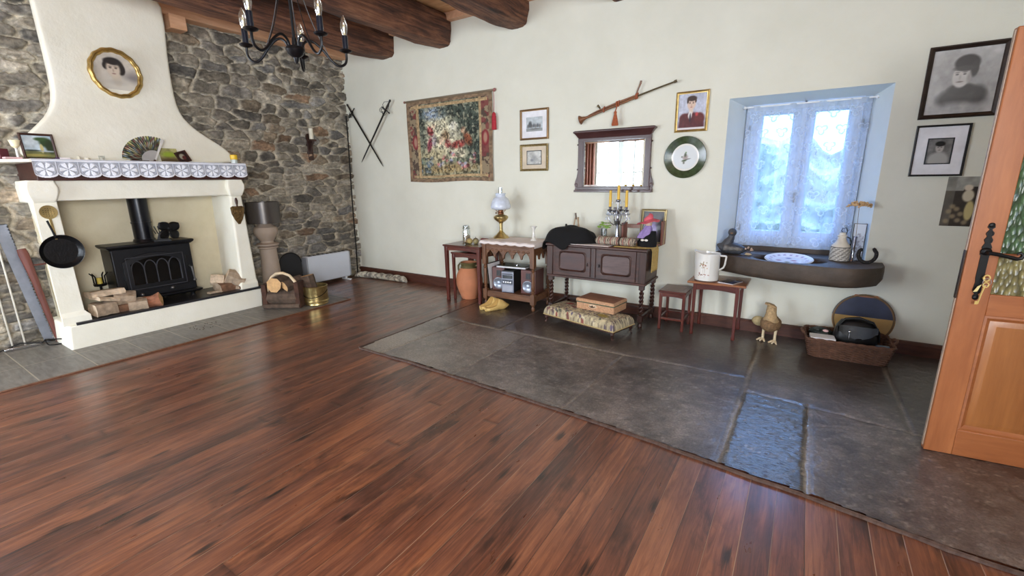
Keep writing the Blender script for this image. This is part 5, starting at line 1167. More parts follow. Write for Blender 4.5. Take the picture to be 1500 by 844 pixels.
# crossed swords
SW = M('dark_steel', (44, 44, 44), .4, .7, .3); SWB = M('blade_steel', (66, 66, 64), .35, .8, .3)
def sword(loc, ang, L, label, fancy):
    t = thing('sword', label, 'sword', loc, group='crossed swords'); t.rotation_euler = (0, R(ang), 0)   # blade along -z
    b = MB(); b.loft([[(-w, -.0, z), (0, -.004, z), (w, 0, z), (0, .004, z)] for w, z in ((.017, -.16), (.016, -.5), (.012, -L+.08), (.001, -L))]); b.build('blade', SWB, t, smooth=0)
    b = MB(); b.tube([(0, 0, -.15), (0, 0, -.09), (0, 0, -.03)], [.012, .014, .010], 10); b.build('grip', M('wire_grip', (58, 52, 46), .6, .3, .4, 80, .8, 150), t)
    b = MB(); b.ball((0, 0, -.012), (.017, .014, .02), 12, 8); b.build('pommel', SW, t)
    b = MB(); b.tube([(-.085, 0, -.165), (-.04, 0, -.158), (0, 0, -.155), (.04, 0, -.152), (.085, 0, -.145)], [.008, .006, .008, .006, .008], 8)
    for s in (-1, 1):
        b.tube([(0, 0, -.16)]+[(s*(.035+.032*sin(R(a))), -.02-.022*sin(R(a/2)), -.185+.03*cos(R(a))) for a in range(0, 300, 30)], .0035, 6)
        b.tube([(s*.03, -.004, -.155), (s*.06, -.03, -.12), (s*.055, -.03, -.07), (s*.01, -.006, -.03)] if fancy else [(s*.02, -.01, -.15), (s*.05, -.03, -.18), (s*.03, -.03, -.22), (0, -.01, -.2)], .0035, 6)
    b.oframe(.045, .03, [(0, -.03), (0, -.036), (.005, -.036), (.005, -.03)], c=(0, -.18), n=20)
    b.build('guard', SW, t); return t
def swd(hx, hz, tx, tz, y, label, fancy):
    L = math.hypot(tx-hx, tz-hz); a = math.degrees(math.atan2(-(tx-hx), -(tz-hz)))
    return sword((hx, y, hz), a, L, label, fancy)
swd(-5.93, 2.58, -5.25, 1.67, WY-.025, 'dark iron sword whose hilt is at the upper left of the crossed pair', False)
swd(-4.96, 2.54, -5.66, 1.74, WY-.07, 'dark iron sword whose basket hilt is at the upper right of the crossed pair', True)

# long horn over the mirror
t = thing('wooden_horn', 'long thin wooden horn tied with cord hanging slanted above the mirror', 'horn', (-2.13, WY-.045, 2.065)); t.rotation_euler = (0, R(-15.6), 0)
HB = wood('horn_brown', (96, 58, 36), (150, 98, 62), .4, (1.2, 12, 12)); 
b = MB(); b.tube([(0, 0, 0), (.012, 0, 0), (.03, 0, 0), (.07, 0, .0), (.2, 0, .0), (.6, 0, .0), (.62, 0, 0)], [.048, .040, .024, .013, .010, .010, .009], 14); b.build('lower_tube', HB, t)
b = MB(); b.tube([(.10, 0, .010), (.2, 0, .018), (.45, 0, .022), (.62, 0, .016), (.64, 0, .008)], [.006, .008, .009, .009, .007], 12); b.build('upper_tube', HB, t)
b = MB(); b.tube([(.6, 0, .008), (.8, 0, .006), (1.0, 0, .0)], [.009, .0075, .007], 10); b.cyl((.99, 0, 0), (1.015, 0, 0), .012, .013)
b.build('mouth_tube', M('dark_brass_tube', (92, 80, 56), .4, .6), t)
b = MB(); b.tube([(.24, -.0, .03), (.235, -.01, .05), (.225, -.012, .07)], [.008, .010, .012], 8); b.build('key_knob', M('dark_brass_tube'), t)
b = MB(); b.tube([(.62, 0, .015), (.65, 0, .06), (.69, 0, .11), (.70, 0, .13)], [.009, .008, .009, .010], 8); b.build('side_peg', HB, t)
b = MB()
for x in (.28, .42, .44, .62, .635): b.tube([(x+.010*cos(a), .018*sin(a), .010+.023*cos(a)) for a in [2*pi*k/14 for k in range(15)]], .006, 6)
b.build('cord_binding', M('orange_cord', (166, 92, 62), .9), t)
tt = MB(Matrix.Rotation(R(15.6), 4, 'Y') @ Matrix.Translation((.0, 0, 0)))
c0 = Vector((.42*cos(R(15.6)), -.03, .42*sin(R(15.6))))
tt.tube([tuple(c0+Vector((0, 0, .03))), tuple(c0+Vector((.006, 0, -.03))), tuple(c0+Vector((-.006, 0, -.06)))], .006, 6); tt.lathe([(.004, 0), (.016, -.015), (.013, -.035), (.017, -.045), (.036, -.13), (.034, -.145), (.001, -.14)], c=tuple(c0+Vector((-.005, 0, -.055))), n=16, sy=.5)
tt.build('tassel', M('rust_tassel', (158, 84, 52), .9, 0, .3, 50, .6, 90), t)

# mirror
t = thing('wall_mirror', 'dark mahogany framed mirror with a cornice hanging above the sideboard', 'mirror', (-1.76, WY, 1.315))
MAHOG = wood('mahogany_frame', (50, 26, 26), (88, 50, 48), .38, (1.4, 12, 12), .1, .3); MAHV = wood('mahogany_upright', (50, 26, 26), (88, 50, 48), .38, (12, 12, 1.4), .1, .3)
b = MB(); b.loft([[(-x, -y, z), (x, -y, z), (x, 0, z), (-x, 0, z)] for x, y, z in ((.385, .03, .56), (.40, .04, .575), (.405, .045, .585), (.425, .062, .61), (.44, .07, .62), (.44, .07, .632), (.425, .06, .64), (.41, .03, .643))]); b.build('cornice', MAHOG, t, bevel=.002)
b = MB(); b.box(-.395, .395, -.028, 0, .53, .565); b.build('top_rail', MAHOG, t)
b = MB(); b.box(-.43, .43, -.05, 0, 0, .022); b.box(-.40, .40, -.03, 0, .022, .055); b.build('bottom_rail', MAHOG, t, bevel=.003)
for s in (-1, 1):
    b = MB(); b.box(min(s*.335, s*.395), max(s*.335, s*.395), -.028, 0, .05, .535); b.build('stile', MAHV, t, bevel=.003)
    b = MB(); P = [(.393, .26), (.402, .2), (.41, .16), (.425, .12), (.436, .08), (.425, .05), (.43, .02), (.393, .02)]; P = [(s*x, z) for x, z in P]; b.prism(P, -.02, -.004)
    b.tube([(s*(.412+.012*cos(a*.9)), -.02, .075+.018*sin(a)) for a in [k*.5 for k in range(12)]], .004, 6); b.build('scroll', MAHV, t, bevel=.002)
    for z in (.24, .50):
        b = MB(); b.ball((s*.402, -.018, z), .009, 8, 6); b.build('stud', DARKW, t)
MIR = bpy.data.materials.new('mirror_glass'); MIR.use_nodes = True; MIR.node_tree.nodes['Principled BSDF'].inputs['Metallic'].default_value = 1; MIR.node_tree.nodes['Principled BSDF'].inputs['Roughness'].default_value = .012; MIR.node_tree.nodes['Principled BSDF'].inputs['Base Color'].default_value = (.93, .95, .95, 1)
b = MB(); b.loft([[(-x, y, z0), (x, y, z0), (x, y, z1), (-x, y, z1)] for x, z0, z1, y in ((.337, .052, .532, -.010), (.312, .077, .507, -.014), (.31, .079, .505, -.014))]); b.build('bevelled_glass', MIR, t, smooth=0)
# ------------------------------------------------------------------ furniture along the back wall
FZ = .010   # top of the stone slabs
def slab_top(w, d, z, th, over=0): return [(-w/2, -d/2), (w/2, -d/2), (w/2, d/2), (-w/2, d/2)]
def small_table(name, label, loc, w, d, h, mat, matx, leg=.034, inset=.02, apron=.07, arch_=.018, stretch=None, rz=0, group=None, panel=None, overx=0, feet=False, topm=None):
    t = thing(name, label, 'table' if h > .45 else 'stool', loc, rz, group)
    b = MB(); b.loft([[(-x, -y, z), (x, -y, z), (x, y, z), (-x, y, z)] for x, y, z in ((w/2-.012+overx, d/2-.012, h-.024), (w/2+overx, d/2, h-.018), (w/2+overx, d/2, h-.004), (w/2-.004+overx, d/2-.004, h))])
    if panel: b.rframe(1, 1, [(0, 0)], 0) if False else None
    b.build('table_top', topm or matx, t)
    if panel:
        b = MB(); b.box(-w/2+.05, w/2-.05, -d/2+.05, d/2-.05, h-.002, h+.0012); b.build('inlaid_panel', panel, t, bevel=.001)
    lx, ly = w/2-inset-leg/2, d/2-inset-leg/2
    for sx in (-1, 1):
        for sy in (-1, 1):
            b = MB(); b.loft([[(sx*lx-q, sy*ly-q, z), (sx*lx+q, sy*ly-q, z), (sx*lx+q, sy*ly+q, z), (sx*lx-q, sy*ly+q, z)] for q, z in ((leg/2*.9, 0), (leg/2*(1.05 if feet else .85), .02), (leg/2*.8, .06), (leg/2, h-.10), (leg/2, h-.02))]); b.build('leg', mat, t, bevel=.003)
    b = MB()
    for s in (-1, 1):
        n = 12; P = [(-lx, h-.02), (lx, h-.02)]+[(lx-2*lx*k/n, h-.02-apron+arch_*sin(pi*k/n)) for k in range(n+1)]
        b.prism(P, s*ly-.009, s*ly+.009, 'y')
        P = [(-ly, h-.02), (ly, h-.02)]+[(ly-2*ly*k/n, h-.02-apron+arch_*sin(pi*k/n)) for k in range(n+1)]
        b.prism(P, s*lx-.009, s*lx+.009, 'x')
    b.build('apron', matx, t)
    if stretch is not None:
        b = MB()
        for s in (-1, 1): b.box(-lx, lx, s*ly-.009, s*ly+.009, stretch, stretch+.02); b.box(s*lx-.009, s*lx+.009, -ly, ly, stretch, stretch+.02)
        b.build('stretcher', matx, t, bevel=.002)
    return t
small_table('nest_table', 'largest red mahogany nest table, with fruit and a glass jar on top', (-3.40, 4.375, 0), .56, .52, .70, REDW, REDWX, leg=.042, inset=.012, apron=.055, arch_=.012, group=None)
small_table('nest_table', 'smaller red mahogany table tucked under the largest nest table', (-3.40, 4.40, 0), .44, .42, .60, REDW, REDWX, leg=.032, inset=.008, apron=.05, arch_=.015)
t = thing('terracotta_jug', 'big ribbed terracotta jug with looped handles under the nest tables', 'jug', (-3.475, 4.36, .0))
TER = M('terracotta', (186, 120, 84), .75, 0, .16, 5, .2, 30)
prof = []
for z, r in ((0, .100), (.01, .106), (.06, .124), (.12, .146), (.18, .163), (.24, .168), (.30, .158), (.36, .130), (.39, .106), (.42, .096), (.44, .104), (.452, .108), (.46, .102), (.44, .09), (.3, .13)): prof.append((r*(1+.012*sin(z*220)), z))
b = MB(); b.lathe(prof, n=40, cap=False); b.lathe([(.001, 0), (.108, 0)], n=40, cap=False); b.build('body', TER, t, smooth=60)
for s in (-1, 1):
    b = MB(); b.tube([(s*.095, 0, .42), (s*.145, 0, .43), (s*.172, 0, .40), (s*.172, 0, .35), (s*.150, 0, .31)], [.013, .012, .012, .012, .013], 10); b.build('handle', M('glazed_green_brown', (92, 84, 54), .3, 0, .4, 20), t)
b = MB(); b.lathe([(.112, .395), (.100, .42), (.1085, .442), (.112, .452), (.105, .463)], n=40, cap=False); b.build('glazed_rim', M('glazed_green_brown'), t)
t = thing('glass_jar', 'tall clear glass jar at the back of the nest table', 'jar', (-3.545, 4.42, .70))
b = MB(); b.lathe([(.05, 0), (.052, .01), (.05, .14), (.042, .165), (.044, .17), (.046, .20), (.043, .2), (.040, .165), (.047, .135), (.048, .012)], n=28, cap=False); b.build('glass', GLASSM, t)
b = MB(); b.lathe([(.043, .165), (.05, .17), (.05, .175), (.04, .18), (.04, .205), (.03, .212), (.001, .213)], n=24); b.build('stopper', glass('frosted_glass', (.85, .88, .88), .2, .4), t)
b = MB(); b.lathe([(.001, .003), (.044, .004), (.044, .085), (.001, .09)], n=20); b.build('contents', M('dried_pulses', (158, 138, 112), .9, 0, .5, 70, .5, 90), t)
FR = [(-3.40, 4.30, .036, (170, 148, 92), 'largest yellow-brown gourd fruit at the front of the nest table'), (-3.33, 4.33, .032, (150, 138, 96), 'greenish gourd fruit to the right of the yellow-brown one'), (-3.455, 4.33, .028, (142, 116, 80), 'brown gourd fruit by the glass jar'), (-3.375, 4.385, .034, (110, 92, 62), 'dark brown gourd fruit at the back of the fruit group')]
for i, (x, y, r, c, lb) in enumerate(FR):
    t = thing('gourd_fruit', lb, 'fruit', (x, y, .70), 40*i, 'dried fruits on the nest table'); b = MB(); b.ball((0, 0, r), (r, r, r*.98), 18, 12, amp=.08, seed=i); b.build('flesh', M('gourd_skin_%s' % ['ochre', 'green', 'brown', 'dark'][i], c, .5, 0, .2, 20), t)
    b = MB(); b.tube([(0, 0, 2*r-.004), (.003, 0, 2*r+.012)], .003, 6); b.build('stalk', M('dry_stem'), t)
b = MB()
for k in range(5): a = k*1.3; b.surf(lambda u, v: (.01+.055*u*cos(a)+.018*(v-.5)*sin(pi*u)*-sin(a), .055*u*sin(a)+.018*(v-.5)*sin(pi*u)*cos(a), .003+.012*sin(pi*u)), 8, 3)
one(b, 'dry_leaves', M('olive_leaves', (72, 76, 44), .8, 0, .3), 'small olive green leaves lying in front of the gourd fruits', 'leaves', (-3.40, 4.22, .702), solid=.001)
t = thing('small_box', 'small red and white striped box behind the fruit on the nest table', 'box', (-3.27, 4.44, .70), 15)
b = MB(); b.box(-.05, .05, -.03, .03, 0, .06); b.build('carton', M('red_card', (120, 46, 42), .6), t, bevel=.002)
b = MB(); b.box(-.051, .051, -.031, .031, .022, .034); b.build('band', M('white_card', (220, 214, 206), .6), t, bevel=.002)

# carved side table
CX, CY = -2.775, 4.375; w, d, h = .72, .42, .775
t = thing('carved_table', 'carved oak side table with a lower shelf and pointed apron holding the stereo', 'table', (CX, CY, 0))
b = MB(); b.loft([[(-x, -y, z), (x, -y, z), (x, y, z), (-x, y, z)] for x, y, z in ((w/2-.008, d/2-.008, h-.03), (w/2+.005, d/2+.005, h-.022), (w/2+.005, d/2+.005, h-.008), (w/2, d/2, h))]); b.build('table_top', MIDWX, t)
def turned(b, x, y, z0, z1, sq=.027, n=16):
    L = z1-z0
    def sqr(q, z): return [(x-q, y-q, z), (x+q, y-q, z), (x+q, y+q, z), (x-q, y+q, z)]
    return L
for sx in (-1, 1):
    for sy in (-1, 1):
        x, y = sx*(w/2-.035), sy*(d/2-.035); b = MB(); q = .027
        b.box(x-q, x+q, y-q, y+q, .50, h-.03); b.box(x-q, x+q, y-q, y+q, .085, .20)
        b.lathe([(.012, 0), (.02, .02), (.022, .04), (.014, .06), (.022, .075), (.024, .086)], c=(x, y, 0), n=16)
        b.lathe([(.024, .198), (.016, .215), (.024, .23), (.014, .245), (.022, .262), (.021, .30), (.017, .38), (.021, .43), (.014, .45), (.025, .468), (.014, .482), (.024, .502)], c=(x, y, 0), n=16)
        b.build('leg', MIDW, t, bevel=.002)
def ap(L, n, zt, zb, zc):
    P = [(-L, zt), (L, zt), (L, zb)]; 
    for k in range(n):
        x1 = L-2*L*k/n; x0 = L-2*L*(k+1)/n; xc = (x0+x1)/2; hw = (x1-x0)/2
        P += [(x1-hw*.12, zb), (xc+hw*.62, zc-.028), (xc+hw*.3, zc-.008), (xc, zc+.012), (xc-hw*.3, zc-.008), (xc-hw*.62, zc-.028), (x0+hw*.12, zb)]
    return P+[(-L, zb)]
for s in (-1, 1):
    b = MB(); y = s*(d/2-.03); b.prism(ap(w/2-.06, 5, h-.03, .585, .66), y-.01, y+.01, 'y')
    if s < 0:
        for k in range(30): xx = -w/2+.07+k*(w-.14)/29; b.box(xx-.006, xx+.006, y-.016, y-.009, h-.062, h-.05)
        for k in range(10): xx = -w/2+.09+k*(w-.18)/9; b.ball((xx, y-.011, h-.10), (.022, .007, .013), 10, 6)
    b.build('carved_apron', MIDWX, t, bevel=.0015)
    b = MB(); b.prism(ap(d/2-.06, 3, h-.03, .585, .66), s*(w/2-.03)-.01, s*(w/2-.03)+.01, 'x'); b.build('carved_apron', MIDWX, t, bevel=.0015)
b = MB(); b.box(-w/2+.03, w/2-.03, -d/2+.03, d/2-.03, .165, .18)
for s in (-1, 1): b.box(-w/2+.05, w/2-.05, s*(d/2-.035)-.014, s*(d/2-.035)+.014, .11, .168); b.box(s*(w/2-.035)-.014, s*(w/2-.035)+.014, -d/2+.05, d/2-.05, .11, .168)
b.build('shelf', MIDWX, t, bevel=.002)
# cloth on it
CL = M('white_cloth', (226, 216, 212), .9, 0, .04, 12, .2, 60)
b = MB(); w2, d2_ = w/2+.035, d/2+.02
def cl(u, v):
    x = -w2+2*w2*u; y = -d2_+2*d2_*v; ex = max(0, abs(x)-w/2); ey = max(0, -y-d/2); sc = .010*abs(sin(x*26))
    dz = (.028+sc)*(ey/(d2_-d/2)) if ey > 0 else 0; dz = max(dz, .05*ex/.035 if ex > 0 else 0)
    return (max(-w/2-.010, min(w/2+.010, x)), max(-d/2-.010-.001, min(d/2-.004, y)), h+.003-dz+.0008*sin(x*30)*sin(y*20))
b.surf(cl, 90, 34); one(b, 'table_cloth', CL, 'white scalloped cloth spread over the carved oak table', 'tablecloth', (CX, CY, 0), solid=.003)
# oil lamp
t = thing('oil_lamp', 'brass oil lamp with blue-white glass shade on the carved table', 'lamp', (-3.03, 4.44, h+.004))
b = MB(); b.lathe([(.098, 0), (.098, .006), (.085, .022), (.055, .045), (.034, .07), (.024, .078), (.028, .084), (.021, .09), (.0205, .14), (.022, .175), (.03, .182), (.02, .188)], n=36); b.build('foot', BRASS, t)
b = MB(); b.lathe([(.022, .186), (.05, .198), (.078, .222), (.088, .245), (.088, .252), (.07, .268), (.04, .278), (.034, .285)], n=36); b.build('reservoir', BRASS, t)
b = MB(); b.lathe([(.034, .284), (.036, .30), (.028, .305), (.03, .33), (.024, .335)], n=24)
for k in range(4): a = R(45+90*k); b.tube([(.03*cos(a), .03*sin(a), .31), (.055*cos(a), .055*sin(a), .325), (.06*cos(a), .06*sin(a), .345)], .004, 6)
b.tube([(-.03, 0, .297), (-.062, 0, .295)], .003, 6); b.ball((-.068, 0, .295), (.004, .012, .012), 10, 6); b.build('burner', M('worn_copper', (128, 84, 58), .4, .8), t)
OPAL = M('opal_glass', (204, 212, 226), .2, 0, .12, 24, .05, coat=.4)
b = MB(); b.lathe([(.070, .335), (.104, .345), (.118, .36), (.118, .385), (.106, .43), (.092, .462), (.068, .478), (.058, .488), (.056, .51), (.064, .525), (.060, .525), (.052, .51), (.054, .486)], n=44, cap=False); b.build('lamp_shade', OPAL, t, smooth=60)
b = MB(); b.lathe([(.028, .335), (.034, .37), (.026, .43), (.024, .59), (.0225, .59), (.024, .43)], n=24, cap=False); b.build('chimney', glass('chimney_glass', (.9, .92, .94), .05, .35), t)
t = thing('candlestick', 'slender white porcelain candlestick on the right of the carved table', 'candlestick', (-2.57, 4.42, h+.004))
b = MB(); b.lathe([(.036, 0), (.036, .006), (.022, .018), (.014, .04), (.019, .055), (.013, .07), (.012, .115), (.018, .13), (.032, .15), (.042, .158), (.040, .162), (.016, .155), (.001, .154)], n=28); b.build('stem', WHITEC, t)
# stereo on the shelf
SZ = .182; st = MB
t = thing('stereo_unit', 'grey silver mini stereo unit with knobs in the middle of the lower shelf', 'stereo', (-2.815, 4.31, SZ), 8)
GREYP = M('silver_grey_plastic', (126, 130, 144), .35, .3, .04, bump=0); DKP = M('dark_plastic', (26, 26, 30), .4, 0, .1, bump=0)
b = MB(); b.box(-.075, .075, -.08, .15, 0, .255); b.build('case', DKP, t, bevel=.004)
b = MB(); b.box(-.077, .077, -.094, -.078, 0, .245); f_ = b.build('front_panel', GREYP, t, bevel=.004)
b = MB(); b.box(-.062, .062, -.0965, -.092, .165, .205); b.build('display', M('display_black', (14, 16, 24), .1, bump=0), f_, smooth=0)
b = MB(); b.box(-.06, .06, -.0965, -.092, .20, .232) if False else b.box(-.066, .066, -.098, -.093, .212, .222); b.build('cd_slot', DKP, f_, smooth=0)
b = MB(); b.box(-.066, .066, -.0965, -.092, .098, .150); b.build('control_band', M('dark_grey_plastic', (60, 64, 74), .35, .2), f_, smooth=0)
for i, x in enumerate((-.042, -.014, .014, .042)):
    b = MB(); b.cyl((x, -.095, .124), (x, -.108, .124), .012, .010, 16); b.build('knob', CHROME, f_)
b = MB(); b.box(-.062, .062, -.0955, -.092, .012, .082); b.build('cassette_door', M('light_grey_plastic', (148, 150, 160), .3, .2), f_, bevel=.002)
for s, x, rz, lb in ((-1, -2.975, 10, 'left wooden speaker beside the stereo unit, partly behind it'), (1, -2.565, 6, 'right reddish wooden speaker on the lower shelf of the carved table')):
    t = thing('speaker', lb, 'speaker', (x, 4.36, SZ), rz, 'stereo speakers')
    b = MB(); b.box(-.092 if s > 0 else -.085, .092 if s > 0 else .075, -.09, .15, 0, .275); b.build('cabinet', wood('red_brown_veneer', (72, 34, 30), (106, 56, 48), .4), t, bevel=.004)
    b = MB(); b.lathe([(.068, 0), (.070, .010), (.062, .013), (.056, .008), (.024, .002), (.022, .009), (.001, .012)], n=36, cap=False); b.v = [(p[0], -.091-p[2], p[1]+.085) for p in b.v]
    b.build('woofer', M('silver_cone', (150, 158, 172), .3, .5, .1), t)
    b = MB(); b.rframe(.052, .07, [(0, -.088), (0, -.095), (.006, -.095), (.006, -.088)], z0=.17); b.box(-.02, .02, -.092, -.09, .178, .232); b.build('tweeter', DKP, t)
t = thing('record_turntable', 'flat silver and glass topped player lying on top of the stereo', 'turntable', (-2.775, 4.36, SZ+.277), 6)
b = MB(); b.box(-.21, .17, -.10, .12, 0, .022); b.build('plinth', M('silver_plastic', (196, 196, 198), .3, .3, .03, bump=0), t, bevel=.006)
b = MB(); b.box(-.20, .16, -.09, .11, .022, .028); b.build('smoked_lid', M('smoked_lid', (44, 50, 44), .1, bump=0), t, bevel=.002)
b = MB(); b.cyl((.02, -.01, .028), (.02, -.01, .036), .016, n=16); b.build('spindle_cap', CHROME, t)
t = thing('record_sleeve', 'thin dark record sleeve with a white edge standing at the left of the stereo', 'record', (-3.085, 4.38, SZ), 0, ry=-7)
b = MB(); b.box(-.008, .006, -.12, .14, 0, .31); b.build('sleeve', M('black_card', (26, 24, 24), .6), t); b = MB(); b.box(.0062, .0092, -.118, .13, .004, .30); b.build('white_sleeve', M('white_paper', (232, 226, 226), .6), t)
t = thing('hanging_glass', 'small clear glass ornament standing behind the right end of the shelf', 'ornament', (-2.36, 4.46, FZ), 0)
b = MB(); b.ball((0, 0, .03), .03, 16, 10); b.lathe([(.008, .055), (.022, .08), (.02, .11), (.008, .13)], n=16); b.build('glass', M('pale_ornament', (206, 212, 216), .15, 0, .1), t)
# clogs
def clog(loc, rz, label):
    t = thing('wooden_clog', label, 'shoe', loc, rz, 'pair of wooden clogs'); t.scale = (1.12, 1.12, 1.1); b = MB(); rings = []; K = 12
    for i in range(25):
        s = i/24; y = .135-.27*s   # heel +y, toe -y
        w_ = .046*(1-.75*max(0, (s-.7)/.3)**2)*min(1, (.55+s*4.5))*(1+.10*sin(pi*s)); top = float(np.interp(s, [0, .1, .35, .55, .7, .85, 1], [.058, .058, .078, .116, .098, .066, .040])); bot = .026*max(0, (s-.76)/.24)**1.4
        q = min(1, max(0, (s-.02)/.06)); g = 74*min(1, max(0, (.56-s)/.16))**.5+1.5   # half angle of the foot opening
        inn = .80*q if s < .6 else .80*max(.1, 1-(s-.6)/.3); cz = (top+bot)/2; hh = (top-bot)/2; ring = []
        for k in range(K+1): a = R(90-g-(360-2*g)*k/K); ring.append((w_*cos(a), y, cz+hh*max(-1, min(1, 1.2*sin(a)))))
        for k in range(K+1): a = R(90-g-(360-2*g)*(K-k)/K); ring.append((w_*inn*cos(a), y, cz+(hh*max(-.72*max(.1, q), min(1, 1.2*sin(a)*(1 if sin(a) > 0 else .8))))*(1 if sin(a) > 0 else 1)))
        rings.append(ring)
    b.loft(rings); b.build('clog_body', M('yellow_clog_wood', (220, 186, 116), .45, 0, .08, 8, .08, coat=.2), t, smooth=45)
    b = MB(); b.loft([[(sx*cos(a), cy+sy*sin(a), z) for a in [2*pi*k/24 for k in range(24)]] for sx, sy, cy, z in ((.018, .060, .055, .0115), (.022, .064, .055, .017))]); b.build('insole', M('pink_insole', (196, 140, 104), .8), t)
clog((-2.945, 4.09, FZ), 160, 'yellow wooden clog on the left, its open heel to the front')
clog((-2.845, 4.06, FZ), 154, 'yellow wooden clog on the right, its open heel to the front')
bpy.context.view_layer.update()

# ------------------------------------------------------------------ sideboard with twisted legs
SX, SY = -1.745, 4.43; w, d = 1.07, .47; z0, z1 = .44, .80
t = thing('sideboard', 'dark oak sideboard with two panelled doors and barley twist legs', 'sideboard', (SX, SY, 0))
b = MB(); b.loft([[(-x, -y, z), (x, -y, z), (x, y, z), (-x, y, z)] for x, y, z in ((w/2-.01, d/2-.01, z1-.03), (w/2+.006, d/2+.006, z1-.022), (w/2+.006, d/2+.006, z1-.008), (w/2, d/2, z1))]); b.build('worktop', DARKWX, t)
b = MB(); b.box(-w/2+.015, w/2-.015, -d/2+.02, d/2-.01, z0+.01, z1-.03); b.box(-w/2, w/2, -d/2+.002, d/2-.002, z0, z0+.022); b.build('carcass', DARKWX, t, bevel=.004)
for sx in (-1, 1):
    b = MB(); b.box(sx*(w/2-.035)-.034, sx*(w/2-.035)+.034, -d/2+.008, -d/2+.03, z0+.02, z1-.03); b.build('corner_post', DARKW, t, bevel=.004)
    for sy in (-1, 1):
        x, y = sx*(w/2-.04), sy*(d/2-.045); b = MB()
        b.box(x-.024, x+.024, y-.024, y+.024, z0-.045, z0+.02); b.box(x-.024, x+.024, y-.024, y+.024, .075, .135)
        b.lathe([(.01, 0), (.022, .018), (.024, .035), (.013, .055), (.022, .07), (.022, .078)], c=(x, y, 0), n=16)
        b.lathe([(.022, .132), (.012, .142), (.022, .152), (.014, .16)], c=(x, y, 0), n=16); b.lathe([(.014, .36), (.022, .368), (.012, .378), (.023, .398)], c=(x, y, 0), n=16)
        for ph in (0, pi): b.tube([(x+.0125*cos(ph+q*2*pi*2.6/40), y+.0125*sin(ph+q*2*pi*2.6/40), .155+.21*q/40) for q in range(41)], .0115, 8)
        b.build('leg', DARKW, t, smooth=50)
b = MB()
for sx in (-1, 1): x = sx*(w/2-.04); b.box(x-.012, x+.012, -d/2+.06, d/2-.06, .092, .118)
b.box(-w/2+.04, w/2-.04, d/2-.060, d/2-.036, .092, .118); b.build('stretcher', DARKWX, t, bevel=.003)
PANELW = wood('greyish_oak_panel', (70, 52, 50), (110, 86, 82), .42, (1.6, 9, 9))  # greyer oak tone of the right door panel
for i, sx in enumerate((-1, 1)):
    dx = sx*.235; dw, dh = .40, .30
    b = MB(Matrix.Translation((dx, -d/2+.02, z0+.03))); b.rframe(dw, dh, [(0, .004), (0, -.012), (.055, -.012), (.055, .004)]); dr = b.build('door', DARKWX, t, bevel=.003)
    # round-cornered moulding
    def rr(wd, hd, rc, n=5):
        P = []
        for cx, cz, a0 in ((1, 1, 0), (-1, 1, 90), (-1, -1, 180), (1, -1, 270)):
            for k in range(n): a = R(a0+90*k/(n-1)); P.append((cx*(wd/2-rc)+rc*cos(a), cz*(hd/2-rc)+rc*sin(a)))
        return P
    b = MB(Matrix.Translation((dx, -d/2+.02, z0+.03+dh/2))); q = rr(.29, .19, .035)
    b.loft([[(x, y, z) for x, z in rr(.305-2*i_, .205-2*i_, .035)] for i_, y in ((-.004, -.010), (0, -.018), (.006, -.020), (.012, -.013), (.016, -.010))], cap=False); b.build('moulding', DARKW, dr, smooth=50)
    b = MB(Matrix.Translation((dx, -d/2+.02, z0+.03+dh/2))); b.prism(rr(.277, .177, .028), -.0105, -.004, 'y'); b.build('panel', PANELW if sx > 0 else wood('red_oak_panel', (54, 28, 24), (84, 46, 38), .4, (1.6, 9, 9)), dr)
    b = MB(); kx = dx-sx*.172; b.ball((kx, -d/2+.005, z0+.17), (.006, .012, .006), 8, 6); b.ball((kx, -d/2-.006, z0+.155), (.007, .004, .010), 8, 6); b.build('knob', BLACKM, dr)
b = MB(); b.box(-.02, .02, -d/2+.008, -d/2+.02, z0+.03, z1-.03); b.build('middle_post', DARKW, t, bevel=.002)
TOPZ = z1
# things on the sideboard
b = MB()
def runner(u, v): x = -.26+.42*u; y = -.245+.16*v; return (x, y, TOPZ+.003+.002*sin(x*40)*v)
b.surf(runner, 30, 10); one(b, 'table_runner', CL, 'white linen runner along the front of the sideboard top', 'cloth', (SX, SY, 0), solid=.004)
b = MB()
def hat(u, v):
    a = 2*pi*u; s = v
    rx = .335*s**.7*(1+.08*nz(cos(a)*1.4, sin(a)*1.4, 3)); ry = .205*s**.7*(1+.12*nz(cos(a)*2, sin(a)*2, 5))
    x = rx*cos(a)*(1.0 if cos(a) < 0 else .94)-.01; y = ry*sin(a)+.02
    hmax = .125+.03*sin((x+.3)*5)
    z = hmax*(1-s**3.2)+.012*nz(x*12, y*12, 2)+.022*nz(x*5, y*7, 8)
    z += .012*sin(x*16+y*26)*(1-abs(2*s-1))
    if s > .8: z = z*(1-(s-.8)*5)
    if y < -.158: z -= .10*min(1, (-.158-y)/.035)*(.9 if x < .05 else .25)
    if x < -.27: z -= .12*((-.27-x)/.08)
    if x > .14: z += .03*min(1, (x-.14)/.1)*(1-s)
    return (x, y, z if (x < -.25 or y < -.158) else max(z, .004))
b.surf(hat, 64, 18); one(b, 'black_garment', M('black_velvet', (7, 7, 9), .95, 0, .5, 9, .5, 40), 'soft black velvet garment heaped on the left of the sideboard', 'clothing', (-2.07, 4.355, TOPZ+.006), solid=.006, smooth=60)
t = thing('wooden_easel', 'small pale wooden easel behind the black garment', 'easel', (-2.125, 4.60, TOPZ))
b = MB()
for x0, x1, y in ((-.06, -.012, 0), (.06, .012, 0), (.005, .0, .05)): b.prism([(x0-.008, 0), (x0+.008, 0), (x1+.008, .24), (x1-.008, .24)], y-.004, y+.004)
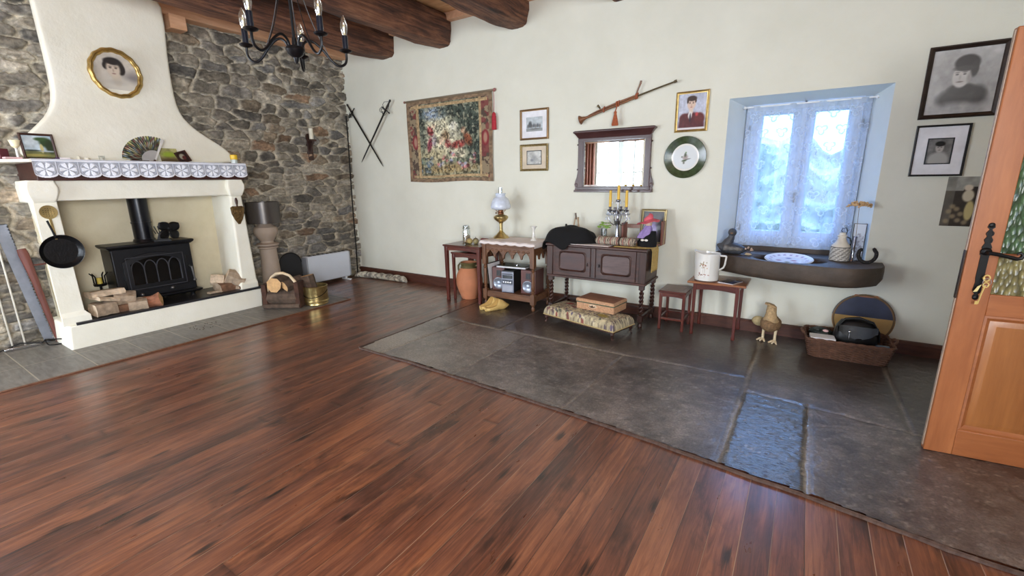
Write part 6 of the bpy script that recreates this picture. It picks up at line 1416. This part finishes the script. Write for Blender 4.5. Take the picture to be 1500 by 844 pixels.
b.build('legs', M('pale_easel_wood', (172, 146, 116), .6, 0, .1), t, bevel=.001)
b = MB(); b.tube([(0, 0, .22), (-.012, 0, .29)], .010, 8); b.build('head', M('dark_easel_wood', (96, 82, 70), .6), t)
b = MB(); b.box(-.045, .045, -.012, .004, .08, .095); b.build('ledge', M('pale_easel_wood'), t)
t = thing('small_figurine', 'small dark pawn-like figure peeping over the black garment', 'figurine', (-2.23, 4.56, TOPZ))
b = MB(); b.lathe([(.02, 0), (.02, .03), (.012, .05), (.011, .13), (.016, .14), (.010, .148)], n=16); b.ball((0, 0, .158), .013, 12, 8); b.build('turned_body', M('dark_plastic'), t)
t = thing('potted_plant', 'small bright green plant in a clear glass on the sideboard', 'plant', (-1.745, 4.47, TOPZ))
b = MB(); b.lathe([(.024, 0), (.03, .09), (.032, .15), (.030, .15), (.027, .09), (.02, .01)], n=24, cap=False); b.build('glass', glass('frosted_glass', (.85, .88, .88), .2, .4), t)
b = MB()
for k in range(5): a = k*1.25; b.tube([(0, 0, .02), (.008*cos(a), .008*sin(a), .13), (.03*cos(a), .03*sin(a), .17)], .0016, 5)
b.build('stems', M('green_stem', (110, 140, 70), .6), t)
b = MB(); rs = random.Random(9)
for k in range(26):
    a = rs.uniform(0, 2*pi); el = rs.uniform(-.1, 1.3); q = .05+rs.uniform(-.01, .012); c = (q*cos(el)*cos(a)*1.15, q*cos(el)*sin(a), .165+q*sin(el)); b.ball(c, (.018, .018, .006), 8, 5, amp=.3, seed=k)
tag(b.build('leaves', M('fresh_green_leaves', (130, 172, 64), .5, 0, .35, 20), t), kind='stuff')
t = thing('candelabra', 'ornate silver candelabra with crystal drops in front of the mirror', 'candelabra', (-1.605, 4.47, TOPZ))
SIL = M('silver_metal', (150, 152, 160), .25, .95, .2, 20, .1); CRY = M('crystal', (190, 196, 206), .12, .1, .35, 60, bump=0)
b = MB(); b.lathe([(.06, 0), (.06, .008), (.034, .03), (.022, .08), (.015, .14), (.012, .19), (.02, .21), (.026, .23), (.014, .25), (.012, .30), (.02, .32), (.012, .34), (.010, .42), (.022, .43), (.024, .445), (.014, .45)], n=24)
for k in range(4):
    a = R(0+90*k); c, s = cos(a), sin(a)
    b.tube([(0, 0, .22), (.04*c, .04*s, .19), (.075*c, .075*s, .21), (.10*c, .10*s, .26), (.088*c, .088*s, .30), (.085*c, .085*s, .335)], .0055, 8)
    b.lathe([(.008, .32), (.026, .335), (.03, .345), (.012, .342), (.014, .37), (.016, .375)], c=(.085*c, .085*s, 0), n=14)
b.build('frame', SIL, t)
b = MB()
for rr_, zz, n in ((.105, .335, 14), (.06, .43, 8), (.12, .27, 14)):
    for k in range(n):
        a = 2*pi*k/n; x, y = rr_*cos(a), rr_*sin(a); b.ball((x, y, zz), (.005, .005, .005), 6, 4); b.ball((x, y, zz-.018), (.004, .004, .012), 6, 4)
for k in range(12): a = 2*pi*k/12; b.lathe([(.001, 0), (.02, .006), (.03, .016)], c=(.10*cos(a), .10*sin(a), .29), n=6)
tag(b.build('crystal_drops', CRY, t), kind='stuff')
YW = M('beeswax_yellow', (222, 180, 70), .5, 0, .06, bump=.05)
for x, y, z, L, lb in ((-.085, 0, .372, .165, 'left yellow candle in the silver candelabra'), (.085, 0, .372, .165, 'right yellow candle in the silver candelabra'), (0, 0, .448, .14, 'middle yellow candle standing highest in the silver candelabra')):
    c = thing('candle', lb, 'candle', (-1.605+x, 4.47+y, TOPZ+z), 0, 'yellow candles in the candelabra')
    b = MB(); b.lathe([(.014, 0), (.0145, L*.5), (.013, L), (.001, L+.003)], n=14); b.build('wax', YW, c); b = MB(); b.cyl((0, 0, L), (.001, 0, L+.014), .0013, n=6); b.build('wick', BLACKM, c)
def p_stripe(u, v):
    n = fbm(u*3, v, 9, 3); s = np.sin(u*150+n*9); im = canvas(u, (180, 168, 148)); k = (s > .1)[..., None]*.8; im = im*(1-k)+np.array([74, 64, 58.])*k; k = (np.sin(u*43+2) > .75)[..., None]*.7; return im*(1-k)+np.array([140, 84, 76.])*k
t = thing('patterned_roll', 'rolled brown and cream patterned cushion on the front of the sideboard', 'cushion', (-1.555, 4.30, TOPZ+.006), -2)
vs = []; uu = []; nu, nv = 300, 40
for i in range(nu+1):
    s = i/nu; x = -.215+.43*s; r = .046*(min(1, (s*14)**.5))*(min(1, ((1-s)*14)**.5)); r = max(r, .004)*(1-.2*math.exp(-((s-.62)/.03)**2))
    for k in range(nv): a = 2*pi*k/nv; vs.append((x, 1.35*r*cos(a), max(0, .042+r*sin(a)*(.92)))); uu.append((s, k/nv))
fs = [(i*nv+k, i*nv+(k+1) % nv, (i+1)*nv+(k+1) % nv, (i+1)*nv+k) for i in range(nu) for k in range(nv)]+[tuple(range(nv)), tuple(range(nu*nv, nu*nv+nv))]
me = bpy.data.meshes.new('cushion_body'); me.from_pydata(vs, [], fs); me.polygons.foreach_set('use_smooth', [True]*len(fs)); me.materials.append(attr_mat('printed_cloth')); o = bpy.data.objects.new('cushion_body', me); COL.objects.link(o); o.parent = t
UU = np.array(uu); colour_mesh(o, np_lin(p_stripe(UU[:, 0], UU[:, 1])))
b = MB(); b.oframe(.04, .05, [(0, -.006), (0, .006), (.004, .006), (.004, -.006)], n=20); b.v = [(p[1]+.05, p[0]*1.35, max(.001, p[2]*.85+.042)) for p in b.v]; b.build('strap', M('brown_strap', (58, 40, 34), .7), t)
def p_girl(u, v):
    im = canvas(u, (56, 52, 56)); im *= (.7+.7*fbm(u, v, 8, 4))[..., None]; blob(im, u, v, .3, .8, .12, .1, (120, 128, 140), .5); blob(im, u, v, .5, .35, .2, .3, (120, 100, 160), .3); return im
GF = frame_pic('framed_photo', 'dark photograph in a gold frame leaning at the right end of the sideboard', -1.285, TOPZ, .255, .35, .022, M('pale_gilt', (170, 156, 116), .4, .6, .2), p_girl); GF.location = (-1.285, 4.60, TOPZ); GF.rotation_euler = (R(-8), 0, R(-3)); GF['category'] = 'picture'
for x, lb in ((-1.565, 'left'), (-1.155, 'right')): pass
t = thing('book_rack', 'reddish wooden rack with upright ends behind the gold-framed photograph', 'rack', (-1.36, 4.615, TOPZ))
for x, hh, m in ((-.21, .21, REDW), (.195, .24, MIDW)):
    b = MB(); b.box(x-.008 if x < 0 else x-.012, x+.012 if x < 0 else x+.006, -.10, .04, .0, hh); b.build('end_board', wood('rack_wood', (104, 54, 44), (150, 92, 76), .45), t, bevel=.004)
b = MB(); b.box(-.205, .19, .02, .036, .15, .19); b.box(-.205, .19, -.09, .036, 0, .012); b.build('back_rail', wood('rack_rail', (140, 104, 90), (176, 140, 124), .5), t, bevel=.002)
# doll
t = thing('dressed_doll', 'doll in a wide pink hat and lilac dress, on the sideboard', 'doll', (-1.265, 4.40, TOPZ+.006)); t.scale = (1.12, 1.12, 1.08)
b = MB(); b.lathe([(.045, 0), (.045, .01), (.03, .03), (.034, .07), (.028, .12), (.018, .14), (.012, .15)], n=20); b.ball((0, -.002, .205), (.030, .032, .036), 16, 12); b.tube([(0, 0, .13), (0, 0, .185)], [.02, .012], 10); b.build('body', M('doll_porcelain', (214, 184, 166), .4), t)
b = MB(); b.loft([[(cx+rx*cos(a)*(1+.10*sin(7*a)*(1-k/5)), -.012+ry*sin(a)*(1+.10*sin(7*a)*(1-k/5)), z) for a in [2*pi*q/42 for q in range(42)]] for k, (cx, rx, ry, z) in enumerate(((-.03, .062, .055, .075), (-.024, .058, .05, .10), (-.012, .048, .042, .135), (0, .036, .032, .165), (.002, .026, .022, .185)))]); b.build('dress', M('lilac_cloth', (146, 124, 178), .8, 0, .2, 30), t)
b = MB(); b.loft([[(r*cos(a)*1.0, -.012+r*.9*sin(a), z+.016*cos(a)+.006*sin(5*a)*(r > .06)) for a in [2*pi*q/30 for q in range(30)]] for r, z in ((.03, .222), (.095, .212), (.098, .216), (.04, .236), (.038, .262), (.026, .276), (.003, .28))]); b.build('hat', M('pink_felt', (206, 92, 104), .8, 0, .2, 30, .3), t)
b = MB(); b.loft([[(cx+r*cos(a), -.02+r*.8*sin(a), z) for a in [2*pi*q/20 for q in range(20)]] for cx, r, z in ((.0, .082, 0), (.0, .084, .04), (.01, .07, .075), (.045, .03, .12), (.052, .02, .14))]); b.build('skirt', M('black_velvet'), t)
b = MB()
for s in (-1, 1): b.ball((s*.016, -.105, .065), (.016, .006, .010), 10, 6)
b.build('bow', M('white_ribbon', (220, 214, 206), .7), t)
# crochet
CRO = M('yellow_crochet', (194, 164, 98), .9, 0, .25, 90, 1.0, 160)
b = MB(); px_ = [(0.20, TOPZ+.004), (.32, TOPZ+.004), (.46, TOPZ+.004), (.540, TOPZ+.003), (.549, TOPZ-.006), (.551, TOPZ-.05), (.549, TOPZ-.24)]
def cro(u, v):
    t_ = u*(len(px_)-1); i = min(int(t_), len(px_)-2); f = t_-i; x = px_[i][0]*(1-f)+px_[i+1][0]*f; z = px_[i][1]*(1-f)+px_[i+1][1]*f
    y0 = -.205+(.10*min(1, max(0, u-.3)*2)); return (x+.003*sin(v*20)*(z < TOPZ-.02), y0*(1-v)+(.10)*v+.006*sin(u*9), z-.012*abs(sin(v*9))*(u > .95))
b.surf(cro, 60, 24); one(b, 'crochet_cloth', CRO, 'mustard yellow crochet cloth draped over the right end of the sideboard', 'cloth', (SX, SY, 0), solid=.004)

# footstool and sewing case
def p_flor(u, v):
    im = canvas(u, (188, 174, 140)); n = fbm(u*2, v, 14, 3); im *= (.8+.35*n)[..., None]
    rs = random.Random(5)
    for k in range(230): blob(im, u, v, rs.random(), rs.random(), .013, .026, rs.choice([(86, 74, 84), (110, 78, 76), (214, 202, 172), (74, 78, 66), (130, 60, 56), (82, 72, 100), (206, 190, 150)]), .3, rs.uniform(0, 90), .9)
    k = (fbm(u*2.4, v, 22, 8) > .53)[..., None]*.45; im = im*(1-k)+np.array([88, 76, 70.])*k
    blob(im, u, v, .20, .65, .05, .09, (150, 60, 54), .3); blob(im, u, v, .34, .40, .03, .05, (120, 56, 50), .3); blob(im, u, v, .78, .3, .06, .09, (150, 132, 60), .4); return im
t = thing('footstool', 'long upholstered footstool in floral tapestry with little cabriole legs', 'footstool', (-1.71, 4.0, FZ), -14)
w, d, h = .86, .35, .19; nu, nv = 300, 124; vs = []; cols = []
u, v = np.meshgrid(np.linspace(0, 1, nu+1), np.linspace(0, 1, nv+1)); dx = np.minimum(u, 1-u)*w; dy = np.minimum(v, 1-v)*d; e = np.minimum(1, np.minimum(dx, dy)/.045)
Z = .088+(.085*np.sqrt(np.clip(1-(1-e)**2, 0, 1)))+.018*np.sin(pi*u)*np.sin(pi*v)
X_ = (u-.5)*w*1.0+.0; Y_ = (v-.5)*d
vs = np.stack([X_, Y_, Z], -1).reshape(-1, 3); fs = [(j*(nu+1)+i, j*(nu+1)+i+1, (j+1)*(nu+1)+i+1, (j+1)*(nu+1)+i) for j in range(nv) for i in range(nu)]
me = bpy.data.meshes.new('cushion'); me.from_pydata(vs.tolist(), [], fs); me.polygons.foreach_set('use_smooth', [True]*len(fs)); me.materials.append(attr_mat('floral_tapestry', .95, .4, 200, .15)); o = bpy.data.objects.new('cushion', me); COL.objects.link(o); o.parent = t; colour_mesh(o, np_lin(p_flor(u, v)).reshape(-1, 3))
b = MB(); b.tube([(-w/2, -d/2, .088), (w/2, -d/2, .088), (w/2, d/2, .088), (-w/2, d/2, .088), (-w/2, -d/2, .088)], .006, 6); b.build('braid', M('gold_braid', (178, 158, 108), .8, 0, .3, 90, .6, 120), t)
b = MB(); b.box(-w/2+.006, w/2-.006, -d/2+.006, d/2-.006, .066, .09); b.build('frame', DARKWX, t, bevel=.004)
for sx in (-1, 1):
    for sy in (-1, 1):
        b = MB(); x, y = sx*(w/2-.035), sy*(d/2-.03); b.tube([(x, y, .07), (x+sx*.012, y+sy*.010, .05), (x+sx*.006, y+sy*.006, .025), (x+sx*.018, y+sy*.014, .008), (x+sx*.024, y+sy*.018, .007)], [.022, .018, .010, .013, .008], 10); b.build('leg', DARKW, t)
def p_wick(u, v):
    im = canvas(u, (172, 128, 100)); k = ((np.sin(u*120)*np.sin(v*90)) > 0)[..., None]*.75; im = im*(1-k)+np.array([92, 56, 46.])*k; return im*(.85+.3*fbm(u, v, 8))[..., None]
t = thing('sewing_case', 'woven sewing case with green piping resting on the floral footstool', 'case', (-1.60, 4.09, FZ+.187), -7)
b = MB(); b.box(-.205, .205, -.135, .135, 0, .070); b.build('base', M('pale_woven_side', (184, 142, 108), .85, 0, .25, 60, .8, 90), t, bevel=.008)
b = MB(); b.box(-.209, .209, -.139, .139, .068, .078); b.build('piping', M('dark_green_piping', (58, 78, 58), .6), t, bevel=.003)
b = MB(); b.loft([[(-x, -y, z), (x, -y, z), (x, y, z), (-x, y, z)] for x, y, z in ((.207, .137, .078), (.207, .137, .10), (.20, .13, .108))]); b.build('lid', M('pale_woven_side'), t)
o = paint('woven_top', .395, .255, p_wick, t, .004, mat=attr_mat('woven_cane')); 
for vt in o.data.vertices: x, y, z = vt.co; vt.co = (x, z-.1275, .1088)
b = MB(); b.ball((-.02, -.137, .045), (.045, .005, .020), 16, 8); b.build('plate', M('cream_oval', (206, 180, 150), .5), t)
b = MB(); b.tube([(-.05, -.142, .048), (-.03, -.152, .040), (-.01, -.152, .040), (.01, -.142, .048)], .004, 6); b.ball((-.02, -.148, .05), .008, 8, 6); b.build('clasp', DARKW, t)

# stools, side table
small_table('small_stool', 'small square dark red stool with a panelled top, right of the sideboard', (-.975, 4.46, FZ), .255, .32, .39, REDW, REDWX, leg=.028, inset=.006, apron=.045, arch_=.010, stretch=.10, panel=wood('inlay', (84, 50, 40), (110, 70, 56), .3), feet=True)
TT = wood('orange_brown_top', (132, 80, 50), (180, 122, 82), .3, (1.4, 12, 12), .1, .3)
small_table('side_table', 'red-brown side table with an orange-brown top under the white jug', (-.60, 4.49, FZ), .40, .40, .515, REDW, REDWX, leg=.030, inset=.006, apron=.06, arch_=.014, panel=TT, overx=.045, feet=True, topm=TT)
t = thing('water_jug', 'tall white enamel jug with a brown flower print on the side table', 'jug', (-.70, 4.385, FZ+.516), 0)
b = MB(); b.lathe([(.001, 0), (.098, 0), (.102, .01), (.100, .02), (.104, .03), (.102, .24), (.106, .255), (.101, .257), (.098, .24), (.098, .03), (.001, .02)], n=44, cap=False)
b.v = [(p[0]*(1+.20*max(0, (p[2]-.18)/.08)*max(0, -p[0]/.1)**3 if p[2] > .18 else 1), p[1], p[2]+(.022*max(0, -p[0]/.1)**3 if p[2] > .2 else 0)) for p in b.v]
b.build('body', WHITEC, t, smooth=50)
b = MB(); b.tube([(.10, 0, .237), (.148, 0, .237), (.152, 0, .232), (.146, 0, .16), (.135, 0, .13), (.100, 0, .105)], [.008, .009, .009, .009, .009, .008], 8, flat=1.8); b.build('handle', WHITEC, t)
b = MB(); b.lathe([(.103, .0), (.105, .006), (.102, .012)], n=44, cap=False); b.build('base_band', M('brown_band', (92, 70, 60), .4), t)
vs = []; cols = []; nu, nv = 60, 44; msk = []
u, v = np.meshgrid(np.linspace(0, 1, nu+1), np.linspace(0, 1, nv+1)); im = canvas(u, (226, 224, 218)); rs = random.Random(3)
for k in range(26): blob(im, u, v, .5+rs.gauss(0, .16), .75+rs.gauss(0, .10), .035, .03, rs.choice([(150, 96, 70), (180, 130, 90), (110, 70, 54), (130, 120, 80)]), .4)
for k in range(14): blob(im, u, v, .5+rs.gauss(0, .2), .14+rs.gauss(0, .05), .05, .022, rs.choice([(120, 80, 62), (150, 90, 74)]), .4)
blob(im, u, v, .5, .42, .012, .26, (120, 84, 66), .4); blob(im, u, v, .62, .4, .010, .2, (130, 96, 76), .4)
a = np.radians(-100+62*(u-.5)*1.0); vs = np.stack([.1045*np.cos(a), .1045*np.sin(a), .05+.155*v], -1).reshape(-1, 3); fs = [(j*(nu+1)+i, j*(nu+1)+i+1, (j+1)*(nu+1)+i+1, (j+1)*(nu+1)+i) for j in range(nv) for i in range(nu)]
me = bpy.data.meshes.new('flower_print'); me.from_pydata(vs.tolist(), [], fs); me.polygons.foreach_set('use_smooth', [True]*len(fs)); me.materials.append(attr_mat('glazed_print')); o = bpy.data.objects.new('flower_print', me); COL.objects.link(o); o.parent = t; colour_mesh(o, np_lin(im).reshape(-1, 3))
t = thing('magazine', 'blue and brown magazine lying on the side table beside the jug', 'magazine', (-.50, 4.40, FZ+.517), -20)
def p_mag(u, v):
    im = canvas(u, (70, 84, 124)); rect(im, u, v, 0, .55, .0, 1, (116, 100, 92)); blob(im, u, v, .3, .5, .2, .3, (70, 60, 58), .4); rect(im, u, v, .6, .95, .7, .85, (150, 160, 190)); return im
b = MB(); b.box(-.07, .07, -.09, .09, 0, .005); b.build('pages', M('white_paper'), t); o = paint('cover', .14, .18, p_mag, t, .006, mat=attr_mat('glazed_print'))
for vt in o.data.vertices: x, y, z = vt.co; vt.co = (x, z-.09, .0056)

# woven chick sculpture
STRAW = M('plaited_straw', (178, 150, 110), .85, 0, .28, 50, 1.0, 120); STRAWD = M('dark_straw', (128, 100, 70), .9, 0, .4, 70, 1.0, 140); ROOT = M('pale_root_wood', (214, 196, 162), .6, 0, .1)
t = thing('woven_bird', 'woven straw bird standing on pale wooden feet beside the side table', 'sculpture', (-.145, 4.45, FZ), -18)
b = MB(); b.ball((0, .01, .165), (.082, .10, .075), 26, 16, amp=.10, fr=6); b.build('body', STRAWD, t, smooth=60)
b = MB(); b.loft([[(cx+rx*cos(a), cy+ry*sin(a), z+tz*sin(a)) for a in [2*pi*q/24 for q in range(24)]] for cx, cy, rx, ry, z, tz in ((.0, -.005, .074, .07, .17, 0), (.002, -.012, .068, .062, .20, 0), (.004, -.02, .05, .05, .235, 0), (.004, -.025, .042, .042, .27, 0), (.004, -.027, .039, .040, .31, 0), (.004, -.03, .036, .038, .335, 0), (.004, -.03, .018, .02, .348, 0))]); b.build('neck_and_head', STRAW, t, smooth=60)
b = MB(); b.loft([[(cx, cy+w_*cos(a), z+h_*sin(a)) for a in [2*pi*q/12 for q in range(12)]] for cx, cy, w_, h_, z in ((-.045, -.04, .02, .010, .355), (-.02, -.04, .034, .012, .352), (.02, -.045, .03, .012, .345), (.05, -.055, .012, .006, .335), (.055, -.056, .003, .002, .332))]); b.build('beak', STRAW, t)
b = MB(); b.ball((-.115, .05, .155), (.065, .04, .045), 20, 12, amp=.05); b.tube([(-.04, .03, .15), (-.09, .045, .15)], [.04, .04], 12); b.build('tail', M('pale_woven_tail', (190, 172, 128), .85, 0, .2, 60, .8, 120), t)
for s in (-1, 1):
    b = MB(); x = s*.05; b.tube([(x, 0, .12), (x-.002, .0, .06), (x, -.002, .02)], [.013, .011, .012], 10)
    for a in (-35, 0, 35): b.tube([(x, 0, .02), (x+.03*sin(R(a)), -.03*cos(R(a)), .016), (x+.058*sin(R(a)), -.058*cos(R(a)), .007)], [.012, .011, .006], 8)
    b.tube([(x, 0, .02), (x-.01, .03, .012)], [.012, .008], 8); b.build('leg', ROOT, t, smooth=60)

# basket with bag, box, magazine; round board
WICK = M('brown_wicker', (92, 62, 46), .8, 0, .3, 30, .3, 60)
t = thing('wicker_basket', 'low brown wicker basket full of odds and ends under the sink ledge', 'basket', (.405, 4.40, FZ), 3)
b = MB()
def bk(hw, hd, z, rc=.05, n=4):
    P = []
    for cx, cy, a0 in ((1, 1, 0), (-1, 1, 90), (-1, -1, 180), (1, -1, 270)):
        for k in range(n): a = R(a0+90*k/(n-1)); P.append(Vector((cx*(hw-rc)+rc*cos(a), cy*(hd-rc)+rc*sin(a), z)))
    return P
def resample(P, n):
    P = P+[P[0]]; L = [0]
    for a, c in zip(P, P[1:]): L.append(L[-1]+(c-a).length)
    out = []
    for k in range(n):
        s = L[-1]*k/n; i = max(j for j in range(len(L)) if L[j] <= s+1e-9); i = min(i, len(P)-2); f = (s-L[i])/(L[i+1]-L[i]); out.append(P[i].lerp(P[i+1], f))
    return out
NW = 92
for r_ in range(15):
    z = .010+r_*.0095; P = resample(bk(.255+.03*r_/15, .165+.025*r_/15, z), NW)
    c = Vector((0, 0, z)); pts = [p+(p-c).normalized()*(.0045*(1 if (i//2+r_) % 2 else -1)) for i, p in enumerate(P)]; b.tube([tuple(p) for p in pts]+[tuple(pts[0])], .0052, 5)
b.build('weave', WICK, t)
b = MB(); 
for i in range(0, NW, 4):
    p0 = resample(bk(.255, .165, .005), NW)[i]; p1 = resample(bk(.285, .19, .155), NW)[i]; b.tube([tuple(p0), tuple(p1)], .004, 5)
tag(b.build('stakes', WICK, t), kind='stuff')
b = MB()
for q in range(2):
    P = resample(bk(.288, .193, .158), 80); b.tube([(p.x*(1+.012*sin(i*1.1+q*pi)), p.y*(1+.012*sin(i*1.1+q*pi)), .158+.006*cos(i*1.1+q*pi)) for i, p in enumerate(P+[P[0]])], .008, 6)
b.build('rim', WICK, t)
for s in (-1, 1):
    b = MB(); b.tube([(s*.285, -.06, .155), (s*.31, -.045, .175), (s*.318, 0, .18), (s*.31, .045, .175), (s*.285, .06, .155)], .010, 8); b.build('handle', WICK, t)
b = MB(); b.prism([(p.x, p.y) for p in bk(.25, .16, 0)], .002, .012, 'z'); b.build('base', WICK, t)
def inb(x, y, z): v = Matrix.Rotation(R(3), 3, 'Z') @ Vector((x, y, z)); return (v.x+.405, v.y+4.40, v.z+FZ)
t = thing('white_box', 'flat white box lying in the left of the wicker basket', 'box', inb(-.175, -.10, .142), 4)
b = MB(); b.box(-.085, .085, -.06, .06, 0, .026); b.build('carton', M('bright_card', (236, 236, 238), .5), t, bevel=.002)
t = thing('black_pouch', 'crumpled black and dark green pouch behind the white box in the basket', 'pouch', inb(-.175, .06, .115), 0)
b = MB(); b.ball((0, 0, .035), (.085, .08, .045), 20, 12, amp=.35, fr=4, seed=2); b.build('pouch', M('dark_green_black', (22, 32, 28), .5, 0, .4), t)
b = MB(); b.ball((.03, -.05, .07), (.022, .012, .012), 10, 8); b.build('label', M('pink_paper'), t)
t = thing('black_handbag', 'shiny black handbag with a strap sitting in the wicker basket', 'bag', inb(.05, -.015, .06), 4)
BLK = M('black_patent', (7, 7, 9), .45, 0, .3, 8, .4, 26)
b = MB(); b.loft([[(w_*cos(a)*abs(cos(a))**-.25 if abs(cos(a)) > .01 else 0, d_*sin(a)*abs(sin(a)+1e-6)**-.2, z+.004*nz(cos(a)*3, z*20)) for a in [2*pi*(q+.5)/28 for q in range(28)]] for w_, d_, z in ((.12, .06, 0), (.145, .08, .04), (.15, .085, .12), (.135, .075, .20), (.11, .055, .245), (.06, .03, .262))]); b.build('body', BLK, t, smooth=60)
b = MB(); b.loft([[(x*.96, -.085-.006*sin(x*20)-dy, z-.09*(1-abs(x)/.14)**.5 if k else z) for x in [-.13+.26*q/16 for q in range(17)]]+[(x*.96, -.075-dy, z-.09*(1-abs(x)/.14)**.5 if k else z) for x in [.13-.26*q/16 for q in range(17)]] for k, (z, dy) in enumerate(((.22, -.012), (.20, .004)))]); b.build('flap', BLK, t)
b = MB(); b.tube([(-.13, -.04, .12), (-.135, -.05, .2), (-.09, -.05, .27), (0, -.04, .285), (.09, -.05, .26), (.14, -.04, .18), (.15, -.03, .10)], .007, 6, flat=2); b.build('strap', BLK, t)
b = MB(); b.ball((-.055, -.094, .175), (.010, .006, .010), 10, 8); b.box(-.005, .045, -.102, -.096, .055, .063); b.cyl((-.055, -.096, .165), (-.055, -.098, .115), .003); b.build('buckles', CHROME, t)
t = thing('folded_magazine', 'glossy bluish magazine tucked in the right of the wicker basket', 'magazine', inb(.185, -.10, .118), 4, rx=12)
b = MB(); b.box(-.085, .085, -.05, .06, 0, .006); b.build('pages', M('white_paper'), t); b = MB(); b.box(-.085, .085, -.05, .06, .006, .0075); b.build('cover', M('blue_gloss_cover', (92, 116, 142), .15, 0, .4, 9, bump=0), t)
t = thing('round_board', 'round wooden board painted dark blue over yellow leaning on the wall behind the basket', 'board', (.515, 4.662, FZ), 0, rx=-2.5)
def disc(h0, h1, r=.215, cz=.255, n=60):
    P = [(r*cos(2*pi*k/n), cz+min(.205, r*1.0*sin(2*pi*k/n))) for k in range(n)]; P = [(x, max(cz-r, z)) for x, z in P]; return [(x, min(h1, max(h0, z))) for x, z in P]
b = MB(); b.prism([(x, max(0, z)) for x, z in disc(.0, .275)], -.008, .008, 'y'); b.build('lower_half', M('ochre_paint', (172, 136, 78), .55, 0, .2, 4), t)
b = MB(); b.prism(disc(.275, .445), -.008, .008, 'y'); b.build('upper_half', M('dark_blue_paint', (48, 52, 72), .5, 0, .3, 5), t)
b = MB(); b.prism([(-.09, .445), (.09, .445), (.075, .462), (-.075, .462)], -.009, .009, 'y'); b.build('top_band', M('rust_band', (170, 110, 76), .6), t, bevel=.003)
b = MB(); b.tube([(.205*cos(R(a)), -.001, .255+.205*sin(R(a))) for a in range(-60, 245, 8)], .010, 8); b.build('rim', M('brown_rim', (110, 84, 54), .6), t)

# ------------------------------------------------------------------ chandelier
t = thing('chandelier', 'black wrought iron chandelier with five candle bulbs hanging from the beams', 'chandelier', (-1.94, 1.285, 0))
U = Vector((.55, .83, 0)).normalized(); Wv = Vector((-.83, .55, 0)).normalized()
BI = M('black_satin_iron', (16, 17, 20), .35, .5, .1, bump=.05)
b = MB(); b.cyl((0, 0, 2.02), (0, 0, 3.0), .006, n=10); b.build('stem', BI, t)
b = MB(); b.lathe([(.001, 1.955), (.008, 1.965), (.012, 1.98), (.03, 1.992), (.04, 2.01), (.036, 2.022), (.012, 2.03), (.009, 2.06)], n=20); b.build('hub', BI, t)
b = MB(); b.lathe([(.05, 3.10), (.045, 3.06), (.012, 3.03), (.008, 3.0)], n=20); b.cyl((0, 0, 3.05), (0, 0, 3.42), .006); b.build('ceiling_rose', BI, t)
for ang in (10, 82, 154, 226, 298):
    dv = U*cos(R(ang))+Wv*sin(R(ang)); 
    def pt(r, z): return (dv.x*r, dv.y*r, z)
    b = MB(); b.tube(crv([pt(.025, 2.01), pt(.04, 2.045), pt(.07, 2.057), (pt(.11, 2.03)), pt(.15, 1.985), pt(.18, 1.968), pt(.205, 1.978), pt(.215, 2.0), pt(.215, 2.03)]), .0055, 8, up=(0, 0, 1)); arm = b.build('arm', BI, t)
    b = MB(); c = pt(.215, 0); b.lathe([(.006, 2.025), (.024, 2.032), (.028, 2.037), (.024, 2.04), (.011, 2.04)], c=(c[0], c[1], 0), n=18); b.build('drip_pan', BI, arm)
    b = MB(); b.lathe([(.0125, 2.038), (.0125, 2.098), (.009, 2.10)], c=(c[0], c[1], 0), n=16); b.build('sleeve', M('sleeve_black', (18, 22, 34), .2, .3, bump=0), arm)
    b = MB(); b.lathe([(.009, 2.10), (.011, 2.106), (.0165, 2.128), (.0155, 2.148), (.009, 2.168), (.002, 2.182)], c=(c[0], c[1], 0), n=18); b.build('bulb', glass('bulb_glass', (.96, .94, .88), .03, .30), arm)
    b = MB(); b.tube([(c[0]-.004, c[1], 2.10), (c[0]-.003, c[1], 2.14), (c[0]+.003, c[1], 2.145), (c[0]+.004, c[1], 2.10)], .0022, 5); b.build('filament', M('pale_filament', (236, 224, 180), .4), arm)
    b = MB(); b.tube(crv([pt(.14, 2.0), pt(.085, 2.12), pt(.04, 2.28), pt(.012, 2.5), pt(.006, 2.62)]), .002, 5); b.build('wire', BI, arm)
# floor details: coin-sized scraps left by the fire
rs = random.Random(8); b = MB()
for k in range(22): x, y = -5.12+rs.uniform(-.12, .1), 2.0+rs.uniform(-.12, .14); b.ball((x, y, .0105), (rs.uniform(.004, .012), .004, .003), 6, 4, amp=.4, seed=k)
tag(b.build('wood_crumbs', M('dark_crumbs', (70, 50, 40), .9)), 'scattered dark wood crumbs on the grey tiles before the hearth', 'crumbs', kind='stuff')
